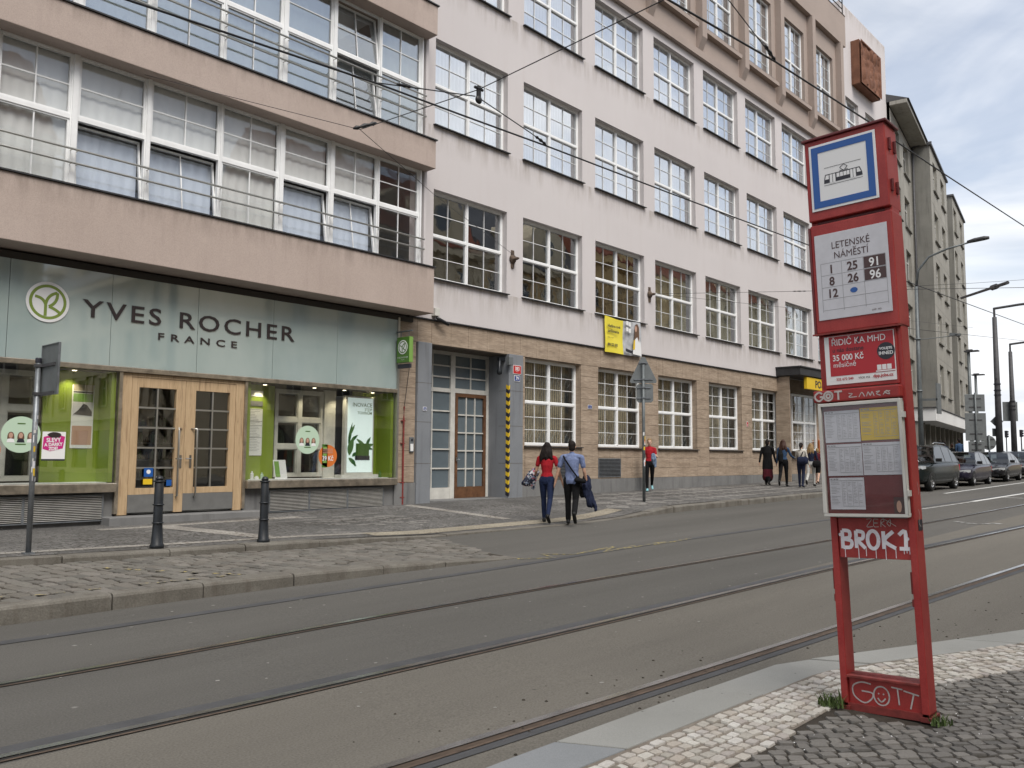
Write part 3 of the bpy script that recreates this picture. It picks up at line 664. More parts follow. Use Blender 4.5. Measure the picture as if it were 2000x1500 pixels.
# --- bay over the shop: spandrels and bands of windows
XE = 13.62; YS, YW = 14.83, 15.2
b = MB()
for z0, z1 in ((4.9, 6.0), (8.42, 9.11), (11.76, 12.49), (15.2, 15.95), (18.6, 19.4)):
    b.box(-12, XE, YS, YF + .2, z0, z1)
P(b, 'spandrel', 'spandrel', bevel=.012)
b = MB()
for z in (6.0, 9.11, 12.49, 15.95): b.box(-12, XE + .03, YS - .035, YW + .05, z + .002, z + .03)
P(b, 'flashing', 'black_sheet')
P(MB().box(XE - .06, XE + .02, YW - .04, YF, 6.03, 18.6), 'bay_cheek', 'pink_wall')
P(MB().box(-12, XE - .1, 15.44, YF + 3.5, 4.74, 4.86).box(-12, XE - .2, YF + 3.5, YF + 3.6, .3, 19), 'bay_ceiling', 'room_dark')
POST = [(-3.62, .13), (-2.2, .2), (-.97, .2), (.35, .13), (1.73, .2), (2.97, .2), (4.3, .13), (5.515, .2), (6.8, .18), (8.245, .13), (9.615, .2), (10.88, .2), (12.17, .13), (13.46, .16)]
def sash(parent, x0, x1, z0, z1, nv, nh, tilt=0.0, glass='glass_bay'):
    glass = GLZ[0]
    r = MB(); w, h = x1 - x0, z1 - z0; ring(r, 0, w, 0, h, 0, .05, .032)
    o = r.build('sash', 'white_frame', parent); bb = MB(); a, c, e, g = .032, w - .032, .032, h - .032; bw = .022
    for k in range(nv): x = a + (c - a) * (k + 1) / (nv + 1); bb.box(x - bw / 2, x + bw / 2, .012, .03, e, g)
    for k in range(nh):
        z = e + (g - e) * (k + 1) / (nh + 1)
        for q in range(nv + 1): bb.box(a + (c - a) * q / (nv + 1) + (bw / 2 if q else 0), a + (c - a) * (q + 1) / (nv + 1) - (bw / 2 if q < nv else 0), .013, .029, z - bw / 2, z + bw / 2)
    if bb.v:                                    # the bars ride on the same sash mesh
        me = o.data; bm = bmesh.new(); bm.from_mesh(me); tmp = bb.mesh('x'); bm.from_mesh(tmp); bm.to_mesh(me); bm.free(); bpy.data.meshes.remove(tmp)
    q = MB(); pane(q, a, c, e, g, .034); q = q.build('pane', glass, parent)
    for s_ in (o, q):
        s_.location = (x0, .02, z0); s_.rotation_euler = (-tilt, 0, 0)
GLZ = ['glass_bay']
for fl, (z0, z1, zt) in enumerate(((6.05, 8.42, 7.31), (9.16, 11.76, 10.52), (12.54, 15.2, 13.9), (16.0, 18.6, 17.4))):
    GLZ[0] = 'glass' if fl else 'glass_bay'
    for k in range(len(POST) - 1):
        hw = [max(.015, q[1] / 2 - .055) for q in POST]; xa, xb = POST[k][0] + hw[k], POST[k + 1][0] - hw[k + 1]
        if xb < 2.5 and fl > 0: continue
        fr = MB(); ring(fr, xa, xb, z0, z1, YW, YW + .09, .022, wb=.06); fr.box(xa + .022, xb - .022, YW + .002, YW + .088, zt - .04, zt + .04)
        pw = hw[k + 1] * 2; fr.box(xb, xb + pw, YW - .03, YW + .1, z0, z1)
        w = fr.build('window', 'white_frame', B); w.data.transform(Matrix.Translation((-xa, -YW, -z0))); w.location = Vector((xa, YW, z0)) - Vector(B.location)
        honly = k in (7, 10, 4, 1)
        H = z1 - z0; t1 = zt - z0
        def sub_sash(zl, zh, nv, nh, tl): sash(w, .022, xb - xa - .022, zl, zh, nv, nh, tl)
        opn = (fl == 0 and k in (7, 8, 10, 11)) or (fl == 1 and k == 11) or (fl == 2 and k == 9)
        up_open = fl == 1 and k == 11
        sub_sash(.06, t1 - .04, 0 if honly else 1, 0, R(8.5) if opn else 0)
        sub_sash(t1 + .04, H - .022, 0 if honly else 1, 1, R(7) if up_open else 0)
        if fl == 0 and k == 12 or fl == 1 and k == 11: continue
        wd = xb - xa - .03
        drape(w, 'curtain', .03, wd, t1 - .02, H - .03, .14, .008, .2)
        drape(w, 'curtain_blue' if opn and fl == 0 else 'curtain', .03, wd, .06, t1 - (.12 if opn else .021), .26 if opn else .14, .01, .2)
    rl = MB()
    for z in ((6.46, 6.70) if fl == 0 else (z0 + .57, z0 + .83, z0 + 1.08)):
        rl.tube([(-5, YW - .16, z), (XE - .14, YW - .16, z)], .021, 8)
        for k, (px, pw) in enumerate(POST): 
            for dx in ((-.05, .05) if pw > .19 else (0,)): rl.tube([(px + dx, YW - .16, z), (px + dx, YW - .03, z)], .009, 6)
    if fl < 3: P(rl, 'guard_rail', 'steel_pipe', smooth=True)
# ============================================================ ground floor: stone cladding, post office windows, entrance, shop
GW = [(17.7, 20.22), (21.09, 23.6), (24.47, 27.0), (27.87, 30.4), (31.26, 33.78), (34.65, 37.1)]
GZ0, GZ1 = 1.84, 4.28
b = MB(); wall_open(b, 13.05, 33.6, .0, 4.87, YF + .035, [(a, c, GZ0, GZ1) for a, c in GW[:5]] + [(14.0, 17.1, -.1, 4.28)], .3)
P(b, 'backing_wall', 'joint')
sl = MB()
def slab(x0, x1, z0, z1, y0=YF, y1=YF + .034):
    g = .0035; d = rnd.uniform(-.003, .003); o = inworld(MB().box(x0 + g, x1 - g, y0 + d, y1, z0 + g, z1 - g).build('stone_slab', 'travertine', B, bevel=.004)); return o
def slabs(x0, x1, z0, z1, w, h, jit=.0):
    zs = frange(z0, z1, h)
    for za, zb in zip(zs, zs[1:]):
        xs_ = frange(x0, x1, w)
        if len(xs_) > 2 and jit: xs_ = [xs_[0]] + [x + rnd.uniform(-jit, jit) for x in xs_[1:-1]] + [xs_[-1]]
        for xa, xb in zip(xs_, xs_[1:]): slab(xa, xb, za, zb)
slabs(13.07, 33.6, 4.29, 4.865, .62, .58, .16)                       # lintel course
slabs(13.07, 13.68, .9, 4.29, .62, .38)
ed = [17.55] + [v for w_ in GW[:5] for v in w_][1:-1] + []
slabs(17.52, 17.69, .88, 4.29, .2, .9)
for (a, c), (a2, c2) in zip(GW[:5], GW[1:5] + [(33.6, 0)]): 
    slabs(a, c, .88, GZ0, .64, .32, .12)
    if c < 33.5: slabs(c, min(a2, 33.6), .88, 4.29, .9, .34)
# reveals in stone
rv = MB()
for a, c in GW[:5]:
    rv.box(a - .002, a + .012, YF + .036, YF + .3, GZ0, GZ1); rv.box(c - .012, c + .002, YF + .036, YF + .3, GZ0, GZ1); rv.box(a + .012, c - .012, YF + .036, YF + .3, GZ1 - .012, GZ1 + .002)
P(rv, 'stone_reveals', 'travertine')
# plinth blocks
x = 17.52; 
while x < 48:
    l = rnd.uniform(1.0, 1.5); e = min(x + l, 48.1); inworld(MB().box(x + .003, e - .003, YF - .035, YF + .03, lin(BASE_T, x) - .4, .876).build('plinth_block', 'granite', B, bevel=.005)); x = e
for a, c in ((13.05, 13.69),): inworld(MB().box(a, c, YF - .03, YF + .03, 0, .895).build('plinth_block', 'granite', B, bevel=.005))
# windows with folding grilles
glass_mat('glass_post', .08, (.93, .94, .93), .04)
W0['post'] = make_window('window', 2.52, GZ1 - GZ0, [1, 1], [1, 1], lambda i, j: (1, 2), B, 'glass_post', curtain=('curtain_beige', .4), fw=.07)
g = MB(); w_, h_ = 2.52, GZ1 - GZ0
for k in range(25):
    x = .06 + k * .1; g.box(x - .006, x + .006, .2, .212, .06, h_ - .08)
for lo, hi in ((.12, .62), (1.75, 2.3)):
    n = int((hi - lo) / .14)
    for k in range(24):
        x = .06 + k * .1
        for q in range(n): 
            z = lo + q * .14; s_ = 1 if (k + q) % 2 else -1
            g.tube([(x, .198, z + .07 - s_ * .07), (x + .1, .198, z + .07 + s_ * .07)], .004, 4)
g.build('folding_grille', 'galv', W0['post'])
for a, c in GW[:5]: place(W0['post'], a, YF + .19, GZ0)
P(MB().box(13.4, 48, YF + .34, YF + .36, 4.4, 4.9).box(17.3, 48, YF + 3.98, YF + 3.99, .3, 4.9), 'back_room', 'room')
# two vents under the windows
for a, c, z0, z1 in ((21.07, 22.25, .92, 1.5), (19.1, 19.95, .92, 1.5)):
    v = MB(); ring(v, a, c, z0, z1, YF - .02, YF + .01, .03); v.box(a + .03, c - .03, YF - .004, YF - .003, z0 + .03, z1 - .03, 1)
    vo = P(v, 'vent_frame', ['galv', 'groove'])
    for k in range(12):
        z = z0 + .05 + k * (z1 - z0 - .08) / 12; q = inworld(MB().prism([(a + .03, YF - .006, z), (a + .03, YF - .024, z + .012), (a + .03, YF - .022, z + .018), (a + .03, YF - .006, z + .022)], (c - a - .06, 0, 0)).build('slat', 'galv', B)); q.parent = vo; q.matrix_parent_inverse = Matrix.Identity(4)
# --- post office entrance: canopy, lettered sign, window and door below
P(MB().box(33.6, 48.1, YF + .02, YF + .1, 0, 4.9).box(33.6, 33.66, YF - .5, YF + .02, .5, 4.9), 'porch_wall', 'travertine')
P(MB().box(33.45, 39.2, YF - 1.05, YF, 4.93, 5.24).box(33.4, 39.25, YF - 1.1, YF, 5.24, 5.3), 'canopy', 'black_sheet', bevel=.01)
w = copy_tree(W0['post'], B, Vector((34.75, YF - .08, GZ0)) - Vector(B.location)); 
P(MB().box(38.1, 40.2, YF - .02, YF + .03, .65, 4.2), 'porch_door', 'frosted')
P(MB().tube([(33.72, YF - .42, .55), (33.72, YF - .42, 4.95)], .06, 10), 'downpipe', 'pole_dark', smooth=True)
ps = tag(empty('post_sign', (35.75, YF - 1.0, 4.4)), 'yellow illuminated sign with black lettering under the black canopy', 'sign')
MB().box(-1.55, 1.55, 0, .14, 0, .5).build('panel', 'yellow', ps, bevel=.01); text('lettering', 'POŠTA', .42, 'ink', ps, (0, -.004, .1), (1, 0, 0), bold=.012, align='CENTER', sx=1.15)
# --- entrance portal
for a, c in ((13.69, 14.14), (16.95, 17.53)): P(MB().box(a, c, YF - .07, YF + .75, .2, 4.3), 'portal_pier', 'granite_blue', bevel=.01)
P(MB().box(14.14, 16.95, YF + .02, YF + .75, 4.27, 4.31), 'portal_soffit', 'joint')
for z in (1.35, 2.35, 3.3):
    for a, c in ((13.688, 14.142), (16.948, 17.532)): P(MB().box(a, c, YF - .0725, YF + .3, z, z + .008), 'pier_joint', 'joint')
st = MB(); n = 14; z0, z1 = .46, 3.42
for k in range(n * 2):
    za = z0 + (z1 - z0) * k / (n * 2); zb = z0 + (z1 - z0) * (k + 1) / (n * 2)
    st.face([(16.945, YF - .0745, za), (16.99, YF - .0745, za + .05), (16.99, YF - .0745, zb + .05), (16.945, YF - .0745, zb)], k % 2); st.face([(16.9465, YF - .0745, za), (16.9465, YF - .0745, zb), (16.9465, YF + .03, zb + .05), (16.9465, YF + .03, za + .05)], k % 2)
P(st, 'hazard_stripe', ['ink', 'yellow'], weld=False)
YD = YF + .68
fr = MB(); ring(fr, 14.14, 16.95, .33, 4.27, YD, YD + .08, .09, wb=.1); fr.box(15.5, 15.66, YD - .01, YD + .08, .42, 4.18); fr.box(15.66, 16.86, YD, YD + .08, 3.2, 3.32); fr.box(14.23, 15.5, YD, YD + .08, .43, .72); fr.box(14.23, 15.5, YD + .002, YD + .078, 3.2, 3.3)
dw = P(fr, 'entrance_frame', 'white_old')
def grid_panes(parent, x0, x1, z0, z1, nx, nz, y, gm='frosted', bm_='white_old', t=.035):
    g = MB(); dx, dz = (x1 - x0) / nx, (z1 - z0) / nz
    for i in range(1, nx): g.box(x0 + i * dx - t / 2, x0 + i * dx + t / 2, y, y + .03, z0, z1)
    for j in range(1, nz):
        for i in range(nx): g.box(x0 + i * dx + (t / 2 if i else 0), x0 + (i + 1) * dx - (t / 2 if i < nx - 1 else 0), y + .001, y + .029, z0 + j * dz - t / 2, z0 + j * dz + t / 2)
    def kid(b_, nm, mt): o = b_.build(nm, mt, parent); inworld(o) if parent is B else None; return o
    if g.v: kid(g, 'glazing_bars', bm_)
    for i in range(nx):
        for j in range(nz): q = MB(); pane(q, x0 + i * dx + .004, x0 + (i + 1) * dx - .004, z0 + j * dz + .004, z0 + (j + 1) * dz - .004, y + .034); kid(q, 'pane', gm)
plain('frosted_glass', (.12, .15, .17), .18, spec=.6, var=.12, vs=1)
grid_panes(dw, 14.23, 15.5, .72, 3.2, 2, 5, YD + .01, 'frosted_glass'); grid_panes(dw, 14.23, 15.5, 3.3, 4.18, 2, 3, YD + .01, 'frosted_glass'); grid_panes(dw, 15.66, 16.86, 3.32, 4.18, 2, 3, YD + .01, 'frosted_glass')
lf = MB(); ring(lf, 15.68, 16.84, .43, 3.19, YD - .01, YD + .05, .09, wb=.3); dl = P(lf, 'brown_door', 'brown_wood'); grid_panes(dl, 15.77, 16.75, .73, 3.1, 3, 5, YD + .005, 'frosted_glass')
MB().box(15.70, 15.73, YD - .06, YD - .01, 1.4, 1.5).tube([(15.715, YD - .05, 1.45), (15.8, YD - .07, 1.45)], .01, 6).build('handle', 'steel', dl)
P(MB().box(14.14, 16.95, YF - .02, YD, .2, lin(BASE_T, 15.5) + .012), 'doorstep', 'granite')
# --- the shop front
YG = YF - .02
seams = [-3.6, -1.93, -.27, 1.4, 3.07, 4.74, 6.405, 8.045, 9.705, 11.32, 13.045]
for a, c in zip(seams, seams[1:]): inworld(MB().prism([(a + .004, YG - .03 + rnd.uniform(-.0015, .0015), 3.1), (c - .004, YG - .03 + rnd.uniform(-.0015, .0015), 3.1), (c - .004, YG - .03 + rnd.uniform(-.003, .003), 4.79), (a + .004, YG - .03 + rnd.uniform(-.003, .003), 4.79)], (0, .02, 0)).build('fascia_panel', 'fascia', B))
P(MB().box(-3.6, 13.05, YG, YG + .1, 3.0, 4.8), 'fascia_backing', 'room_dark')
P(MB().box(-3.6, 13.05, YG - .07, YG + .1, 3.005, 3.095), 'fascia_trim', 'chrome_trim', bevel=.008); P(MB().box(13.045, 13.1, YG - .06, YG + .1, .9, 4.8), 'edge_trim', 'steel_pipe')
# lettering and round emblem
YL = YG - .036
text('lettering', 'YVES ROCHER', .435, 'letter_dark', B, (5.89, YL - .006, 3.925), (1, 0, 0), bold=.003, ext=.006, space=1.22, wsp=1.15)
text('lettering', 'FRANCE', .185, 'letter_dark', B, (7.26, YL - .004, 3.655), (1, 0, 0), bold=.002, ext=.005, space=1.75)
for o in COL.objects:
    if o.name.startswith('lettering') and o.parent is B: inworld(o)
def fit_x(o, x0, x1):
    xs_ = [v.co.x for v in o.data.vertices]; a, c = min(xs_), max(xs_)
    for v in o.data.vertices: v.co.x = x0 + (v.co.x - a) * (x1 - x0) / (c - a)
L1 = [o for o in COL.objects if o.name.startswith('lettering') and o.parent is B]; fit_x(L1[0], 5.9, 10.21); fit_x(L1[1], 7.27, 8.88)
def split_letters(o, name='letter'):
    """every letter of a sign its own object"""
    me = o.data; bm = bmesh.new(); bm.from_mesh(me); bm.verts.ensure_lookup_table(); seen = set()
    for v in bm.verts:
        if v.index in seen: continue
        st_, isl = [v], []; seen.add(v.index)
        while st_:
            q = st_.pop(); isl.append(q)
            for e in q.link_edges:
                w_ = e.other_vert(q)
                if w_.index not in seen: seen.add(w_.index); st_.append(w_)
        ix = {q.index: i for i, q in enumerate(isl)}; fs = {f for q in isl for f in q.link_faces}; b = MB(); b.v = [tuple(q.co) for q in isl]; b.f = [tuple(ix[q.index] for q in f.verts) for f in fs]; b.m = [0] * len(b.f)
        inworld(put(name, b.mesh(name), 'letter_dark', B))
    bm.free(); bpy.data.objects.remove(o)
for o in L1: split_letters(o)
def disc(b, c, r, y, n=40, mi=0, th=.004):
    b.prism([(c[0] + r * math.cos(2 * math.pi * k / n), y, c[1] + r * math.sin(2 * math.pi * k / n)) for k in range(n)], (0, th, 0), mi)
def annulus(b, c, r0, r1, y, n=40, mi=0):
    for k in range(n):
        a0, a1 = 2 * math.pi * k / n, 2 * math.pi * (k + 1) / n; b.face([(c[0] + r * math.cos(a), y, c[1] + r * math.sin(a)) for r, a in ((r0, a0), (r1, a0), (r1, a1), (r0, a1))], mi)
def stroke(b, pts, w, y, mi=0, c=(0, 0), s=1.0): b.strip([(c[0] + p[0] * s, y, c[1] + p[1] * s) for p in pts], w * s, 0, mi, nrm=(0, -1, 0))
def bez(a, b, c, n=8): return [tuple((1 - t) ** 2 * a[i] + 2 * t * (1 - t) * b[i] + t * t * c[i] for i in (0, 1)) for t in [k / n for k in range(n + 1)]]
EMB = [bez((-.6, .22), (-.2, .2), (-.1, -.15)) + [(-.1, -.7)], bez((-.1, -.1), (-.02, .38), (.42, .5)), bez((.42, .5), (.46, 0), (.05, -.22)), bez((.05, -.22), (.35, -.3), (.6, -.52))]
def emblem(b, c, r, y, ink=1, paper=0, edge=True):
    disc(b, c, r, y, mi=paper); annulus(b, c, r * .72, r * .86, y - .001, mi=ink)
    for k, e in enumerate(EMB): stroke(b, e, .14, y - .0015 - k * .0006, ink, c, r)
eb = MB(); emblem(eb, (5.335, 4.09), .345, YL - .012); P(eb, 'round_emblem', ['sign_white', 'leaf_green'], weld=False)
# door of two leaves
DX0, DX1 = 6.66, 9.1; zt_, zs_ = 2.98, .47
for a, c in ((6.6, 6.66), (9.1, 9.16)): P(MB().box(a, c, YG - .04, YG + .12, .47, 3.0), 'door_jamb', 'chrome_trim')
P(MB().box(6.66, 6.84, YG - .01, YG + .1, .44, 3.0).box(8.92, 9.1, YG - .01, YG + .1, .44, 3.0).box(6.84, 8.92, YG - .01, YG + .1, 2.93, 3.0), 'door_case', 'oak', bevel=.006)
P(MB().box(6.4, 9.5, YG - .35, YG + .6, .0, .43), 'doorstep', 'granite', bevel=.015)
for x0, x1, gx0, gx1, hs in ((6.845, 7.87, 6.98, 7.69, 1), (7.875, 8.915, 8.08, 8.79, -1)):
    d = MB(); y0, y1 = YG, YG + .07
    d.box(x0, gx0, y0, y1, .8, 2.925).box(gx1, x1, y0, y1, .8, 2.925).box(gx0, gx1, y0, y1, 2.75, 2.925).box(gx0, gx1, y0, y1, .8, .915)
    dr = P(d, 'shop_door', 'oak', bevel=.004); MB().box(x0, x1 - (.17 if hs == 1 else 0), y0 - .006, y1, .48, .8).build('kick_plate', 'grey_panel', dr); 
    if hs == 1: MB().box(x1 - .17, x1 - .0, y0 - .02, y1, .46, .8).build('stile_foot', 'oak', dr)
    grid_panes(dr, gx0, gx1, .915, 2.75, 2, 5, y0 + .01, 'glass_shop', 'steel_pipe', .03)
    hx = gx1 + .03 if hs == 1 else gx0 - .0
    MB().tube([(hx + .02 * hs + (.07 if hs > 0 else -.05), y0, 2.02), (hx, y0 - .09, 2.02), (hx, y0 - .1, 1.98), (hx, y0 - .1, .76), (hx + .02, y0, .74)], .017, 8).build('pull_handle', 'steel_pipe', dr, smooth=True)
    lx = 7.87 - .06 if hs == 1 else 7.875 + .13; MB().box(lx - .02, lx + .02, y0 - .012, y0, 1.28, 1.52).tube([(lx, y0 - .01, 1.45), (lx, y0 - .06, 1.45), (lx - .12 * hs * (1 if hs == 1 else -1), y0 - .06, 1.45)], .011, 8).build('lever', 'steel', dr)
# display windows
def display(x0, x1, vents):
    P(MB().box(x0, x1, YG - .13, YG + .7, .86, 1.02), 'display_sill', 'chrome_trim', bevel=.012)
    P(MB().box(x0, x1, YG + .04, YG + .7, .1, .86), 'stall_riser', 'granite')
    q = MB(); q.prism([(x0, YG, 1.02), (x1, YG, 1.02), (x1, YG, 3.0), (x0, YG, 3.0)], (0, .012, 0)); P(q, 'display_glass', 'glass_shop')
    for a, c in vents:
        v = MB(); ring(v, a, c, .36, .82, YG - .03, YG + .03, .02); v.box(a + .02, c - .02, YG + .02, YG + .03, .38, .8, 1); vo = P(v, 'vent_frame', ['galv', 'groove'])
        n = 14
        for k in range(n):
            z = .39 + k * .415 / n; MB().prism([(a + .02, YG + .012, z), (a + .02, YG - .022, z + .008), (a + .02, YG - .022, z + .018), (a + .02, YG + .012, z + .014)], (c - a - .04, 0, 0)).build('slat', 'vent_slat', vo)
display(-3.6, 6.6, [(-3.4, -1.0), (-1.0, 1.4), (1.4, 3.85), (3.85, 5.13), (5.13, 6.42)]); display(9.16, 13.045, [(9.73, 10.7), (10.7, 11.7), (11.7, 12.72)])
# inside the displays
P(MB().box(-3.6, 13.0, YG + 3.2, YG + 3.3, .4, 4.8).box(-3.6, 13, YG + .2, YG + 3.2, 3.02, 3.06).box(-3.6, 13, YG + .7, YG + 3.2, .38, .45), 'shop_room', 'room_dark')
P(MB().box(-3.6, 6.6, YG + .1, YG + .7, 1.021, 1.03).box(9.17, 13.04, YG + .1, YG + .7, 1.021, 1.03), 'display_floor', 'paper_white')
P(MB().box(5.55, 6.58, YG + .55, YG + .6, 1.03, 3.01).box(6.5, 6.58, YG + .05, YG + .55, 1.03, 3.0).box(9.2, 9.28, YG + .05, YG + .55, 1.03, 3.0).box(9.28, 10.15, YG + .55, YG + .6, 1.03, 3.01).box(12.25, 12.95, YG + .56, YG + .61, 1.03, 3.01).box(12.95, 13.03, YG + .05, YG + .6, 1.03, 3.0), 'green_partition', 'green_panel')
for x0, x1 in ((4.4, 5.5), (3.2, 4.35), (1.9, 3.1), (10.2, 11.45)):
    q = make_window('inner_window', x1 - x0, 1.9, [1, 1], [1, 1, 1], lambda i, j: (0, 0), B, 'glass_shop', 'white_old', .07, .1, sill=False); q.location = Vector((x0, YG + .6, 1.06)) - Vector(B.location)
P(MB().box(11.45, 11.75, YG + .56, YG + .62, 1.03, 3.0), 'white_partition', 'white_old')
sh = MB()
for z in (1.0, 1.4, 1.75, 2.1): sh.box(6.9, 9.0, YG + 2.2, YG + 2.6, z, z + .03)
P(sh, 'shop_shelf', 'white_old')
for z in (1.03, 1.43, 1.78, 2.13):
    for k in range(16):
        x = 6.95 + k * .128 + rnd.uniform(-.02, .02); r = rnd.uniform(.025, .045); h = rnd.uniform(.1, .22)
        MB().lathe([(r, 0), (r, h * .75), (r * .45, h * .85), (r * .45, h)], (x - B.location.x, YG + 2.3 - B.location.y, z), 8).build('shop_bottle', ['paper_white', 'green_dark', 'skin_print', 'mint'][k % 4], B)
# --- lit downlights over the displays
plain('lamp_glow', (1.0, .86, .6), .5, emit=4)
for k, (x, y) in enumerate(((5.95, .3), (9.75, .3), (10.9, .18), (11.7, .18), (12.6, .3))):
    dl_ = tag(empty('downlight', (x, YG + y, 3.0)), ['round lit downlight above the green panel left of the oak door', 'lit downlight nearest the oak door above the green price panel', 'lit downlight above the white inner doors', 'lit downlight above the tall poster stand', 'last lit downlight beside the stone pier'][k], 'lamp', 'shop window downlights')
    MB().lathe([(.05, 0), (.05, .02)], (0, 0, -.004), 14).build('trim_ring', 'steel_pipe', dl_); MB().lathe([(.038, 0), (.038, .003)], (0, 0, -.009), 14).build('lens', 'lamp_glow', dl_)
    ld = bpy.data.lights.new('downlight_beam', 'SPOT'); ld.energy = 10; ld.color = (1, .88, .6); ld.spot_size = R(75); ld.spot_blend = .7; ld.shadow_soft_size = .04
    lo = bpy.data.objects.new('beam', ld); COL.objects.link(lo); lo.parent = dl_; lo.location = (0, 0, -.03); lo.rotation_euler = (R(28), 0, 0)
# stock set out on the display floor
for lab, x, r_, hh_, mt in (('tall white bottle on the display floor by the green price panel', 9.45, .035, .17, 'paper_white'), ('low white jar beside the tall white bottle on the display floor', 9.56, .045, .07, 'paper_white'), ('mint green bottle on the display floor beside the white jar', 9.68, .032, .14, 'mint'), ('dark green bottle on the display floor at the foot of the poster stand', 12.78, .035, .16, 'green_dark')):
    st = tag(MB().lathe([(r_, 0), (r_, hh_ * .7), (r_ * .5, hh_ * .8), (r_ * .5, hh_)], (0, 0, 0), 12).build('cosmetic_bottle', mt), lab, 'bottle', 'bottles on the display floor'); st.location = (x, YG + .2, 1.031)
# ============================================================ neighbouring houses
def win_simple(w, h, depth=.16, frame='white_old', glass='window_dark', sill='concrete_dark', name='window'):
    b = MB(); ring(b, 0, w, 0, h, depth, depth + .06, .06); b.box(w / 2 - .035, w / 2 + .035, depth, depth + .06, .06, h - .06); b.box(.06, w - .06, depth + .002, depth + .058, h * .66, h * .66 + .07)
    o = b.build(name, frame); q = MB(); q.box(.06, w - .06, depth + .03, depth + .034, .06, h - .06); q.build('pane', glass, o)
    MB().box(-.08, w + .08, -.12, depth, -.1, -.03).build('sill', sill, o); return o
# --- grey concrete house with two bays
plain('print_leaf_dark', (.015, .05, .03), .5)
G = tag(empty('concrete_house', (53.9, 15.2, .7), math.atan2(.158, .987)), 'weathered grey concrete apartment house with projecting bays and deep eave', 'building')
rowz = [5.6 + 3.25 * k - .7 for k in range(5)]; GH = 20.4
def gb(bays, t, x0, x1, cols, z0, z1, name, mat='concrete'):
    b = MB(); wall_open(b, x0, x1, z0, z1, -t, [(c, c + 1.95, z, z + 1.85) for c in cols for z in rowz], .3); return b
b = gb(0, -1.05, -5.75, 2.0, [-4.6, -1.3], 3.5, 20.3, ''); b.build('wall', 'concrete', G)
for x0, x1, cols, top in ((2.0, 10.75, [3.35, 7.25], GH), (14.4, 23.0, [15.1, 19.4], GH)):
    b = gb(0, 0, x0, x1, cols, 3.8, top, ''); 
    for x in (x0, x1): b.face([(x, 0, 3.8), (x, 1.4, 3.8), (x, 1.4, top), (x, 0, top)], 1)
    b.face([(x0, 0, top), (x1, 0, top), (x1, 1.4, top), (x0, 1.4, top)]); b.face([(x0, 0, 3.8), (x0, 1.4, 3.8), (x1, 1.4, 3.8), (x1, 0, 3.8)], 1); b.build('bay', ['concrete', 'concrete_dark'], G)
    MB().box(x0 - .1, x1 + .1, -.12, 1.4, top, top + .14).build('coping', 'roof_grey', G)
    for z in (7.1, 10.35, 13.6, 16.85): MB().box(x0 - .003, x1 + .003, -.004, .4, z, z + .02).build('floor_joint', 'concrete_dark', G)
gwp = win_simple(1.95, 1.85)
for k, (x, y) in enumerate([(-4.6, 1.05), (-1.3, 1.05), (3.35, 0), (7.25, 0), (15.1, 0), (19.4, 0)]):
    for z in rowz: 
        if gwp.parent is None: gwp.parent = G; gwp.location = (x, y, z)
        else: copy_tree(gwp, G, (x, y, z))
MB().box(10.75, 14.4, 1.0, 1.3, 3.5, GH).box(-5.75, 23, 1.4, 9, 0, 20.2).build('rear_wall', 'concrete_dark', G)
MB().box(-5.75, 2.1, .15, 1.05, 20.4, 20.62).build('eave', 'concrete', G, bevel=.02); MB().prism([(-5.75, .05, 20.62), (-5.75, 5, 22.6), (-5.75, 9, 20.62)], (8, 0, 0)).build('roof', 'roof_grey', G)
MB().tube([(1.75, .93, 3.6), (1.75, .93, 20.3)], .07, 8).tube([(1.75, .93, 20.3), (1.75, .3, 20.5), (2.1, -.1, 20.6)], .06, 8).build('downpipe', 'pole_dark', G, smooth=True)
MB().box(-2.2, 23.1, -.35, 1.2, 3.0, 3.75).build('shop_fascia', 'paper_white', G, bevel=.02); MB().box(-5.75, 23, .9, 1.0, -.2, 3.0).build('shop_glazing', 'window_dark', G)
MB().box(-2.3, 23.2, -.4, 1.3, 3.75, 3.8).build('shop_soffit', 'roof_grey', G)
for k in range(11): MB().box(-2.1 + k * 2.45, -1.8 + k * 2.45, .6, .9, -.2, 3.0).build('shop_column', 'concrete', G); MB().box(-.9 + k * 2.45, -.8 + k * 2.45, .8, .9, -.2, 3.0).build('shop_mullion', 'print_leaf_dark', G)
# --- far cream house and low far town
def block(name, label, x, y, w, d, h, mat, rot=0.0, cols=3, floors=4, roof='roof_red', z=.8, ww=1.1, wh=1.6):
    o = tag(empty(name, (x, y, z), rot), label, 'building'); fh = (h - .8) / floors; b = MB(); pit = w / cols
    ops = [(pit * (i + .5) - ww / 2, pit * (i + .5) + ww / 2, .9 + fh * j, .9 + fh * j + wh) for i in range(cols) for j in range(floors)]
    wall_open(b, 0, w, 0, h, 0, ops, .2); b.face([(0, 0, 0), (0, 0, h), (0, d, h), (0, d, 0)]); b.face([(w, 0, 0), (w, d, 0), (w, d, h), (w, 0, h)]); b.build('wall', mat, o)
    p = None
    for a in ops:
        if p is None: p = win_simple(ww, wh); p.parent = o; p.location = (a[0], 0, a[2])
        else: copy_tree(p, o, (a[0], 0, a[2]))
    MB().box(-.2, w + .2, -.3, d, h, h + .3).build('cornice', mat, o); MB().prism([(-.2, -.3, h + .3), (-.2, d / 2, h + .3 + d * .3), (-.2, d, h + .3)], (w + .4, 0, 0)).build('roof', roof, o); return o
block('cream_house', 'cream painted house rising just beyond the grey concrete house', 79.0, 20.6, 9, 14, 17.2, 'cream', R(20), 3, 5, 'roof_grey')
block('far_house', 'small far pale house low at the end of the street', 150, 24, 26, 12, 8, 'stone_beige', R(-60), 6, 2, 'roof_red')
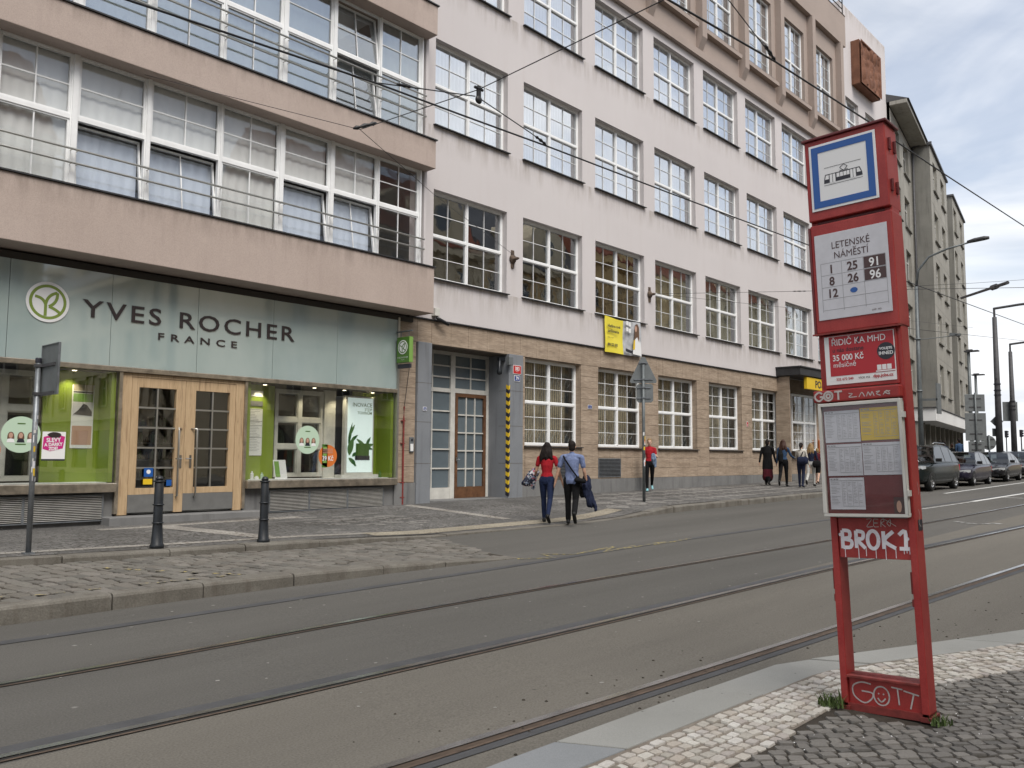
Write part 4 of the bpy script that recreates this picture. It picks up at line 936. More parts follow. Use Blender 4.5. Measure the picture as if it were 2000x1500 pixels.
block('far_terrace', 'low far terrace with red roof beyond the crossing', 175, 8, 40, 12, 9, 'cream', R(-70), 8, 2, 'roof_red')
# ============================================================ houses across the street, behind the viewer (seen in the window glass)
def ornate(name, label, x1, w, h, mat, trim, roof, cols, floors, gable=None, dorm=2, rz=5.0):
    o = tag(empty(name, (x1, -10.0, .0), math.pi), label, 'building'); gf = 4.2; fh = (h - gf - .6) / floors; pit = w / cols; ww, wh = 1.15, min(2.1, fh * .6); b = MB()
    ops = [(pit * (i + .5) - ww / 2, pit * (i + .5) + ww / 2, gf + fh * j + .75, gf + fh * j + .75 + wh) for i in range(cols) for j in range(floors)]
    shops = [(pit * (i + .5) - pit * .36, pit * (i + .5) + pit * .36, .5, 3.2) for i in range(cols)]
    wall_open(b, 0, w, 0, h, 0, ops + shops, .25); b.box(.01, w - .01, .6, 11, 0, h - .01); b.build('wall', mat, o); p = s = None
    for a in ops:
        if p is None: p = win_simple(ww, wh, .16); p.parent = o; p.location = (a[0], 0, a[2])
        else: copy_tree(p, o, (a[0], 0, a[2]))
    for a in shops: MB().box(a[0], a[1], .2, .24, .5, 3.2).build('shop_window', 'window_dark', o)
    for z, t in ((gf - .25, .3), (gf + fh - .1, .16), (h - .55, .5)): MB().box(-.02, w + .02, -t, .02, z, z + .28 + t * .3).build('cornice', trim, o)
    tr = MB()
    for a in ops:
        tr.box(a[0] - .2, a[0] - .003, -.09, -.002, a[2] - .1, a[3]).box(a[1] + .003, a[1] + .2, -.09, -.002, a[2] - .1, a[3]).box(a[0] - .25, a[1] + .25, -.16, -.002, a[3] + .12, a[3] + .32); tr.prism([(a[0] - .25, -.14, a[3] + .32), (a[1] + .25, -.14, a[3] + .32), ((a[0] + a[1]) / 2, -.14, a[3] + .62)], (0, .138, 0))
    for i in range(cols + 1): x = min(max(pit * i, .2), w - .2); tr.box(x - .17, x + .17, -.11, -.002, gf + .3, h - .6)
    tr.build('window_surrounds', trim, o); struct(o.children[-1], 'stuff')
    MB().prism([(-.02, -.5, h), (-.02, 3.8, h + rz), (-.02, 11, h)], (w + .04, 0, 0)).build('roof', roof, o)
    if gable:
        for c in gable:
            n = 12; pts = [(c - 2.6, 0, h - .1)] + [(c - 2.2 * math.cos(math.pi * k / n), 0, h + 1.6 + 2.0 * math.sin(math.pi * k / n)) for k in range(n + 1)] + [(c + 2.6, 0, h - .1)]
            MB().prism([(x, -.25, z) for x, y, z in pts], (0, 3.0, 0)).build('gable', trim, o); MB().prism([(c + .6 * math.cos(k * math.pi / 6), -.28, h + 1.7 + .8 * math.sin(k * math.pi / 6)) for k in range(12)], (0, .02, 0)).build('round_window', 'window_dark', o)
    for k in range(dorm):
        x = w * (k + .7) / (dorm + .4); MB().box(x - .7, x + .7, .6, 3.4, h + .6, h + 2.3).prism([(x - .9, .4, h + 2.3), (x + .9, .4, h + 2.3), (x, .4, h + 3.1)], (0, 3.2, 0)).build('dormer', trim, o)
        MB().box(x + 1.5, x + 2.1, 3.5, 4.2, h + rz - 2.2, h + rz + 1.0).build('chimney', 'terracotta', o)
    return o
ornate('ornate_house', 'ornate beige house mirrored in the left shop window', 14, 17, 15.5, 'stone_beige', 'cream', 'roof_red', 6, 3, None, 3)
ornate('ornate_house', 'beige house with a curved gable mirrored in the first plastered window', 42.5, 17, 15.6, 'stone_beige', 'stone_beige', 'roof_red', 5, 3, (4.2,), 1)
ornate('ornate_house', 'dark roofed ochre house mirrored in the second plastered window', 54.5, 12, 15.8, 'ochre', 'stone_beige', 'roof_grey', 4, 3, (5,), 2)
ornate('ornate_house', 'orange ochre house mirrored in the window above the yellow banner', 69, 14.5, 18.0, 'ochre', 'ochre', 'roof_red', 5, 3, (7,), 2)
ornate('ornate_house', 'beige house mirrored in the windows above the post office sign', 93, 24, 18, 'stone_beige', 'cream', 'roof_red', 7, 4, (4, 13), 2)
ornate('ornate_house', 'beige corner house mirrored in the left end of the glass fascia', -3, 20, 16, 'cream', 'stone_beige', 'roof_red', 6, 3, None, 3)
h_ = ornate('ornate_house', 'side street house mirrored dimly in the middle of the glass fascia', 25.5, 26, 14, 'stone_beige', 'stone_beige', 'roof_grey', 7, 3, None, 4); h_.location = (25.5, -22, 0); h_.rotation_euler = (0, 0, R(-90))
h_ = ornate('ornate_house', 'far house across the side street mirrored low in the glass fascia', 40, 40, 11, 'cream', 'stone_beige', 'roof_red', 9, 2, None, 4); h_.location = (44, -95, 0)
# ============================================================ the red tram stop sign
SG = tag(empty('tram_stop_sign', (SGX, SGY, near_z(SGX) - .005), rot=(0, 0, 0)), 'tall red metal tram stop sign frame with timetable case and graffiti', 'stop sign')
SG.matrix_world = Matrix.Translation(SG.location) @ Matrix.Rotation(R(-90), 4, 'Z') @ Matrix.Rotation(R(-2.25), 4, 'Y')
# local: x right, y away from the viewer, z up
def sp(b, name, mat, **kw): return b.build(name, mat, SG, **kw)
for x in (-.24, .2): 
    po = sp(MB().box(x, x + .04, 0, .13, 0, 2.9), 'post', 'red_paint', bevel=.004)
    MB().box(x - .012 if x < 0 else x - .006, x + .052, -.012, .142, 0, .025).build('foot_plate', 'red_rust', po)
    for z, h in ((.68, .12), (.61, .04)): MB().box(x + (-.012 if x < 0 else -.014), x + .004, .02, .06, z, z + h).build('lug', 'red_rust', po)
# top light box with the tram sign
bx_ = sp(MB().box(-.24, .24, -.035, .165, 2.895, 3.4), 'light_box', 'red_paint', bevel=.006)
MB().box(-.255, .255, -.05, .18, 3.4, 3.416).build('lid', 'red_dark', bx_, bevel=.004)
for z in (2.99, 3.24):
    for y in (.02, .11): MB().tube([(.247, y, z), (.247, y, z + .075)], .008, 8).box(.24, .244, y - .02, y + .02, z + .005, z + .07).build('hinge', 'red_dark', bx_)
yf = -.037
pl = sp(MB().box(-.213, .187, yf - .004, yf, 2.952, 3.367), 'stop_plate', 'sign_white', bevel=.002)
fr = MB(); ring(fr, -.198, .172, 2.968, 3.352, yf - .0062, yf - .0045, .04); fr.build('blue_border', 'blue_sign', pl)
def q2(b, pts, dy, mi=0): b.face([(x, yf - .0046 - dy, z) for x, z in pts], mi)
tb = MB(); cx, cz = -.013, 3.135
def T(x, z): return (cx + x * .0105, cz + z * .0105)
q2(tb, [T(-11, -2.2), T(11, -2.2), T(10.8, -.2), T(-10.9, -.2)], .0005, 0); q2(tb, [T(-10.9, -.2), T(10.8, -.2), T(9.6, 3), T(-10.2, 3)], .0005, 0)
for a, c in ((-7.6, -6.1), (-5.8, -4.3), (4.2, 5.6), (5.9, 7.3)): q2(tb, [T(a, -2.6), T(c, -2.6), T(c, 2.5), T(a, 2.5)], .0011, 1)
for a, c in ((-3.6, -1.9), (-1.6, .1), (.4, 2.1), (2.3, 3.8)): q2(tb, [T(a, 0), T(c, 0), T(c, 2.4), T(a, 2.4)], .0011, 1)
q2(tb, [T(-10.3, 0), T(-8.1, 0), T(-8.1, 2.4), T(-9.8, 2.4)], .0011, 1); q2(tb, [T(7.9, 0), T(10.2, 0), T(9.2, 2.4), T(7.9, 2.4)], .0011, 1)
for k, l in enumerate([[(-11, -3.4), (11, -3.4)], [(-10.5, 7.0), (10.5, 7.0)], [(-1.8, 3.4), (3.0, 3.4)], [(.2, 3.4), (-1.6, 5.2)], [(-1.6, 5.2), (.6, 6.8)], [(1, 3.4), (2.8, 5.2)], [(2.8, 5.2), (.6, 6.8)]]):
    tb.strip([(T(*p)[0], yf - .0052 - k * .0002, T(*p)[1]) for p in l], .0035 if k > 1 else .0025, 0, 0, nrm=(0, -1, 0))
tb.build('tram_pictogram', ['ink', 'sign_white'], pl, weld=False)
sp(MB().box(-.2, .2, .0, .13, 2.88, 2.895), 'cross_bar', 'red_dark')
# name board
nb = sp(MB().box(-.238, .245, -.03, .15, 2.2, 2.87), 'name_panel', 'red_paint', bevel=.006)
MB().box(-.25, -.236, -.034, .0, 2.19, 2.86).build('edge_strip', 'red_dark', nb)
yn = -.032
wb = sp(MB().box(-.215, .214, yn - .003, yn + .001, 2.278, 2.803), 'name_board', 'paper', bevel=.001)
def nt_(s, size, x, z, mat='ink_brown', **kw): return text('lettering', s, size, mat, wb, (x, yn - .0045, z), (1, 0, 0), **kw)
nt_('LETENSKÉ', .058, -.0, 2.705, align='CENTER', sx=.88); w_of = lambda s: max(v.co.x for v in text_mesh(s, .058, sx=.88).vertices)
wf, wa, wb_ = w_of('NÁMESTÍ'), w_of('NÁM'), w_of('NÁME'); nt_('NÁMESTÍ', .058, -wf / 2, 2.643, sx=.88); ec = -wf / 2 + (wa + wb_) / 2 + .002
cr = MB(); cr.prism([(ec + a_ * .011, yn - .0045, 2.643 + z_) for a_, z_ in ((-1, .053), (-.55, .053), (0, .0475), (.55, .053), (1, .053), (.2, .043), (-.2, .043))], (0, .0005, 0)); cr.build('caron', 'ink_brown', wb)
gl_ = MB()
for x in (-.185, -.06, .068, .195): gl_.box(x - .0012, x + .0012, yn - .0036, yn - .003, 2.325, 2.622)
for z in (2.622, 2.548, 2.474, 2.4, 2.335):
    for a, c in ((-.1838, -.0612), (-.0588, .0668), (.0692, .1938)): gl_.box(a, c, yn - .0036, yn - .003, z - .0012, z + .0012)
gl_.build('table_lines', 'ink_grey', wb)
rb_ = MB()
for z in (2.552, 2.478): rb_.box(.071, .193, yn - .004, yn - .003, z, z + .067)
rb_.build('night_line_field', 'ink_brown', wb)
for s, x, z in (('1', -.122, 2.558), ('8', -.122, 2.484), ('12', -.122, 2.41), ('25', .004, 2.558), ('26', .004, 2.484)): nt_(s, .072, x, z, bold=.0018, align='CENTER', sx=.9)
for s, z in (('91', 2.558), ('96', 2.484)): nt_(s, .072, .132, z, 'sign_white', bold=.0015, align='CENTER', sx=.9)
sk = MB(); sk.face([(.004 + .022 * math.cos(k * .524), yn - .0045, 2.435 + .016 * math.sin(k * .524)) for k in range(12)]); sk.build('blue_sticker', 'blue_sign', wb)
nt_('DPP  PID', .014, .1, 2.295, 'ink_brown'); 
sp(MB().box(-.2, .2, .03, .06, 2.16, 2.2), 'cross_bar', 'red_paint')
# advertisement
ad = sp(MB().box(-.213, .217, -.015, .09, 1.862, 2.185), 'advert_panel', 'red_paint', bevel=.004)
MB().prism([(-.255, -.05, 2.187), (-.255, .1, 2.215), (-.255, .1, 2.222), (-.255, -.05, 2.198)], (.5, 0, 0)).build('lip', 'red_rust', ad)
ya = -.017; MB().box(-.2, .205, ya - .002, ya, 1.885, 2.175).build('poster', 'paper_white', ad)
plain('poster_red', (.45, .02, .03), .5); MB().box(-.172, .2, ya - .0032, ya - .0022, 1.935, 2.172).build('poster_field', 'poster_red', ad)
def at_(s, size, x, z, mat='sign_white', **kw): return text('lettering', s, size, mat, ad, (x, ya - .0045, z), (1, 0, 0), **kw)
at_('ŘIDIČ KA MHD', .054, -.158, 2.118, sx=.87); at_('/', .054, -.005, 2.118, 'ink', bold=.0013); at_('u nás dostane', .036, -.153, 2.078, 'ink', bold=.0003, sx=.92); at_('35 000 Kč', .05, -.155, 2.026, bold=.0008, sx=.86); at_('měsíčně', .04, -.153, 1.987, sx=.95)
at_('222 672 540', .02, -.14, 1.908, 'poster_red', bold=.0004); at_('více na', .024, -.01, 1.908, 'ink_brown'); at_('dpp.jobs.cz', .025, .075, 1.908, 'poster_red', bold=.0007)
bd = MB(); bd.face([(.155 + .05 * math.cos(k * .314), ya - .0042, 2.055 + .05 * math.sin(k * .314)) for k in range(20)]); bd.build('round_badge', 'ink', ad)
for s, sz, z in (('VOLEJTE', .019, 2.064), ('IHNED', .027, 2.034)): text('lettering', s, sz, 'sign_white', ad, (.155, ya - .0052, z), (1, 0, 0), bold=.0006, align='CENTER')
tr_ = MB()
for x in (.1, .128, .156): tr_.box(x, x + .024, ya - .0042, ya - .0032, 1.948, 1.978)
tr_.box(.092, .2, ya - .0042, ya - .0032, 1.938, 1.945).build('printed_tram', 'sign_white', ad)
# bar with scratched tags
gb_ = sp(MB().box(-.272, .227, -.06, .04, 1.782, 1.852), 'tag_bar', 'red_paint', bevel=.008)
def graf(parent, strokes, org, s, y, w, mat, name='graffiti'):
    b = MB()
    for k, st_ in enumerate(strokes): 
        P_ = [Vector((org[0] + p[0] * s, y - k * .0003, org[1] + p[1] * s)) for p in st_]
        if len(P_) > 2: P_ = [.5 * ((2 * b_) + (c - a) * t + (2 * a - 5 * b_ + 4 * c - d) * t * t + (3 * b_ - a - 3 * c + d) * t ** 3) for i in range(len(P_) - 1) for a, b_, c, d in [(P_[max(i - 1, 0)], P_[i], P_[i + 1], P_[min(i + 2, len(P_) - 1)])] for t in (0, .25, .5, .75)] + [P_[-1]]
        for i_, q_ in enumerate(P_): q_.y -= i_ * 2e-5
        b.strip(P_, w, 0, 0, nrm=(0, -1, 0))
    return b.build(name, mat, parent, weld=False)
Gs = [(.9, .8), (.55, 1), (.1, .7), (.1, .3), (.5, 0), (.9, .25), (.95, .45), (.6, .45)]
Os = [(.5 + .5 * math.cos(a * .5236), .5 + .5 * math.sin(a * .5236)) for a in range(13)]
def sh_(l, dx, dy=0, sx=1, sy=1): return [(p[0] * sx + dx, p[1] * sy + dy) for p in l]
graf(gb_, [Gs, sh_(Os, 1.1), [(2.3, .95), (3.2, .95)], [(2.75, .95), (2.75, 0)], sh_(Os, 1.38, .28, .45, .45)], (-.262, 1.79), .052, -.0625, .011, 'chalk')
graf(gb_, [[(0, .2), (.5, .9), (.9, .2)], [(1.2, .2), (1.5, .9), (1.8, .3), (2.1, .9), (2.4, .2)], [(2.7, .8), (3.3, .9), (2.8, .5), (3.4, .2)], [(3.8, .3), (4.4, .9), (4.8, .3), (4.0, .7), (4.9, .8)], [(-1.6, .9), (-1.0, .8), (-1.6, .3), (-.3, .3)]], (.0, 1.79), .036, -.0625, .005, 'chalk')
# timetable case
cs = sp(MB().box(-.235, .225, -.05, .0, 1.115, 1.765), 'timetable_case', 'red_dark')
cf = MB(); ring(cf, -.243, .23, 1.108, 1.772, -.075, -.03, .018); cf.build('case_frame', 'white_old', cs, bevel=.003)
MB().box(-.225, .212, -.064, -.062, 1.126, 1.754).build('glass', 'glass_clear', cs)
for z in (1.225, 1.665): MB().box(.23, .243, -.07, -.035, z, z + .032).build('hinge', 'white_old', cs)
def sheet_(x, z, w, h, mat, seed):
    o = MB().box(x, x + w, -.0535, -.0515, z, z + h).build('timetable', mat, cs); r_ = random.Random(seed); b = MB()
    for xx in (.36, .5, .66, .82): b.box(x + w * xx, x + w * xx + .0012, -.0545, -.0538, z + h * .12, z + h * .88)
    b.box(x + .004, x + w - .004, -.0545, -.0538, z + h * .9, z + h * .915); b.box(x + w * .36, x + w - .004, -.0546, -.0539, z + h * .1, z + h * .11)
    for j in range(15):
        zz = z + h * (.84 - j * .048)
        for a, c in ((.04, .3), (.385, .47), (.53, .63), (.69, .79), (.85, .95)):
            if r_.random() < .86: b.box(x + w * a, x + w * (a + (c - a) * r_.uniform(.5, 1)), -.0543, -.0538, zz, zz + h * .012)
    for a in (.03, .12, .2): b.box(x + w * a, x + w * (a + .06), -.0545, -.0538, z + h * .935, z + h * .975)
    b.build('timetable_print', 'ink_grey', cs); return o
sheet_(-.215, 1.54, .205, .185, 'paper', 1); sheet_(-.005, 1.545, .21, .186, 'paper_yellow', 2); sheet_(-.211, 1.345, .203, .183, 'paper', 3); sheet_(-.004, 1.346, .21, .184, 'paper', 4); sheet_(-.207, 1.15, .2, .183, 'paper', 5)
MB().box(.15, .205, -.0535, -.0515, 1.13, 1.22).build('small_card', 'ink_brown', cs); cb = MB(); cb.face([(.178 + .014 * math.cos(k * .6), -.0545, 1.168 + .034 * math.sin(k * .6)) for k in range(10)]); cb.build('card_figure', 'skin_print', cs)
sp(MB().box(-.225, .215, .135, .185, 1.1, 1.78), 'rear_case', 'white_old', bevel=.004)
# sprayed panel
gp = sp(MB().box(-.198, .2, .01, .05, .868, 1.1), 'sprayed_panel', 'red_paint', bevel=.003); sp(MB().box(-.2, .2, .0, .12, 1.1, 1.112), 'cross_bar', 'ink_grey')
BR = [[(.1, 1), (.1, -.05)], [(.1, 1), (.5, .95), (.5, .6), (.12, .52), (.6, .4), (.55, .05), (.12, .02)], [(.9, 1), (.9, 0)], [(.9, .98), (1.3, .9), (1.25, .55), (.95, .5), (1.4, 0)], sh_(Os, 1.55, 0, .62, 1), [(2.45, 1), (2.45, 0)], [(3.0, 1), (2.5, .48), (3.1, .05)], [(3.3, .8), (3.65, 1.02), (3.65, .05)], [(3.3, .05), (4.05, .05)]]
graf(gp, BR, (-.186, .925), .1, .0085, .021, 'spray_white')
dr_ = MB()
for k, (x, z, l) in enumerate(((-.166, .92, .05), (-.088, .925, .06), (-.045, .93, .05), (.01, .925, .055), (.065, .925, .06), (.12, .93, .055), (-.196 + .01, 1.0, .06), (.165, .93, .03), (.18, .93, .025), (.195, .93, .03))): dr_.box(x, x + .004, .0078, .0085, z - l, z)
dr_.build('paint_drips', 'spray_white', gp)
dt = MB()
for x, z in ((-.188, 1.0), (.19, .985)): dt.face([(x + .01 * math.cos(k * .7), .0075, z + .01 * math.sin(k * .7)) for k in range(9)])
dt.build('paint_dots', 'spray_white', gp, weld=False)
graf(gp, [[(0, 1), (.7, 1), (0, 0), (.8, 0)], [(1.6, 1), (1, 1), (1, .5), (1.5, .5), (1, .5), (1, 0), (1.6, 0)], [(1.9, 0), (2.0, 1), (2.4, .8), (2.0, .5), (2.5, 0)], [(2.7, .5), (3.2, 1), (3.1, .1), (2.7, .5)], [(2.2, 1.15), (3.9, .1)]], (-.03, 1.05), .042, .0062, .0035, 'chalk')
# foot panel
fp = sp(MB().box(-.2, .2, .02, .09, .02, .2), 'foot_panel', 'red_paint', bevel=.004); MB().box(-.2, .2, -.01, .13, .185, .2).build('foot_shelf', 'red_rust', fp, bevel=.003); MB().box(-.24, .24, .0, .13, .0, .04).build('base_rail', 'red_rust', fp)
graf(fp, [[(1.0, .95), (.5, 1), (.05, .75), (.1, .25), (.6, -.05), (1.0, .2), (1.05, .5), (.5, .55)], sh_(Os, 1.12, -.05, .8, .95), [(1.35, .55), (1.4, .5)], [(1.6, .55), (1.65, .5)], [(1.32, .3), (1.5, .12), (1.72, .32)], [(2.05, .95), (2.6, .9)], [(2.35, .92), (2.4, .1)], [(2.65, .85), (3.4, .7)], [(3.15, .75), (2.95, -.02)]], (-.18, .055), .108, .0185, .008, 'chalk')
sp(MB().box(.2395, .2425, .045, .115, 1.03, 1.09), 'black_sticker', 'ink')
graf(SG, [[(.15, 1.0), (.18, .9), (.16, .86)], [(.12, .7), (.16, .62), (.11, .55), (.17, .5)]], (0, .8), .5, .0, .004, 'chalk', 'side_scratch')
for o in [c for c in SG.children if c.name.startswith('side_scratch')]: o.data.transform(Matrix.Translation((.2425, 0, 0)) @ Matrix.Rotation(R(90), 4, 'Z'))
# --- grass tufts at its feet
plain('grass', (.075, .115, .03), .8, var=.35, vs=25)
def tuft(label, x, y, n, r, h):
    b = MB()
    for k in range(n):
        a, d = rnd.random() * 6.28, r * rnd.random() ** .6; px, py = x + d * math.cos(a), y + d * math.sin(a); a2 = rnd.random() * 6.28; hh = h * rnd.uniform(.4, 1); le = hh * rnd.uniform(.2, .8); w = rnd.uniform(.003, .007); z = near_z(px)
        p = [Vector((px, py, z)), Vector((px + le * .35 * math.cos(a2), py + le * .35 * math.sin(a2), z + hh * .6)), Vector((px + le * math.cos(a2), py + le * math.sin(a2), z + hh))]; s_ = Vector((-math.sin(a2), math.cos(a2), 0)) * w
        b.face([p[0] - s_, p[0] + s_, p[1] + s_ * .8, p[1] - s_ * .8]); b.face([p[1] - s_ * .8, p[1] + s_ * .8, p[2]])
    o = b.build('grass_tuft', 'grass', weld=False); o['label'] = label; o['category'] = 'grass'; o['group'] = 'grass at the foot of the stop sign'; return o
tuft('taller tuft of grass at the street side foot of the red sign', SGX - .02, SGY + .29, 95, .08, .085); tuft('low tuft of grass at the near corner of the red sign foot', SGX + .02, SGY - .29, 55, .06, .06)
# litter: petals and crumbs on the setts
lt = MB()
for k in range(90):
    x, y = SGX + rnd.gauss(.1, .7), SGY - .15 + rnd.gauss(-.2, .45); r_ = rnd.uniform(.003, .008); z = near_z(x) + .009; a = rnd.random() * 3
    if y > lin(KD, x) + .2: continue
    lt.face([(x + r_ * math.cos(a + q * 1.57) * (1 if q % 2 else .5), y + r_ * math.sin(a + q * 1.57) * (1 if q % 2 else .5), z + .001 * q) for q in range(4)])
struct(lt.build('litter', 'paper_white', weld=False), 'stuff')
# ============================================================ things fixed to the facade
YG_ = YG - .016
def flat(name, label, cat, x, y, z, group=None): return tag(empty(name, (x, y, z)), label, cat, group)
# hanging shop sign
hs = flat('hanging_sign', 'small green hanging shop sign with white round emblem on a bracket', 'sign', 13.03, YF - .1, 3.7)
plain('sign_green', (.07, .17, .02), .4); plain('sign_green_light', (.2, .36, .08), .4)
# the plate hangs square to the facade: local y runs out from the wall
ho = MB().box(-.06, .06, -.46, -.02, 0, .6).build('plate', ['sign_green'], hs, bevel=.004); MB().box(-.055, .055, -.462, -.459, .005, .595).build('edge_painted_lit', 'sign_green_light', hs)  # paler green on the outer edge paints in the light it catches
eb = MB(); emblem(eb, (0, .36), .165, 0, 1, 0); e_ = eb.build('emblem', ['sign_white', 'sign_green'], hs, weld=False); e_.data.transform(Matrix.Translation((-.067, -.24, 0)) @ Matrix.Rotation(R(-90), 4, 'Z'))
text('lettering', 'YVES ROCHER', .05, 'sign_white', hs, (-.0655, -.24, .1), (0, -1, 0), align='CENTER', space=1.2); text('lettering', 'FRANCE', .025, 'sign_white', hs, (-.0655, -.24, .055), (0, -1, 0), align='CENTER', space=1.4)
MB().tube([(0, .1, .74), (0, -.5, .74)], .018, 8).box(-.02, .02, .07, .1, .2, .8).build('bracket', 'galv', hs); 
for y in (-.1, -.38): MB().tube([(0, y, .6), (0, y, .74)], .008, 6).build('hanger', 'galv', hs)
MB().box(-.03, .03, -.45, -.03, -.13, -.03).build('under_plate', 'ink', hs)
# house numbers
def plate(name, label, x, z, w, h, mat, s, size, y=YF - .075, sub=None):
    o = flat(name, label, 'number plate', x, y, z, 'house number plates'); MB().box(0, w, -.008, 0, 0, h).build('plate', 'sign_white', o); MB().box(.012, w - .012, -.0105, -.008, .012, h - .012).build('field', mat, o)
    text('number', s, size, 'sign_white', o, (w / 2, -.0125, h * (.42 if sub else .2)), (1, 0, 0), bold=size * .02, align='CENTER', sx=.9)
    if sub:
        for k, t_s in enumerate(sub): text('lettering', t_s, .035, 'sign_white', o, (w / 2, -.0125, h * (.25 - .16 * k)), (1, 0, 0), align='CENTER')
plain('enamel_red', (.5, .03, .03), .3); plain('enamel_blue', (.02, .05, .22), .3)
plate('house_number', 'red enamel house number plate 383 on the grey portal pier', 17.1, 3.77, .33, .24, 'enamel_red', '383', .14, sub=('Praha 7',)); plate('house_number', 'blue enamel house number plate 79 below the red one', 17.15, 3.57, .23, .165, 'enamel_blue', '79', .14)
plate('enamel_marker', 'blue marker plate on the stone between two barred windows', 20.55, 2.98, .2, .12, 'enamel_blue', '1 2', .07, YF - .004); plate('enamel_marker', 'small blue marker on the left grey portal pier', 13.86, 2.62, .12, .1, 'enamel_blue', 'M', .06); plate('enamel_marker', 'small red plate on the stone pier before the porch', 30.75, 2.75, .14, .2, 'enamel_red', 'H', .09, YF - .004)
# intercom, camera, entrance lamps
ic = flat('intercom', 'silver door intercom panel on the stone pier beside the shop', 'intercom', 13.5, YF - .002, 1.62); MB().box(0, .13, -.03, 0, 0, .36).build('case', 'galv', ic, bevel=.006); MB().lathe([(.03, 0), (.03, .006)], (.065, -.036, .29), 14, axis='y').build('lens', 'ink', ic); MB().box(.02, .11, -.034, -.03, .03, .2).build('buttons', 'paper_white', ic)
cc = flat('security_camera', 'black bullet security camera under the plaster above the entrance', 'camera', 14.25, YF, 4.92); MB().box(-.09, .07, -.14, 0, .06, .26).build('junction_box', 'white_old', cc, bevel=.01); MB().tube([(0, -.08, .08), (.05, -.12, -.02)], .02, 8).build('arm', 'wire', cc); MB().tube([(-.02, -.12, .02), (.05, -.12, -.01), (.33, -.18, -.12)], [.03, .045, .045], 12).build('body', 'wire', cc, smooth=True)
la = flat('entrance_lamp', 'dark wall lamp inside the entrance recess', 'lamp', 16.75, YF + .1, 3.75); MB().lathe([(.02, -.03), (.065, 0), (.075, .07), (.04, .16), (.04, .38)], (0, 0, 0), 14).build('lamp_body', 'cast_iron', la, smooth=True); MB().box(-.05, .2, -.03, .03, .36, .44).build('arm', 'cast_iron', la)
sn = flat('motion_sensor', 'small pale sensor box on top of the grey portal pier', 'sensor', 16.98, YF - .2, 3.98); MB().box(-.16, .0, 0, .12, 0, .22).build('case', 'sign_back', sn, bevel=.01)
# rusty conduit on the stone pier
cd = flat('conduit', 'thin rusty conduit pipe running up the stone pier beside the shop', 'pipe', 13.3, YF - .03, .4); MB().tube([(0, 0, -.1), (0, 0, 2.0), (.02, .01, 2.3)], .022, 8).build('pipe', 'red_rust', cd); MB().tube([(.02, .01, 2.3), (.12, .01, 3.0), (.16, .0, 3.3)], .006, 6).build('cable', 'wire', cd)
for z in (.15, .5, 1.42, 1.95): MB().box(-.08, .05, -.012, .02, z, z + .02).build('clamp', 'red_rust', cd)
# facade wire anchors
def rosette(label, x, z):
    o = flat('wall_anchor', label, 'anchor', x, YF, z, 'ornate wire anchors'); MB().lathe([(.03, 0), (.13, -.02), (.11, -.06), (.05, -.1), (.04, -.2), (.015, -.26)], (0, 0, 0), 12, axis='y').build('boss', 'rust', o, smooth=True); MB().prism([(-.05, -.03, -.25), (.05, -.03, -.25), (.07, -.03, 0), (.05, -.03, .25), (-.05, -.03, .25), (-.07, -.03, 0)], (0, .03, 0)).build('back_plate', 'rust', o)
rosette('dark cast wire anchor between the first two plastered windows', 17.12, 6.93); rosette('dark cast wire anchor right of the yellow banner', 23.95, 6.95)
# terracotta relief
rl = flat('wall_relief', 'square brown terracotta relief high on the pale end wall', 'relief', 42.9, YF, 20.6); rb = MB(); nx, nz = 44, 38; rr = random.Random(3); bl = [(rr.random(), rr.random(), rr.uniform(.05, .16), rr.uniform(.4, 1)) for _ in range(46)]
def rh(u, v):
    h = 0
    for a, c, r_, k in bl: d = math.hypot(u - a, (v - c) * .7) / r_; h = max(h, k * (1 - d * d)) if d < 1 else h
    return h
for i in range(nx + 1):
    for j in range(nz + 1): 
        u, v = i / nx, j / nz; e = min(u, v, 1 - u, 1 - v); rb.v.append((u * 2.95, -.42 - (.13 * rh(u, v) + .03 * math.sin(u * 31 + 4 * v) if e > .04 else .1), v * 2.3))
for i in range(nx):
    for j in range(nz): k = i * (nz + 1) + j; rb.f.append((k, k + nz + 1, k + nz + 2, k + 1)); rb.m.append(0)
rb.build('carving', 'terracotta', rl, smooth=False); MB().box(0, 2.95, -.43, 0, 0, 2.3).build('slab', 'terracotta', rl)
# yellow banner
bn = flat('banner', 'yellow and photo printed banner hung below a first floor window', 'banner', 21.3, YF - .05, 4.78)
def bansheet(x0, x1, z0, z1, mat, name, dy=0.0):
    b = MB(); n, m = 14, 8; f = lambda x, z: -.03 * math.sin(x * 4.2 + z) - .015 * math.sin(z * 5 + x * 2) - .03 - dy
    for i in range(n + 1):
        for j in range(m + 1): x, z = x0 + (x1 - x0) * i / n, z0 + (z1 - z0) * j / m; b.v.append((x + .02 * (1 - z), f(x, z), z - .05 * math.sin(x * 1.6) * (z / 1.1)))
    for i in range(n):
        for j in range(m): k = i * (m + 1) + j; b.f.append((k, k + m + 1, k + m + 2, k + 1)); b.m.append(0)
    return b.build(name, mat, bn, smooth=True)
plain('banner_yellow', (.8, .68, .06), .6); plain('photo_grey', (.45, .46, .48), .6, var=.3, vs=5)
bansheet(0, 1.03, 0, 1.13, 'banner_yellow', 'printed_half'); bansheet(1.03, 2.0, 0, 1.13, 'photo_grey', 'photo_half')
for s, sz, z in (('Hledáme nové', .13, .78), ('zaměstnance', .13, .62), ('Pojďte k nám', .065, .44), ('800 223 000', .12, .2)): text('lettering', s, sz, 'ink', bn, (.08, -.1, z), (1, 0, 0), bold=.004 if sz > .1 else 0, sx=.88)
def fig(pts, mat, name, dy): bb = MB(); bb.face([(x, -.1 - dy, z) for x, z in pts]); bb.build(name, mat, bn)
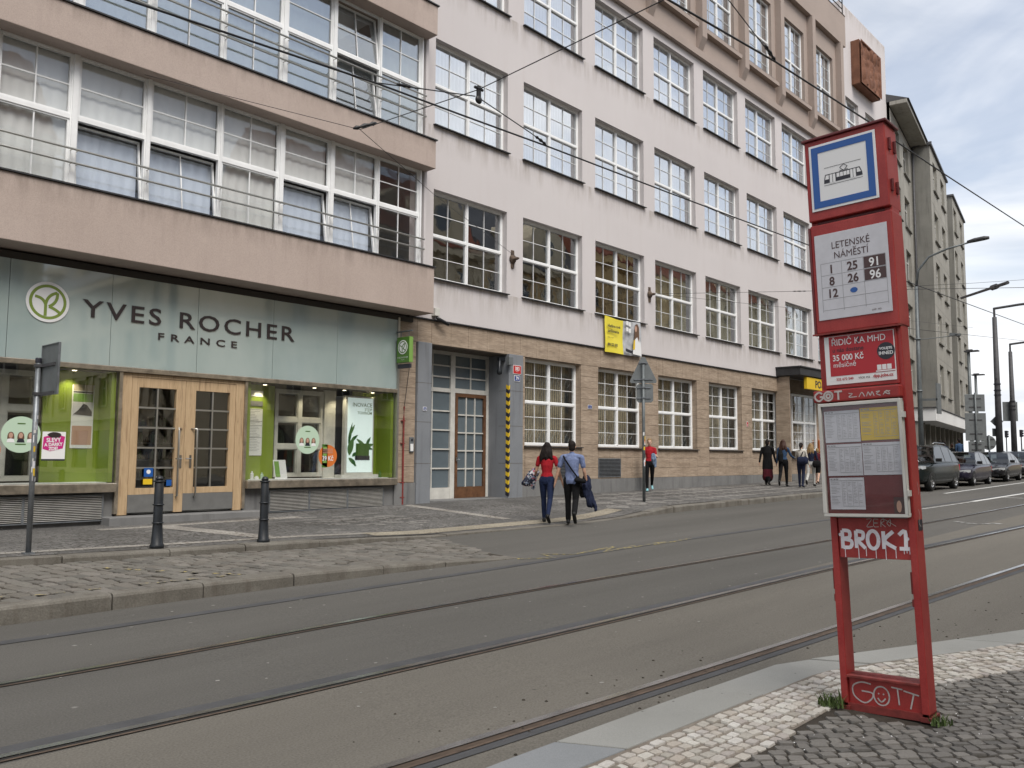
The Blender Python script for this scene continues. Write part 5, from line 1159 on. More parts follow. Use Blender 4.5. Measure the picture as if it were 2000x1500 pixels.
fig([(1.45, .05), (1.95, .03), (1.9, .45), (1.8, .62), (1.62, .6), (1.5, .4)], 'paper_white', 'printed_blouse', .0); fig([(1.52, .5), (1.58, 1.0), (1.7, 1.06), (1.8, .95), (1.82, .45), (1.7, .62)], 'hair_print', 'printed_hair', .002); fig([(1.62 + .065 * math.cos(k * .6), .88 + .1 * math.sin(k * .6)) for k in range(10)], 'skin_print', 'printed_face', .004); fig([(1.45, .2), (1.56, .2), (1.58, .52), (1.5, .5)], 'yellow', 'printed_vest', .004); fig([(1.05, .1), (1.45, .05), (1.45, .14), (1.05, .2)], 'ink', 'printed_desk', .001)
for k, (x, z) in enumerate(((1.08, .75), (1.22, .72), (1.08, .95), (1.22, .92))): fig([(x, z), (x + .12, z), (x + .12, z + .13), (x, z + .13)], 'paper_white', 'printed_shelf', .001)
# --- posters and stickers of the shop window
def roundel(name, label, x, z, r, mat, y=YG_, group=None): 
    o = flat(name, label, 'sticker', x, y, z, group); b = MB(); disc(b, (0, 0), r, -.004, 32, 0, .003); b.build('disc', mat, o); return o
for lab, x, z in (('round mint sticker with three portraits on the left display glass', 5.04, 1.84), ('round mint sticker with three portraits on the right display glass', 10.62, 1.86)):
    o = roundel('portrait_sticker', lab, x, z, .3, 'mint', group='round portrait stickers')
    for k in range(3): 
        b = MB(); cx = -.15 + k * .15; b.face([(cx + (.052 if math.sin(q * .524) > -.3 else .062) * math.cos(q * .524), -.005, -.03 + .075 * math.sin(q * .524)) for q in range(12)], 0); b.face([(cx + .033 * math.cos(q * .6), -.006, -.015 + .046 * math.sin(q * .6)) for q in range(10)], 1); b.face([(cx - .062, -.0065, -.13), (cx + .062, -.0065, -.13), (cx + .045, -.0065, -.075), (cx, -.0065, -.065), (cx - .045, -.0065, -.075)], 2); b.build('portrait', ['hair_print', 'skin_print', ['paper_white', 'ink', 'paper_white'][k]], o, weld=False)
    for z_, w_ in ((.17, .12), (-.17, .16)): MB().box(-w_ / 2, w_ / 2, -.006, -.0045, z_, z_ + .02).build('print_line', 'green_dark', o)
for lab, x, z, tx in (('orange round price sticker cut by the left picture edge', 4.5, 1.58, '9 Kč'), ('orange round price sticker on the right display glass', 11.15, 1.52, '39 Kč')):
    o = roundel('price_sticker', lab, x, z, .25 if x < 5 else .24, 'orange', group='orange price stickers'); text('lettering', tx, .14, 'sign_white', o, (.0, -.006, -.1), (1, 0, 0), bold=.003, align='CENTER', sx=.85)
    for k in range(3): MB().box(-.13, .13, -.006, -.0045, .06 + k * .04, .075 + k * .04).build('print_line', 'skin_print', o)
so = flat('sale_poster', 'white and magenta sale poster taped to the left display glass', 'poster', 5.37, YG_, 1.44); MB().box(0, .37, -.004, 0, 0, .46).build('sheet', 'paper_white', so); MB().box(0, .37, -.0045, 0, -.03, 0).build('foot_band', 'ink', so)
b = MB(); b.face([(.01, -.006, .17), (.13, -.006, .13), (.33, -.006, .18), (.36, -.006, .38), (.2, -.006, .42), (.02, -.006, .37)]); b.build('splash', 'magenta', so); b = MB(); b.face([(.19 + .11 * math.cos(k * .6) * (1 + .12 * math.sin(3 * k)), -.0065, .405 + .05 * math.sin(k * .6)) for k in range(10)]); b.build('heart', 'letter_dark', so)
for s, z, sz in (('SLEVY', .29, .095), ('A DÁRKY', .22, .075), ('ZDE!', .15, .075)): text('lettering', s, sz, 'sign_white', so, (.18, -.0075, z), Vector((1, 0, .06)), v=(-.06, 0, 1), bold=.003, align='CENTER', sx=.9)
po = flat('tall_poster', 'tall narrow treatment poster on the green panel beside the oak door', 'poster', 6.02, YG + .545, 1.63); MB().box(0, .38, -.01, 0, 0, 1.14).build('sheet', 'paper_white', po)
for z0, z1, mt in ((1.03, 1.14, 'cream'), (.99, 1.02, 'ink'), (.83, .98, 'sign_green_light'), (.57, .82, 'paper'), (.06, .4, 'skin_print')): MB().box(.02, .36, -.0115, -.0101, z0, z1).build('print_block', mt, po)
b = MB(); b.face([(.03, -.0125, .6), (.35, -.0125, .58), (.35, -.0125, .66), (.26, -.0125, .78), (.2, -.0125, .8), (.12, -.0125, .69)]); b.build('silhouette', 'ink', po)
pr = flat('price_list', 'tall white price list on the green panel right of the oak door', 'price list', 9.52, YG + .545, 1.52); MB().box(0, .34, -.01, 0, 0, .98).box(0, .34, -.01, 0, 1.04, 1.14, 1).box(0, .34, -.012, 0, 1.24, 1.36, 0).build('sheet', ['paper_white', 'grey_panel'], pr)
b = MB()
for k in range(26): b.box(.03, .03 + rnd.uniform(.12, .28), -.0115, -.0102, .92 - k * .033, .928 - k * .033)
for z in (.955, .71, .62, .37): b.box(.01, .33, -.0116, -.0103, z, z + .012)
b.build('print_lines', 'ink_grey', pr)
lbx = flat('poster_stand', 'tall framed advert stand with leaves and green jar behind the right glass', 'poster stand', 11.82, YG + .28, 1.03); MB().box(-.12, .95, -.06, .2, 0, .07).build('base', 'white_old', lbx, bevel=.005); MB().box(0, .82, 0, .12, .07, 1.86).build('case', 'white_old', lbx, bevel=.006)
plain('lightbox', (.7, .82, .8), .5, emit=.25); MB().box(.06, .78, -.006, 0, .12, 1.82).build('lit_sheet', 'lightbox', lbx)
for s, z, sz in (('INOVACE', 1.62, .13), ('STOP', 1.53, .09), ('TOXINŮM', 1.45, .09)): text('lettering', s, sz, 'green_dark', lbx, (.75, -.009, z), (1, 0, 0), bold=.001, align='RIGHT')
plain('print_leaf', (.03, .12, .03), .5); plain('print_leaf_light', (.09, .2, .06), .5)
def leaf(x, z, a, l, w, mt, dy): 
    b = MB(); pts = []
    for t in [k / 8 for k in range(9)]: pts.append((t * l, w * math.sin(math.pi * t ** .8)))
    pts += [(p[0], -p[1] * .6) for p in reversed(pts[1:-1])]; ca, sa = math.cos(a), math.sin(a); b.face([(x + p[0] * ca - p[1] * sa, -.009 - dy, z + p[0] * sa + p[1] * ca) for p in pts]); b.build('printed_leaf', mt, lbx)
for k, (x, z, a, l, w) in enumerate(((.1, .72, 80, .55, .05), (.12, .95, 60, .3, .05), (.15, .8, 40, .28, .05), (.12, .5, 75, .45, .1), (.2, .48, 30, .2, .05), (.1, .45, -40, .3, .06), (.2, .42, -60, .2, .05), (.55, .75, 150, .28, .05), (.6, .72, 60, .25, .05), (.62, .7, 20, .2, .05), (.6, .68, -10, .2, .04))): leaf(x, z, R(a), l, w, ['print_leaf', 'print_leaf_light'][k % 2], k * .0005)
MB().box(.3, .68, -.0165, -.016, .45, .78).build('printed_jar', 'green_dark', lbx); MB().box(.28, .7, -.0175, -.017, .4, .5).build('printed_jar_label', 'ink', lbx)
vc = flat('green_strip_poster', 'narrow green card between the sticker and the poster stand', 'card', 11.0, YG_, 1.27); MB().box(0, .14, -.004, 0, 0, .5).build('card', 'sign_green', vc)
for z in (.1, .25, .4): MB().box(.02, .12, -.0055, -.0042, z, z + .05).build('print_block', 'sign_green_light', vc)
tc_ = flat('counter_card', 'small standing card on the right display floor', 'card', 9.98, YG + .2, 1.03); MB().prism([(0, -.02, 0), (.3, -.02, 0), (.3, .08, .4), (0, .08, .4)], (0, .004, 0)).build('card', 'paper_white', tc_); MB().prism([(.02, -.017, .05), (.13, -.017, .05), (.13, .07, .37), (.02, .07, .37)], (0, -.004, 0)).build('print_block', 'sign_green_light', tc_)
for k, (x, mt, lab) in enumerate(((7.13, 'blue_sign', 'blue square sticker low on the left door glass'), (7.12, 'yellow', 'small yellow sticker below the blue one on the door glass'), (7.36, 'paper_white', 'white leaflet low on the left door glass'), (7.56, 'blue_sign', 'small blue round sticker at the bottom of the left door glass'))):
    o = flat('door_sticker', lab, 'sticker', x, YG + .008, [1.12, .98, .95, .95][k], 'stickers on the shop door'); MB().box(0, [.17, .17, .09, .1][k], -.003, 0, 0, [.16, .1, .17, .11][k]).build('card', mt, o)
    if k == 0: b = MB(); disc(b, (.085, .09), .04, -.0045, 16, 0, .001); b.build('emblem', 'sign_white', o)
pb = flat('porch_postbox', 'orange post box on the wall of the porch', 'post box', 37.6, YF - .14, 1.75); MB().box(0, .42, -.2, .14, 0, .62).build('case', 'orange', pb, bevel=.03); MB().box(.06, .36, -.206, -.2, .44, .49).build('slot', 'ink', pb)
# ============================================================ people: one remeshed skin per body, hair and carried things apart
for nm, c, r_ in (('skin', (.5, .3, .21), .55), ('skin_pale', (.55, .36, .27), .55), ('tee_red', (.33, .012, .02), .85), ('jeans', (.012, .02, .055), .9), ('black_cloth', (.006, .006, .007), .95), ('shirt_blue', (.16, .2, .34), .9), ('hair_dark', (.012, .008, .007), .75), ('hair_brown', (.05, .022, .015), .55), ('hair_blond', (.26, .17, .08), .55), ('shoe_black', (.012, .012, .012), .5), ('shoe_blue', (.25, .5, .55), .6), ('cream_cloth', (.5, .47, .42), .9), ('navy_cloth', (.015, .02, .045), .9), ('wine_cloth', (.07, .008, .015), .9), ('denim_light', (.16, .22, .32), .9), ('denim_mid', (.035, .07, .14), .9), ('white_cloth', (.5, .5, .48), .9), ('shoe_brown', (.05, .025, .015), .6)): m_ = plain(nm, c, r_, var=.18, vs=16, spec=.25); t_ = m_.node_tree; (bump(t_, t_.nodes['Principled BSDF'], noise(t_, coords(t_, (1, 1, .6)), 13, 3, .5, 1.2), .55, .03) if not nm.startswith('skin') else None)
m_, t_, b_ = mk('floral'); v_ = N(t_, 'ShaderNodeTexVoronoi', i={'Scale': 24.0}); t_.links.new(coords(t_), v_.inputs['Vector']); sp0 = N(t_, 'ShaderNodeSeparateColor'); t_.links.new(v_.outputs['Color'], sp0.inputs[0]); r0 = N(t_, 'ShaderNodeValToRGB'); r0.color_ramp.interpolation = 'CONSTANT'; e_ = r0.color_ramp.elements; e_[0].color = (.03, .035, .06, 1); e_[1].color = (.5, .5, .52, 1); e_[1].position = .35
for p_, c_ in ((.6, (.4, .12, .16, 1)), (.75, (.2, .24, .32, 1)), (.88, (.55, .5, .5, 1))): q_ = e_.new(p_); q_.color = c_
t_.links.new(sp0.outputs[0], r0.inputs['Fac']); t_.links.new(r0.outputs['Color'], b_.inputs['Base Color']); b_.inputs['Roughness'].default_value = .9
class Body:
    def __init__(s): s.p = []; s.mb = MB(); s.keys = []
    def tub(s, pts, rad, key, side=Vector((1, 0, 0)), n=12):
        pts = [Vector(p) for p in pts]; rad = [(r, r) if not isinstance(r, tuple) else r for r in rad]
        d0, d1 = (pts[0] - pts[1]).normalized(), (pts[-1] - pts[-2]).normalized()
        P = [pts[0] + d0 * min(rad[0]) * .85, pts[0] + d0 * min(rad[0]) * .5] + pts + [pts[-1] + d1 * min(rad[-1]) * .5, pts[-1] + d1 * min(rad[-1]) * .85]
        Q = [tuple(x * .45 for x in rad[0]), tuple(x * .85 for x in rad[0])] + rad + [tuple(x * .85 for x in rad[-1]), tuple(x * .45 for x in rad[-1])]; rings = []
        for i, p in enumerate(P):
            d = (P[min(i + 1, len(P) - 1)] - P[max(i - 1, 0)]).normalized(); u = side - d * side.dot(d); u = u.normalized() if u.length > .1 else d.orthogonal().normalized(); w = d.cross(u)
            rings.append([p + u * Q[i][0] * math.cos(6.2832 * k / n) + w * Q[i][1] * math.sin(6.2832 * k / n) for k in range(n)])
        s.mb.loft(rings); k = s.keys.index(key) if key in s.keys else (s.keys.append(key) or len(s.keys) - 1)
        for a, b, ra, rb in zip(pts, pts[1:], rad, rad[1:]):
            for t in (0, .25, .5, .75, 1): s.p.append((a.lerp(b, t), sum(ra) / 2 * (1 - t) + sum(rb) / 2 * t, k))
    def ell(s, c, r, key, n=12):
        c = Vector(c); rings = []
        for j in range(1, 9): a = math.pi * j / 9; rings.append([c + Vector((r[0] * math.sin(a) * math.cos(6.2832 * k / n), r[1] * math.sin(a) * math.sin(6.2832 * k / n), -r[2] * math.cos(a))) for k in range(n)])
        s.mb.loft(rings); k = s.keys.index(key) if key in s.keys else (s.keys.append(key) or len(s.keys) - 1)
        s.p.append((c, sum(r) / 3, k)); [s.p.append((c + Vector((0, 0, r[2] * .45 * q)), sum(r[:2]) / 2 * .85, k)) for q in (-1, 1)]
    def done(s, name, parent, voxel=.012, smooth=3, scale=1.0):
        me = s.mb.mesh(name); o = bpy.data.objects.new(name, me); COL.objects.link(o)
        m = o.modifiers.new('r', 'REMESH'); m.mode = 'VOXEL'; m.voxel_size = voxel; m.use_smooth_shade = True
        q = o.modifiers.new('s', 'SMOOTH'); q.iterations = smooth; q.factor = .5
        me2 = bpy.data.meshes.new_from_object(o.evaluated_get(bpy.context.evaluated_depsgraph_get())); bpy.data.objects.remove(o); bpy.data.meshes.remove(me)
        from mathutils import kdtree
        kd = kdtree.KDTree(len(s.p)); [kd.insert(p[0], i) for i, p in enumerate(s.p)]; kd.balance(); idx = []
        for f in me2.polygons:
            best = min(((d - s.p[i][1], s.p[i][2]) for _, i, d in kd.find_n(f.center, 14)), key=lambda t: t[0]); idx.append(best[1])
        me2.polygons.foreach_set('material_index', idx); me2.polygons.foreach_set('use_smooth', [True] * len(idx))
        if scale != 1: me2.transform(Matrix.Diagonal((scale, scale, scale, 1)))
        me2.name = name; return put(name, me2, s.keys, parent)
def person(label, foot, head, heading, skin='skin', top='tee_red', legs='jeans', shoes='shoe_black', sleeve=.55, L=(0, 5, 0), Rr=(0, 5, 0), AL=(0, 8, 10), AR=(0, 8, 10), build=1.0, hair=None, coat=None, skirt=None, group=None, fem=False, ground=None, lean=0.0, voxel=.011, bare=0.0, look=0.0, pos=None):
    """foot, head: picture positions of the soles and the crown; L/Rr = (thigh forward, knee bend, foot pitch); AL/AR = (forward, outward, elbow bend) in degrees"""
    p = Vector(pos) if pos else on_pave(*foot); depth = (RW.transposed() @ (p - Vector((0, 0, CAMZ)))).z; Hh = (foot[1] - head[1]) * depth / FPX * 1.01; k = Hh / 1.75
    root = tag(empty('person', p, R(heading - 90)), label, 'person', group); B_ = Body(); lo = []
    J = {}
    for s_, (th, kn, fp) in ((-1, L), (1, Rr)):
        hp = Vector((s_ * .088, 0, .93)); kn_ = hp + Vector((0, math.sin(R(th)), -math.cos(R(th)))) * .44; an = kn_ + Vector((s_ * -.005, math.sin(R(th - kn)), -math.cos(R(th - kn)))) * .42; fd = Vector((s_ * .12, math.cos(R(fp)), math.sin(R(fp)))).normalized(); J[s_] = (hp, kn_, an, fd)
        heel, toe = an - fd * .05 + Vector((0, 0, -.035)), an + fd * .15 + Vector((0, 0, -.055)); J[s_] += (heel, toe); lo.append(min(heel.z, toe.z) - .035)
    dz = -min(lo); 
    for s_ in J: J[s_] = tuple((v + Vector((0, 0, dz))) if i != 3 else v for i, v in enumerate(J[s_]))
    b = build; hipw = .165 if fem else .155; up = Vector((0, math.sin(R(lean)), math.cos(R(lean)))); hc = Vector((0, 0, .93 + dz)); 
    def tz(h, x=0, y=0): return hc + up * (h - .93) + Vector((x, y, 0))
    for s_ in (-1, 1):
        hp, kn_, an, fd, heel, toe = J[s_]; lk = legs
        if bare: B_.tub([hp, hp.lerp(kn_, .8)], [.098 * b, .082 * b], legs); B_.tub([hp.lerp(kn_, .7), kn_, kn_.lerp(an, .35), an], [.066, .056, .056, .036], skin)
        else: B_.tub([hp, hp.lerp(kn_, .5), kn_, kn_.lerp(an, .3), kn_.lerp(an, .92)], [.098 * b, .085 * b, .064 * b, .062 * b, .047 * b if fem else .056 * b], legs)
        B_.tub([an + Vector((0, 0, .01)), heel.lerp(toe, .1) + Vector((0, 0, .02))], [.04, .045], shoes if not bare else skin); B_.tub([heel, heel.lerp(toe, .5), toe], [(.038, .034), (.043, .034), (.036, .026)], shoes)
    wst = .118 if fem else .135
    B_.tub([tz(.9), tz(.98), tz(1.05)], [(hipw * b, .115 * b), (hipw * b, .115 * b), (wst * 1.08 * b, .1 * b)], legs)
    B_.tub([tz(1.0 if fem else .93), tz(1.1), tz(1.25), tz(1.36), tz(1.43)], [((hipw * (.98 if fem else 1.1)) * b, (.11 if fem else .128) * b), (wst * b, .1 * b), (.15 * b, .115 * b), (.165 * b, .11 * b), (.13 * b, .08 * b)], top)
    shw = .165 if fem else .195
    B_.tub([tz(1.415, -shw), tz(1.435), tz(1.415, shw)], [.055 * b, .07 * b, .055 * b], top, side=Vector((0, 1, 0)))
    B_.tub([tz(1.44), tz(1.53, 0, .012)], [.052, .05], skin)
    hd = tz(1.64, 0, .02); fa = R(look); fw = Vector((-math.sin(fa), math.cos(fa), 0)); B_.ell(hd, (.074, .092, .112), skin); B_.ell(hd + fw * .025 - Vector((0, 0, .06)), (.055, .06, .055), skin); B_.ell(hd + fw * .098 - Vector((0, 0, .02)), (.014, .02, .022), skin); rt = Vector((fw.y, -fw.x, 0))
    for s_ in (-1, 1): B_.ell(hd + rt * .075 * s_ - Vector((0, 0, .015)), (.014, .022, .03), skin)
    hands = {}
    for s_, (f, o_, e) in ((-1, AL), (1, AR)):
        sh = tz(1.405, s_ * (shw + .012)); d = Vector((s_ * math.sin(R(o_)), math.sin(R(f)) * math.cos(R(o_)), -math.cos(R(f)) * math.cos(R(o_)))); el = sh + d * .285; d2 = (Matrix.Rotation(R(e), 3, 'X') @ d).normalized() if e < 200 else d; wr = el + d2 * .25
        a = .046 * b
        if sleeve >= 1.5: B_.tub([sh, el], [a * 1.15, a * .98], top); B_.tub([el, el.lerp(wr, .96)], [a * .98, a * .78], top)
        else: B_.tub([sh, sh.lerp(el, sleeve)], [a * 1.22, a * 1.2], top); B_.tub([sh.lerp(el, .3), el], [a * .92, a * .8], skin); B_.tub([el, el.lerp(wr, .4), wr], [a * .8, a * .78, a * .56], skin)
        hdv = (d2 + Vector((0, .12, -.1))).normalized(); pc = wr + hdv * .05; B_.tub([wr, pc + hdv * .035], [(.024, .03), (.018, .04)], skin, side=Vector((1, 0, 0))); lat = Vector((0, 1, 0)) - hdv * hdv.y; lat.normalize()
        for q in range(4): f0 = pc + hdv * .035 + lat * (.027 - q * .018); B_.tub([f0, f0 + hdv * (.034, .04, .037, .028)[q], f0 + hdv * (.055, .064, .058, .045)[q] + Vector((-s_ * .014, 0, 0))], [.0105, .0098, .009], skin, n=6)
        t0 = wr + hdv * .025 + lat * .028; B_.tub([t0, t0 + lat * .024 + hdv * .03, t0 + lat * .026 + hdv * .055], [.012, .011, .0095], skin, n=6); hands[s_] = wr + hdv * .08
    if coat: B_.tub([tz(.62), tz(.85), tz(1.05), tz(1.25), tz(1.4)], [(.21 * b, .17 * b), (.2 * b, .15 * b), (.17 * b, .13 * b), (.18 * b, .135 * b), (.15 * b, .1 * b)], coat); B_.tub([tz(1.43), tz(1.5)], [.075, .068], coat)
    if skirt: B_.tub([tz(.3), tz(.6), tz(.95)], [(.21, .25), (.19, .19), (.16, .13)], skirt)
    o = B_.done('body', root, voxel, 2, k)
    if hair:
        col, kind = hair; Hb = Body(); Hb.ell(hd + Vector((0, 0, .028)) - fw * .012, (.083, .1, .102), col); bk = -fw
        if kind == 'short': Hb.ell(hd + bk * .035 - Vector((0, 0, .02)), (.076, .075, .085), col)
        if kind in ('long', 'wind'):
            for q in range(9):
                a = (q - 4) / 4; st_ = hd + rt * .068 * a + bk * (.07 - .035 * abs(a)) + Vector((0, 0, .03)); wv = rnd.uniform(-.02, .02); ln = rnd.uniform(.3, .4) if kind == 'long' else rnd.uniform(.26, .38)
                Hb.tub([st_, st_ + bk * .04 + rt * a * .03 - Vector((0, 0, ln * .4)), st_ + bk * (.05 + wv) + rt * (a * .06 + wv) - Vector((0, 0, ln * .75)), st_ + bk * (.03 + wv) + rt * (a * .07 + 1.5 * wv) - Vector((0, 0, ln))], [.034, .036, .03, .014], col)
        if kind == 'tail': Hb.ell(hd + bk * .04, (.074, .075, .085), col); Hb.tub([hd + bk * .09 + Vector((0, 0, .04)), hd + bk * .13 - Vector((0, 0, .05)), hd + bk * .11 - Vector((0, 0, .18))], [.03, .032, .015], col)
        if kind == 'cap': pass
        ho = Hb.done('hair', root, .011, 2, k)
        # clear the face: pull hair that lies in front of it inwards
        for v in ho.data.vertices:
            c = v.co / k - hd
            if c.dot(fw) > .045 and c.z < .06: v.co = (hd + (c - fw * (c.dot(fw) - .03)) * .9) * k
    eb_ = MB()
    for s_ in (-1, 1): eb_.lathe([(.009, 0), (.006, .004)], (hd + fw * .088 + rt * .03 * s_ + Vector((0, 0, .0))) * k, 8, axis='y')
    eb_.build('eyes', 'ink', root, weld=False)
    root['k_'] = k; return root, {q: root.matrix_basis @ (v * k) for q, v in hands.items()}, k, tz
def held(name, label, cat, body, keys_loc, group=None): return None
walk = 'pedestrians on the far pavement'
w1, h1, k1, _ = person('woman in red T-shirt and jeans with long dark hair, walking hand in hand', (1068, 1022), (1067, 867), 30, 'skin', 'tee_red', 'jeans', 'shoe_black', .5, (14, 8, 0), (-16, 22, -38), (8, 14, 62), (0, 17, 6), .93, ('hair_dark', 'wind'), group='couple walking away', fem=True, voxel=.0095)
m1, h2, k2, tz2 = person('man in blue short sleeved shirt and black trousers, walking hand in hand', (1117, 1025.5), (1123, 865), 33, 'skin', 'shirt_blue', 'black_cloth', 'shoe_black', .62, (10, 6, 0), (-14, 38, -58), (0, 16, 6), (4, 10, 18), 1.02, ('hair_dark', 'short'), group='couple walking away', voxel=.0095)
def loose(name, label, cat, parts, group=None, voxel=.012, fold=0.0):
    """a soft carried thing from lofted tubs in world coordinates; parts: (pts, radii, key)"""
    o0 = Vector(parts[0][0][0]); b = Body()
    for pts, rad, key in parts: b.tub([Vector(p) - o0 for p in pts], rad, key)
    o = b.done(name, None, voxel, 1); o.location = o0
    if fold:
        from mathutils import noise as mn
        for v in o.data.vertices: q = v.co; n_ = mn.noise((q.x * 17, q.y * 17, q.z * 5)) + .5 * mn.noise((q.x * 38 + 3, q.y * 38, q.z * 12)); v.co = q + v.normal * fold * n_
    return tag(o, label, cat, group)
hl = h1[-1]; dn = Vector((0, 0, -1))
loose('folded_jacket', 'flower patterned jacket carried over the arm of the woman in red', 'jacket', [([hl + Vector((.03, .0, .1)), hl + Vector((-.03, .06, .0)), hl + Vector((-.09, .15, -.14)), hl + Vector((-.12, .2, -.2))], [(.05, .1), (.08, .12), (.07, .1), (.03, .06)], 'floral'), ([hl + Vector((0, .02, .04)), hl + Vector((-.03, .05, -.14)), hl + Vector((-.02, .05, -.27))], [(.05, .09), (.05, .08), (.03, .05)], 'floral'), ([hl + Vector((-.02, .04, .06)), hl + Vector((-.1, .13, -.06)), hl + Vector((-.16, .22, -.16))], [.05, .045, .035], 'navy_cloth')], fold=.03)
cm, sm = math.cos(R(33)), math.sin(R(33)); mp_ = Vector(m1.location)
def ml(x, y, z): return mp_ + Vector((x * sm + y * cm, -x * cm + y * sm, z)) * 1.0   # man's own axes: x right, y ahead
loose('sling_bag', 'small black sling bag on a strap across the back of the man', 'bag', [([ml(.1, -.14, .95 * k2), ml(.26, -.12, .93 * k2)], [(.09, .05), (.09, .05)], 'black_cloth'), ([ml(-.17, -.09, 1.45 * k2), ml(-.12, -.135, 1.36 * k2), ml(0, -.135, 1.18 * k2), ml(.13, -.13, 1.0 * k2)], [.018] * 4, 'black_cloth')])
hr = h2[1]; loose('draped_jacket', 'dark navy jacket hanging from the arm of the man in the blue shirt', 'jacket', [([hr + Vector((0, .02, .16)), hr + Vector((-.02, 0, 0)), hr + Vector((0, -.02, -.2)), hr + Vector((.03, -.06, -.42))], [(.06, .08), (.085, .1), (.1, .075), (.07, .05)], 'navy_cloth'), ([hr + Vector((.02, -.04, -.1)), hr + Vector((.06, -.12, -.34)), hr + Vector((.08, -.16, -.5))], [.05, .045, .035], 'navy_cloth'), ([hr + Vector((-.05, .1, .05)), hr + Vector((-.06, .08, -.22))], [(.06, .07), (.05, .045)], 'black_cloth')], fold=.032)
j1, h3, k3, _ = person('woman in red T-shirt and black leggings walking towards the viewer behind the sign pole', (1269, 959.5), (1271, 857), 215, 'skin_pale', 'tee_red', 'black_cloth', 'shoe_blue', .55, (-16, 30, -30), (16, 6, 5), (20, 6, 75), (22, 6, 80), .93, ('hair_blond', 'tail'), group=walk, fem=True)
hh = (h3[1] + h3[-1]) / 2 + Vector((-.02, -.1, -.0)); loose('carried_jacket', 'light denim jacket held in front of the woman in black leggings', 'jacket', [([hh + Vector((.02, -.02, .04)), hh + Vector((0, -.05, -.1)), hh + Vector((.01, -.07, -.24))], [(.05, .07), (.06, .09), (.04, .05)], 'denim_light'), ([hh + Vector((.02, -.06, -.02)), hh + Vector((.02, -.1, -.2)), hh + Vector((.02, -.1, -.33))], [.04, .035, .03], 'denim_light')], fold=.03)
p4, h4, k4, _ = person('person in long black coat over dark red skirt', (1500, 948.5), (1502, 861.5), 12, 'skin', 'black_cloth', 'black_cloth', 'shoe_black', 2, (7, 4, 0), (-9, 12, -18), (-8, 10, 8), (8, 8, 10), 1.0, ('hair_dark', 'short'), coat='black_cloth', skirt='wine_cloth', group=walk, voxel=.013)
p5, h5, k5, _ = person('woman with long brown hair, blue jacket, black trousers and backpack', (1531, 950.5), (1535, 860.5), 14, 'skin', 'denim_mid', 'black_cloth', 'shoe_black', 2, (-16, 26, -35), (12, 5, 0), (0, 8, 10), (20, 18, 50), 1.0, ('hair_brown', 'long'), group=walk, fem=True, voxel=.013)
def on_back(pr, x, y, z): a = pr.rotation_euler.z; return Vector(pr.location) + Vector((x * math.cos(a) - y * math.sin(a), x * math.sin(a) + y * math.cos(a), z))
loose('backpack', 'dark backpack worn by the long haired woman in the blue jacket', 'backpack', [([on_back(p5, -.06, -.2, .98 * k5), on_back(p5, -.06, -.21, 1.2 * k5), on_back(p5, -.06, -.19, 1.34 * k5)], [(.13, .08), (.14, .09), (.09, .06)], 'black_cloth')])
p6, h6, k6, _ = person('black haired woman in cream top and navy trousers with a big dark bag', (1566, 952.5), (1566, 867.5), 8, 'skin', 'cream_cloth', 'navy_cloth', 'navy_cloth', 2, (4, 4, 0), (-6, 10, -10), (25, 14, 50), (5, 10, 15), .95, ('hair_dark', 'tail'), group=walk, fem=True, voxel=.013)
loose('shoulder_bag', 'big dark shoulder bag carried by the woman in the cream top', 'bag', [([on_back(p6, -.02, -.2, 1.08 * k6), on_back(p6, .22, -.17, 1.08 * k6)], [(.09, .14), (.09, .14)], 'navy_cloth'), ([on_back(p6, .0, -.17, 1.15 * k6), on_back(p6, .1, -.12, 1.42 * k6)], [.02, .02], 'black_cloth')])
p7, h7, k7, _ = person('blond woman in dark top and white trousers with black boots', (1585, 950.5), (1584, 867.5), 10, 'skin_pale', 'navy_cloth', 'white_cloth', 'shoe_black', 2, (-18, 30, -30), (12, 6, 0), (6, 8, 14), (12, 10, 30), .95, ('hair_blond', 'long'), group=walk, fem=True, voxel=.013)
loose('black_handbag', 'black handbag at the hip of the blond woman', 'bag', [([on_back(p7, .16, -.14, .92 * k7), on_back(p7, .3, -.1, .92 * k7)], [(.09, .14), (.09, .14)], 'black_cloth')])
p8, h8, k8, _ = person('person in dark red jacket, shorts and brown boots beside the blond woman', (1597, 945.5), (1596, 877), 10, 'skin_pale', 'wine_cloth', 'black_cloth', 'shoe_brown', 2, (8, 4, 0), (-12, 18, -20), (6, 8, 14), (30, 14, 30), 1.0, ('hair_blond', 'short'), group=walk, voxel=.013, bare=1, lean=8)
for lab, px, hy, tp, hr_, X in (('dark haired person in black jacket beyond the parked cars', 1836, 862, 'black_cloth', 'hair_dark', 49.5), ('second dark haired person in navy jacket beyond the parked cars', 1845, 863, 'navy_cloth', 'hair_dark', 50.5), ('small person in black beyond the second parked car', 1859, 868, 'black_cloth', 'hair_brown', 52.0), ('man in blue jacket beyond the second parked car', 1873, 858, 'denim_mid', 'hair_dark', 53.5)):
    d = ray(px, hy); t = X / d.x; top_ = Vector((0, 0, CAMZ)) + d * t; zf = pave_z(top_.x, top_.y); H_ = top_.z - zf; fy = hy + H_ * FPX / t / FPX
    person(lab, (px, hy + H_ / t), (px, hy), 60, 'skin', tp, 'black_cloth', 'shoe_black', 2, hair=(hr_, 'short'), group='people beyond the parked cars', voxel=.016, pos=(top_.x, top_.y, zf))
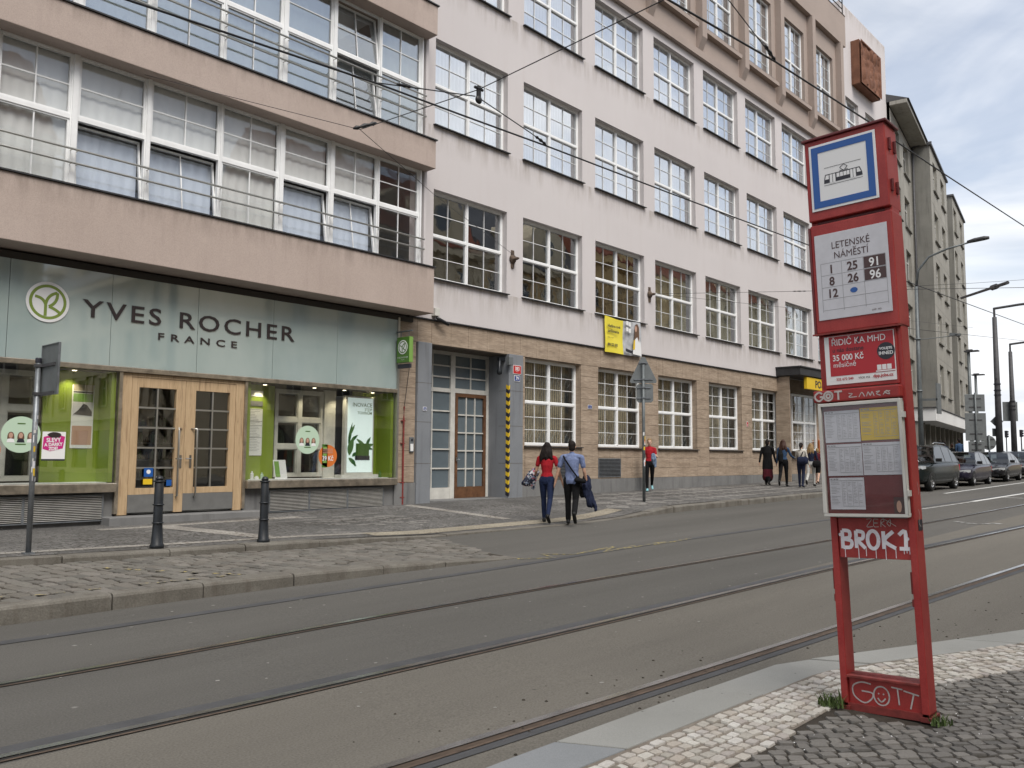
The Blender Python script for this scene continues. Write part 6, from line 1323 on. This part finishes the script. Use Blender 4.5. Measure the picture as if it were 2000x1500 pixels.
# ============================================================ parked cars
def car_paint(name, c): 
    m = plain(name, c, .16, 0.0, .22, coat=.0); m.node_tree.nodes['Principled BSDF'].inputs['Coat Roughness'].default_value = .03
car_paint('paint_black', (.012, .016, .016)); car_paint('paint_navy', (.02, .018, .032)); car_paint('paint_dark', (.016, .016, .018)); car_paint('paint_silver', (.5, .5, .51)); car_paint('paint_white_car', (.65, .66, .66))
plain('tyre', (.012, .012, .012), .9); plain('rim', (.45, .46, .47), .3, .9); plain('car_black', (.01, .01, .011), .5); plain('headlamp', (.6, .63, .65), .1, .3, coat=1); glass_mat('car_glass', .1, (.35, .38, .38), .0); plain('plate_white', (.7, .7, .7), .5)
def car(label, x, y, rz, paint, L_=4.6, Wd=1.82, Hh=1.47, suv=False, cat='car', wagon=True, group='cars parked along the far kerb'):
    """local: x towards the front, y left, z up, origin on the road under the middle"""
    root = tag(empty('parked_car', (x, y, road_z(x) + .004), rz), label, cat, group); h = L_ / 2; hw = Wd / 2; s = Hh / 1.47; gc = .2 if suv else .15
    # stations: x, half width at belt, bottom, belt z, bonnet/boot top z
    bl = .92 * s if not suv else 1.08; nose = .68 * s if not suv else .92
    st = [(-h, .80, .42, nose + .12), (-h + .12, .93, .3, bl - .02), (-h + .5, .985, gc + .05, bl + .02), (-h * .45, 1, gc, bl + .01), (0, 1, gc, bl), (h * .38, 1, gc, bl - .02), (h - .8, .985, gc + .03, bl - .1), (h - .32, .94, gc + .05, nose + .06), (h - .08, .84, gc + .1, nose - .03), (h, .72, gc + .18, nose - .12)]
    b = MB(); rings = []
    for X, w, zb, zt in st:
        W_ = hw * w; pts = [(W_ * .86, zb), (W_ * .985, zb + .1), (W_ * 1.0, zb + (zt - zb) * .45), (W_ * .985, zt - .12), (W_ * .93, zt - .015), (W_ * .55, zt + .03), (0, zt + .045)]
        full = pts + [(-a, z) for a, z in reversed(pts[:-1])]; rings.append([(X, a, z) for a, z in full])
    b.loft(rings); o = b.build('body', paint, root, smooth=True); sb = o.modifiers.new('s', 'SUBSURF'); sb.levels = sb.render_levels = 2
    wr = .36 if suv else .32; ax = (h - .86 if not suv else h - .92, -h + .88 if not suv else -h + .98)
    # wheel arches cut out of the body
    cut = MB()
    for X in ax:
        for sg in (-1, 1): cut.lathe([(wr + .055, sg * (hw - .26)), (wr + .055, sg * (hw + .2))], (X, 0, wr), 24, axis='y')
    co = cut.build('cut', 'car_black'); bo = o.modifiers.new('b', 'BOOLEAN'); bo.operation = 'DIFFERENCE'; bo.object = co; bo.solver = 'FAST' if hasattr(bo, 'solver') else None
    me = bpy.data.meshes.new_from_object(o.evaluated_get(bpy.context.evaluated_depsgraph_get())); o.modifiers.clear(); o.data = me; bpy.data.objects.remove(co); me.polygons.foreach_set('use_smooth', [True] * len(me.polygons))
    if not me.materials: me.materials.append(M(paint))
    # cabin
    ws0, ws1 = h - 1.35, h - 2.05 if not suv else h - 2.0; rr0, rr1 = (-h + (1.0 if suv else .9), -h + .25) if wagon else (-h + 1.45, -h + .62); zr = Hh; wt = hw * .72
    def cab(inset, zt): 
        B0 = [(ws0, hw * .93 - inset), (rr1, hw * .9 - inset)]; T0 = [(ws1, wt - inset), (rr0, wt * .96 - inset)]
        return B0, T0
    c = MB(); zb = bl - .03; rg = []
    prof = [(ws0, .92, zb), (ws0 - (ws0 - ws1) * .5, .85, zb + (zr - zb) * .58), (ws1, .735, zr - .04), (ws1 - .4, .725, zr), ((ws1 + rr0) / 2, .72, zr), (rr0 + .4, .72, zr - .05), (rr0, .7, zr - .13), ((rr0 + rr1) / 2, .8, zb + (zr - zb) * .52), (rr1, .9, zb)]
    top = [(X, hw * w - .02, z) for X, w, z in prof]
    # roof shell: strip across
    rf = MB(); ri = []
    for X, w, z in prof: ri.append([(X, hw * w * k_, z - .035 * k_ * k_ * (1 if 2 <= prof.index((X, w, z)) <= 6 else 0)) for k_ in (-1, -.6, 0, .6, 1)])
    rf.loft(ri[2:7], cap=False, close=False); rf.build('roof', paint, root, smooth=True)
    gl = MB(); gl.loft(ri[0:3], cap=False, close=False); gl.build('windscreen', 'car_glass', root, smooth=True); g2 = MB(); g2.loft(ri[6:9], cap=False, close=False); g2.build('rear_window', 'car_glass', root, smooth=True)
    for sg in (-1, 1):
        low = [(X, sg * hw * .925, zb) for X in (ws0, (ws0 * 2 + rr1) / 3, (ws0 + rr1) / 2, (ws0 + rr1 * 2) / 3, rr1)]; sd = MB()
        arc = [(X, sg * hw * w, z) for X, w, z in prof]
        tp = [arc[1], arc[2], arc[3], arc[4], arc[5], arc[6], arc[7]]
        def side(t):
            X = ws0 + (rr1 - ws0) * t; 
            for (a, wa, za), (c_, wc, zc) in zip(prof, prof[1:]):
                if c_ <= X <= a: q = (a - X) / (a - c_ + 1e-6); zt_ = za + (zc - za) * q; return X, zt_
            return X, zb
        ts = [k_ / 16 for k_ in range(17)]; 
        def pt(t, f, off=0.0):
            X, zt_ = side(t); z = zb + (zt_ - zb) * f; fr_ = (z - zb) / (zr - zb); return (X, sg * (hw * .93 - (hw * .93 - wt) * fr_ + off), z)
        for k_ in range(16): sd.face([pt(ts[k_], 0), pt(ts[k_ + 1], 0), pt(ts[k_ + 1], 1), pt(ts[k_], 1)])
        sd.build('cabin_side', paint, root, smooth=True, weld=True)
        for a, c_ in ((.1, .42), (.45, .7), (.73, .9)):
            g = MB(); n = 6
            for k_ in range(n): t0, t1 = a + (c_ - a) * k_ / n, a + (c_ - a) * (k_ + 1) / n; g.face([pt(t0, .06, .006), pt(t1, .06, .006), pt(t1, .9, .006), pt(t0, .9, .006)])
            g.build('side_window', 'car_black_glass', root, smooth=True)
        MB().loft([[(ws0 - .25 + a, sg * (hw * .95 + c_), zb + .03 + e) for a, e in ((0, 0), (.08, .02), (.09, .12), (.0, .14))] for c_ in (0.0, .1, .2)]).build('wing_mirror', 'car_black', root, bevel=.01)
        if suv: MB().tube([(ws1 - .1, sg * wt * .95, zr + .02), (ws1 - .3, sg * wt * .95, zr + .07), (rr0 + .3, sg * wt * .92, zr + .06), (rr0 + .1, sg * wt * .92, zr)], .02, 6).build('roof_rail', 'rim', root, smooth=True)
        hl_ = MB(); hz = nose - .1; hl_.loft([[(h + .0 - q * .0, sg * hw * .40, hz - .08 + q * .13), (h - .05, sg * hw * .62, hz - .06 + q * .14), (h - .14, sg * hw * .82, hz - .03 + q * .13), (h - .3, sg * hw * .955, hz + q * .1)] for q in (0, .5, 1)], cap=False, close=False); hl_.build('headlight', 'headlamp', root, smooth=True); 
        tl = MB().box(-h - .01, -h + .2, sg * hw * .78 - .1, sg * hw * .78 + .1, bl - .35, bl - .1); tl.build('tail_light', 'poster_red', root)
        for X in ax:
            w_ = empty('wheel', (X, sg * (hw - .12), wr)); w_.parent = root
            MB().lathe([(wr * .62, -.1), (wr * .93, -.11), (wr, -.07), (wr, .07), (wr * .93, .11), (wr * .62, .1)], (0, 0, 0), 28, axis='y', cap=False).build('tyre', 'tyre', w_, smooth=True)
            rm = MB(); rm.lathe([(wr * .66, sg * .07), (wr * .62, sg * .095), (wr * .56, sg * .06)], (0, 0, 0), 24, axis='y', cap=False)
            for k_ in range(5):
                a = k_ * 1.2566; u = Vector((math.cos(a), 0, math.sin(a))); v_ = Vector((-math.sin(a), 0, math.cos(a))); rm.prism([u * .02 + v_ * .035 + Vector((0, sg * .07, 0)), u * wr * .62 + v_ * .02 + Vector((0, sg * .085, 0)), u * wr * .62 - v_ * .02 + Vector((0, sg * .085, 0)), u * .02 - v_ * .035 + Vector((0, sg * .07, 0))], (0, sg * .015, 0))
            rm.build('rim', 'rim', w_); MB().lathe([(wr * .6, -.05), (wr * .6, .05)], (0, 0, 0), 20, axis='y').build('brake_disc', 'car_black', w_)
    gz = gc + .2; MB().box(h - .06, h + .015, -hw * .5, hw * .5, gz, nose - .12).build('grille', 'car_black', root, bevel=.02); MB().box(h + .012, h + .025, -.26, .26, gz + .06, gz + .17).build('number_plate', 'plate_white', root); MB().box(h - .1, h + .02, -hw * .7, hw * .7, gc + .1, gc + .19).build('bumper_trim', 'car_black', root, bevel=.015)
    MB().box(-h + .3, ws0 - .3, -hw * .8, hw * .8, .35, bl - .1).build('interior', 'car_black', root)
    for sg in (-.4, .4): MB().box(-.15, .05, sg - .22, sg + .22, bl - .3, bl + .28).build('seat', 'car_black', root, bevel=.04)
    return root
plain('car_black_glass', (.02, .024, .026), .06, spec=.6, coat=.3)
PIH = math.pi
# parked facing the viewer, nose towards -X
car('large black off-road car with roof rails, nearest in the parked row', 35.7, 10.75, PIH, 'paint_black', 4.95, 1.97, 1.74, suv=True)
car('dark plum estate car with roof rails behind the off-road car', 41.7, 10.8, PIH + R(2), 'paint_navy', 4.75, 1.84, 1.46)
car('dark saloon car third in the parked row', 47.9, 10.85, PIH + R(2), 'paint_dark', 4.8, 1.85, 1.44, wagon=False)
car('dark grey car fourth in the parked row at the picture edge', 53.7, 11.0, PIH + R(3), 'paint_dark', 4.6, 1.82, 1.46)
car('silver car farthest in the row behind the tram poles', 60.5, 11.4, PIH + R(4), 'paint_silver', 4.5, 1.8, 1.6)
# ============================================================ poles, bollards, signs
def bollard(label, x, y):
    o = tag(empty('bollard', (x, y, pave_z(x, y))), label, 'bollard', 'cast iron bollards along the kerb')
    MB().lathe([(.095, 0), (.095, .05), (.08, .07), (.066, .3), (.064, .32), (.06, .9), (.052, .915), (.045, .93), (.045, .95)], (0, 0, -.01), 18).build('post', 'cast_iron', o, smooth=True)
    for z in (.33, .58, .9): MB().lathe([(.062, 0), (.078, .006), (.078, .018), (.062, .024)], (0, 0, z), 18).build('ring', 'cast_iron', o, smooth=True)
    MB().lathe([(.05, 0), (.055, .02), (.035, .05), (.01, .06)], (0, 0, .93), 16).build('cap', 'cast_iron', o, smooth=True)
p = on_pave(306, 1070); bollard('black cast iron bollard in front of the oak shop door', p.x, p.y); p = on_pave(514, 1059); bollard('black cast iron bollard in front of the right display window', p.x, p.y)
# sign post near the left picture edge, its plate seen edge-on from behind
p = on_pave(55, 1082); sp_ = tag(empty('sign_post', p, 0), 'grey sticker covered post with a rectangular sign plate, standing by the left shop window', 'sign post')
MB().tube([(0, 0, -.05), (0, 0, 2.42)], .033, 12).build('post', 'galv', sp_, smooth=True); MB().lathe([(.038, 0), (.038, .05), (.03, .06)], (0, 0, 2.41), 12).build('cap', 'ink', sp_); MB().box(-.06, .06, -.06, .06, -.02, .02).build('foot', 'galv', sp_)
a_ = empty('plate_mount', (0, 0, 2.15), R(-91)); a_.parent = sp_; MB().box(-.03, .56, .05, .062, -.16, .48).build('sign_plate', 'sign_back', a_, bevel=.006)
q_ = MB(); ring(q_, -.035, .565, -.165, .485, .04, .066, .014); q_.build('plate_rim', 'galv', a_, bevel=.004)
for z in (-.14, .22): MB().box(.0, .46, .03, .05, z - .02, z + .02).box(-.04, .04, -.04, .05, z - .018, z + .018).build('clamp', 'pole_dark', a_)
rs = random.Random(5)
for k in range(26):
    z = rs.uniform(.9, 1.7); a = rs.uniform(-2.6, -.2); w = rs.uniform(.3, .9); hgt = rs.uniform(.03, .1); b = MB()
    for i in range(4): a0, a1 = a + w * i / 4, a + w * (i + 1) / 4; b.face([(.034 * math.cos(t) * 1.01, .034 * math.sin(t) * 1.01, z_) for t, z_ in ((a0, z), (a1, z), (a1, z + hgt), (a0, z + hgt))])
    b.build('sticker', ['paper_white', 'paper', 'sign_back', 'paper_yellow', 'ink_grey', 'white_old'][k % 6], sp_)
# pole with the backs of a triangular and a square sign
p = on_pave(1258, 980); tp = tag(empty('traffic_sign_pole', p, R(-55)), 'tall grey pole with the backs of a triangular and a square traffic sign', 'traffic sign')
def px_h(y): d = ray(1256, y); return CAMZ + d.z * (p - Vector((0, 0, CAMZ))).dot(Vector((d.x, d.y, 0)).normalized()) / Vector((d.x, d.y, 0)).length - p.z
zt = px_h(697); z_tb = px_h(748); z_sb = px_h(786); dist_ = p.length
MB().tube([(0, 0, -.05), (0, 0, px_h(712))], .04, 12).build('pole', 'pole_grey', tp, smooth=True); sc_ = dist_ / FPX
hwid = 24.5 * sc_ * 1.06; b = MB(); tri = [(-hwid * .94, z_tb), (hwid * .94, z_tb), (hwid, z_tb + .06), (.05, zt), (-.05, zt), (-hwid, z_tb + .06)]; b.prism([(x, .05, z) for x, z in tri], (0, .012, 0)); b.build('triangular_sign', 'sign_back', tp, bevel=.004)
b = MB(); s_ = 15 * sc_ * 1.06; b.prism([(x + .04, .05, z) for x, z in ((-s_, z_sb + .05), (-s_ + .05, z_sb), (s_ - .05, z_sb), (s_, z_sb + .05), (s_, z_tb - .07), (s_ - .05, z_tb - .02), (-s_ + .05, z_tb - .02), (-s_, z_tb - .07))], (0, .012, 0)); b.build('square_sign', 'sign_back', tp, bevel=.004)
for z, w in ((zt - .16, .12), (z_tb + .1, hwid * .7), (z_tb - .12, .2), (z_sb + .12, .2)): MB().box(-w, w, .03, .05, z - .018, z + .018).box(-.048, .048, -.05, .035, z - .015, z + .015).build('clamp', 'galv', tp)
for k in range(9):
    z = rs.uniform(.9, 1.9); a = rs.uniform(-2.2, -.9); b = MB()
    for i in range(4): a0, a1 = a + .9 * i / 4, a + .9 * (i + 1) / 4; b.face([(.041 * math.cos(t), .041 * math.sin(t), z_) for t, z_ in ((a0, z), (a1, z), (a1, z + .09), (a0, z + .09))])
    b.build('sticker', ['paper_white', 'yellow', 'orange', 'paper'][k % 4], tp)
def pole_at(px, py, Y): d = onY(px, py, Y); return d
def tall_pole(name, label, bx, by, ty, Y, r0, r1, mat, cat='pole', group=None, base=None):
    a = onY(bx, by, Y); zg = pave_z(a.x, a.y) if base is None else base; h = (ty and onY(bx, ty, Y).z) - zg; o = tag(empty(name, (a.x, a.y, zg)), label, cat, group); MB().tube([(0, 0, -.1), (0, 0, h * .5), (0, 0, h)], [r0, (r0 + r1) / 2, r1], 14).build('pole', mat, o, smooth=True); return o, h, a
def arm_px(o, a, h, px, py, Y, r, name='arm', mat=None, bend=None):
    e = onY(px, py, Y); v = e - Vector((a.x, a.y, o.location.z)); pts = [(0, 0, h - .15)] + ([(v.x * bend[0], v.y * bend[0], h + (v.z - h) * bend[1])] if bend else []) + [(v.x, v.y, v.z)]; MB().tube(pts, r, 8).build(name, mat, o, smooth=True); return v
# grey street lamp with curved arm behind the stop sign
lo_, lh, la_ = tall_pole('street_lamp', 'grey steel street lamp with curved arm in front of the concrete house', 1800, 880, 565, 12.4, .13, .07, 'pole_grey', 'street lamp', 'street lamps')
MB().tube([(0, 0, lh - .05), (.0, -.12, lh + .75), (.15, -.55, lh + 1.35), (.35, -1.3, lh + 1.65), (.55, -2.2, lh + 1.85)], [.06, .055, .05, .045, .04], 8).build('curved_arm', 'pole_grey', lo_, smooth=True)
MB().loft([[(.55 + x, -2.1 - t * .9, lh + 1.87 + z + t * .06) for x, z in ((-w, 0), (-w * .6, .1 * k_), (w * .6, .1 * k_), (w, 0), (w * .5, -.06), (-w * .5, -.06))] for t, w, k_ in ((0, .07, .6), (.35, .17, 1), (.8, .17, 1), (1, .08, .6))]).build('lamp_head', 'pole_dark', lo_, smooth=True)
for z in (lh * .45, lh * .72): MB().lathe([(.13, 0), (.14, .03), (.1, .09)], (0, 0, z), 12).build('collar', 'pole_grey', lo_, smooth=True)
MB().box(-.02, .6, -.75, -.7, 3.0, 4.4).box(-.02, .02, -.75, -.1, 3.6, 3.7).build('sign_back_plate', 'sign_back', lo_); MB().tube([(0, 0, lh * .72), (.3, -1.35, lh * .73)], .02, 6).box(.2, .45, -1.55, -1.3, lh * .73, lh * .73 + .12).lathe([(.12, 0), (.1, -.1), (.02, -.16)], (.3, -1.65, lh * .73 + .08), 10).build('traffic_camera', 'sign_back', lo_)
# tram poles
for lab, bx, by, ty, Y, r0, hx, hy in (('thick dark tram pole with lamp arm behind the third parked car', 1953, 880, 625, 12.0, .2, 2010, 603), ('second thick dark tram pole with lamp arm at the picture edge', 1981, 870, 690, 13.4, .2, 2040, 672)):
    o, h, a = tall_pole('tram_pole', lab, bx, by, ty, Y, r0, .12, 'pole_dark', 'pole', 'tram poles'); MB().tube([(0, 0, h), (0, 0, h + .55)], .06, 8).tube([(0, 0, h + .5), (.2, -1.2, h + .62), (.35, -2.2, h + .68)], .07, 8).box(.22, .5, -3.1, -2.1, h + .58, h + .76).build('lamp_arm', 'pole_dark', o); MB().box(-.24, .24, -.03, .03, h * .6, h * .6 + .08).build('clamp_band', 'pole_dark', o)
    for z in (.45, .48, .52): MB().lathe([(.19, 0), (.19, .06)], (0, 0, h * z + .4), 12).build('band', 'ink', o)
    rz_ = R(52); m_ = empty('mount', (0, 0, 0), -rz_); m_.parent = o
    if bx < 1960: MB().prism([(-.36, .21, 2.95), (0, .21, 2.59), (.36, .21, 2.95), (0, .21, 3.31)], (0, .02, 0)).build('diamond_sign', 'sign_back', m_); MB().box(-.27, .27, .21, .23, 2.1, 2.55).build('square_sign', 'sign_back', m_)
    else: MB().box(-.55, .42, .2, .22, 3.2, 4.5).build('square_sign', 'sign_back', m_, bevel=.02)
# sign cluster by the far kerb
def sign_stand(label, bx, by, Y, plates, ty):
    o, h, a = tall_pole('sign_stand', label, bx, by, ty, Y, .05, .05, 'pole_grey', 'traffic sign', 'backs of traffic signs'); m_ = empty('mount', (0, 0, 0), R(-52)); m_.parent = o
    for kind, y0, y1, w in plates:
        z0, z1 = [onY(bx, q, Y).z - o.location.z for q in (y1, y0)]; 
        if kind == 'r': MB().box(-w, w, .05, .07, z0, z1).build('sign_plate', 'sign_back', m_, bevel=.02)
        else: MB().lathe([((z1 - z0) / 2, .05), ((z1 - z0) / 2, .07)], (0, 0, (z0 + z1) / 2), 28, axis='y').build('round_sign', 'sign_back', m_)
        for z in (z0 + (z1 - z0) * .25, z0 + (z1 - z0) * .75): MB().box(-w * .6, w * .6, .03, .05, z - .03, z + .03).build('clamp', 'pole_dark', m_)
sign_stand('stand with three stacked rectangular sign backs in front of the cream house', 1909, 890, 12.3, [('r', 771, 804, .52), ('r', 807, 861, .55), ('r', 862, 884, .42)], 768)
sign_stand('stand with a large round sign back between the sign stack and the tram pole', 1933, 892, 12.1, [('o', 851, 879, .5)], 850)
for lab, bx, ty, Y in (('slim lamp post with flat hood in front of the cream house', 1899, 690, 12.8), ('far slim lamp post with small lamp beyond the sign stack', 1911, 735, 14.5)):
    o, h, a = tall_pole('street_lamp', lab, bx, 880, ty, Y, .11, .08, 'pole_grey', 'street lamp', 'street lamps'); MB().box(-.15, .25, -.5, .2, h, h + .07).box(-.1, .1, -.2, .1, h + .07, h + .13).build('lamp_hood', 'pole_dark', o)
for lab, px, py, Y in (('far traffic light beside the second tram pole', 1995, 865, 19.0), ('smaller far traffic light between the two tram poles', 1966, 868, 21)):
    a = onY(px, py, Y); o = tag(empty('traffic_light', (a.x, a.y, pave_z(a.x, a.y))), lab, 'traffic light', 'far traffic lights'); MB().tube([(0, 0, 0), (0, 0, 3.2)], .06, 8).build('post', 'pole_dark', o); MB().box(-.13, .13, -.12, .12, 2.5, 3.2).build('housing', 'ink', o, bevel=.02)
    for z in (2.62, 2.85, 3.08): MB().lathe([(.085, 0), (.085, -.1), (.08, -.1)], (-.0, -.12, z), 12, axis='y').build('visor', 'ink', o)
# ============================================================ overhead wires
def wire(name, label, pts, r, group='overhead wires', extra=None):
    o0 = Vector(pts[0]); o = MB().tube([Vector(p) - o0 for p in pts], r, 6).build(name, 'wire', None, smooth=True); o.location = o0; return tag(o, label, 'wire', group)
def blob(parent_name, label, a, b, r, n=3):
    a, b = Vector(a), Vector(b); m = MB(); m.tube([(0, 0, 0), (b - a) * .15, (b - a) * .3, (b - a) * .5, (b - a) * .7, (b - a) * .85, (b - a)], [r * .4, r, r * .5, r * 1.1, r * .5, r, r * .4], 8); o = m.build(parent_name, 'wire', None, smooth=True); o.location = a; return tag(o, label, 'insulator', 'wire insulators')
Y1 = 7.1; W1 = [onY(*q, Y1) for q in ((250, 0), (450, 66.7), (736.7, 163), (900, 224), (1071.7, 286.7), (1300, 374), (1583, 480), (1761, 546), (2000, 634))]; W1 = [W1[0] - (W1[1] - W1[0]) * 4] + W1 + [W1[-1] + (W1[-1] - W1[-2]) * 3]
wire('contact_wire', 'thick black tram wire crossing in front of the bay windows and plastered wall', W1, .011)
Y2 = 4.0; W2 = [onY(*q, Y2) for q in ((1306, 0), (1515, 121), (1703, 241.7), (1749.6, 276), (1845.6, 340.8), (2000, 441.6))]; W2 = [W2[0] - (W2[1] - W2[0]) * 3] + W2 + [W2[-1] + (W2[-1] - W2[-2]) * 3]
wire('contact_wire', 'thick black tram wire passing just above the red stop sign', W2, .011)
hub = onY(935, 184, Y1); J = onY(703, 253, 10.0); e1 = onY(1296, 0, 4.4); e1b = e1 + (e1 - hub).normalized() * 9
wire('span_wire', 'thin span wire rising from the bay spandrel to the top of the picture', [J, hub + Vector((0, 0, .06)), e1, e1b], .006)
wire('span_wire', 'thin wire from the junction to the cast anchor between the windows', [J, onY(848, 380, 12.6), Vector((17.12, YF - .22, 6.93))], .005)
wire('span_wire', 'thin wire along the bay spandrel running to the upper left', [J, onY(450, 189, 12.5), onY(283, 146, YS - .05)], .005)
wire('bridle_wire', 'short bridle wire left of the pulley over the bay windows', [onY(738, 162, Y1), onY(800, 170, Y1), onY(928, 188, Y1)], .007); wire('bridle_wire', 'short bridle wire right of the pulley over the plastered windows', [onY(935, 191, Y1), onY(1040, 262, Y1), onY(1070, 286, Y1)], .007)
blob('insulator', 'black insulator where three wires meet in front of the spandrel', onY(690, 251, 10), onY(735, 240, 9.9), .035); blob('insulator', 'black insulator left of the bridle at the open bay window', onY(775, 164, Y1), onY(803, 170, Y1), .022); blob('insulator', 'black insulator low end of the right bridle', onY(1046, 266, Y1), onY(1066, 282, Y1), .022); blob('insulator', 'black insulator on the wire above the brown band', onY(1494, 88, Y2), onY(1514, 119, Y2), .022)
pu = tag(empty('pulley', hub), 'black wire pulley hanging in front of the first plastered window', 'pulley', 'wire insulators'); MB().lathe([(.04, -.02), (.055, 0), (.04, .02)], (0, 0, -.07), 14, axis='y').build('wheel', 'wire', pu, smooth=True); MB().box(-.03, .03, -.012, .012, -.07, .1).tube([(-.07, 0, .07), (.07, 0, .07)], .018, 8).build('clamp', 'wire', pu)
wire('span_wire', 'thin wire dropping from the top edge to the wire above the brown band', [onY(1516, 121, Y2), onY(1423, 0, 3.9), onY(1423, 0, 3.9) + (onY(1423, 0, 3.9) - onY(1516, 121, Y2)).normalized() * 5], .006)
A2 = Vector((23.95, YF - .24, 6.95)); wire('span_wire', 'upper of two thin wires from the anchor right of the banner', [A2, onY(1450, 571, 12.0), onY(1650, 567, 7.5), onY(2100, 560, 3.0)], .006); wire('span_wire', 'lower of two thin wires from the anchor right of the banner', [A2, onY(1450, 592, 13.8), onY(1650, 612, 12), onY(1900, 640, 10)], .005)
blob('insulator', 'small insulator on the thin wire just left of the red sign', onY(1548, 569, 9.7), onY(1575, 568.5, 9.2), .016)
ar = tag(empty('wire_arm', onY(1878, 582, 9.0)), 'slanting steel wire arm in the sky right of the concrete house', 'wire arm'); e_ = onY(1968, 552, 6.6) - ar.location; MB().tube([(0, 0, 0), e_ * .72], .05, 8).tube([e_ * .76, e_], .06, 8).tube([e_ * .7, e_ * .78], .1, 8).build('rod', 'pole_dark', ar); 
wire('span_wire', 'faint wire crossing the sky above the steel arm', [onY(1760, 560, 13), onY(1900, 553, 10), onY(2050, 543, 8)], .008); wire('span_wire', 'faint long wire low in the sky behind the tram poles', [onY(1760, 640, 14), onY(1900, 655, 14), onY(2100, 676, 14)], .012)
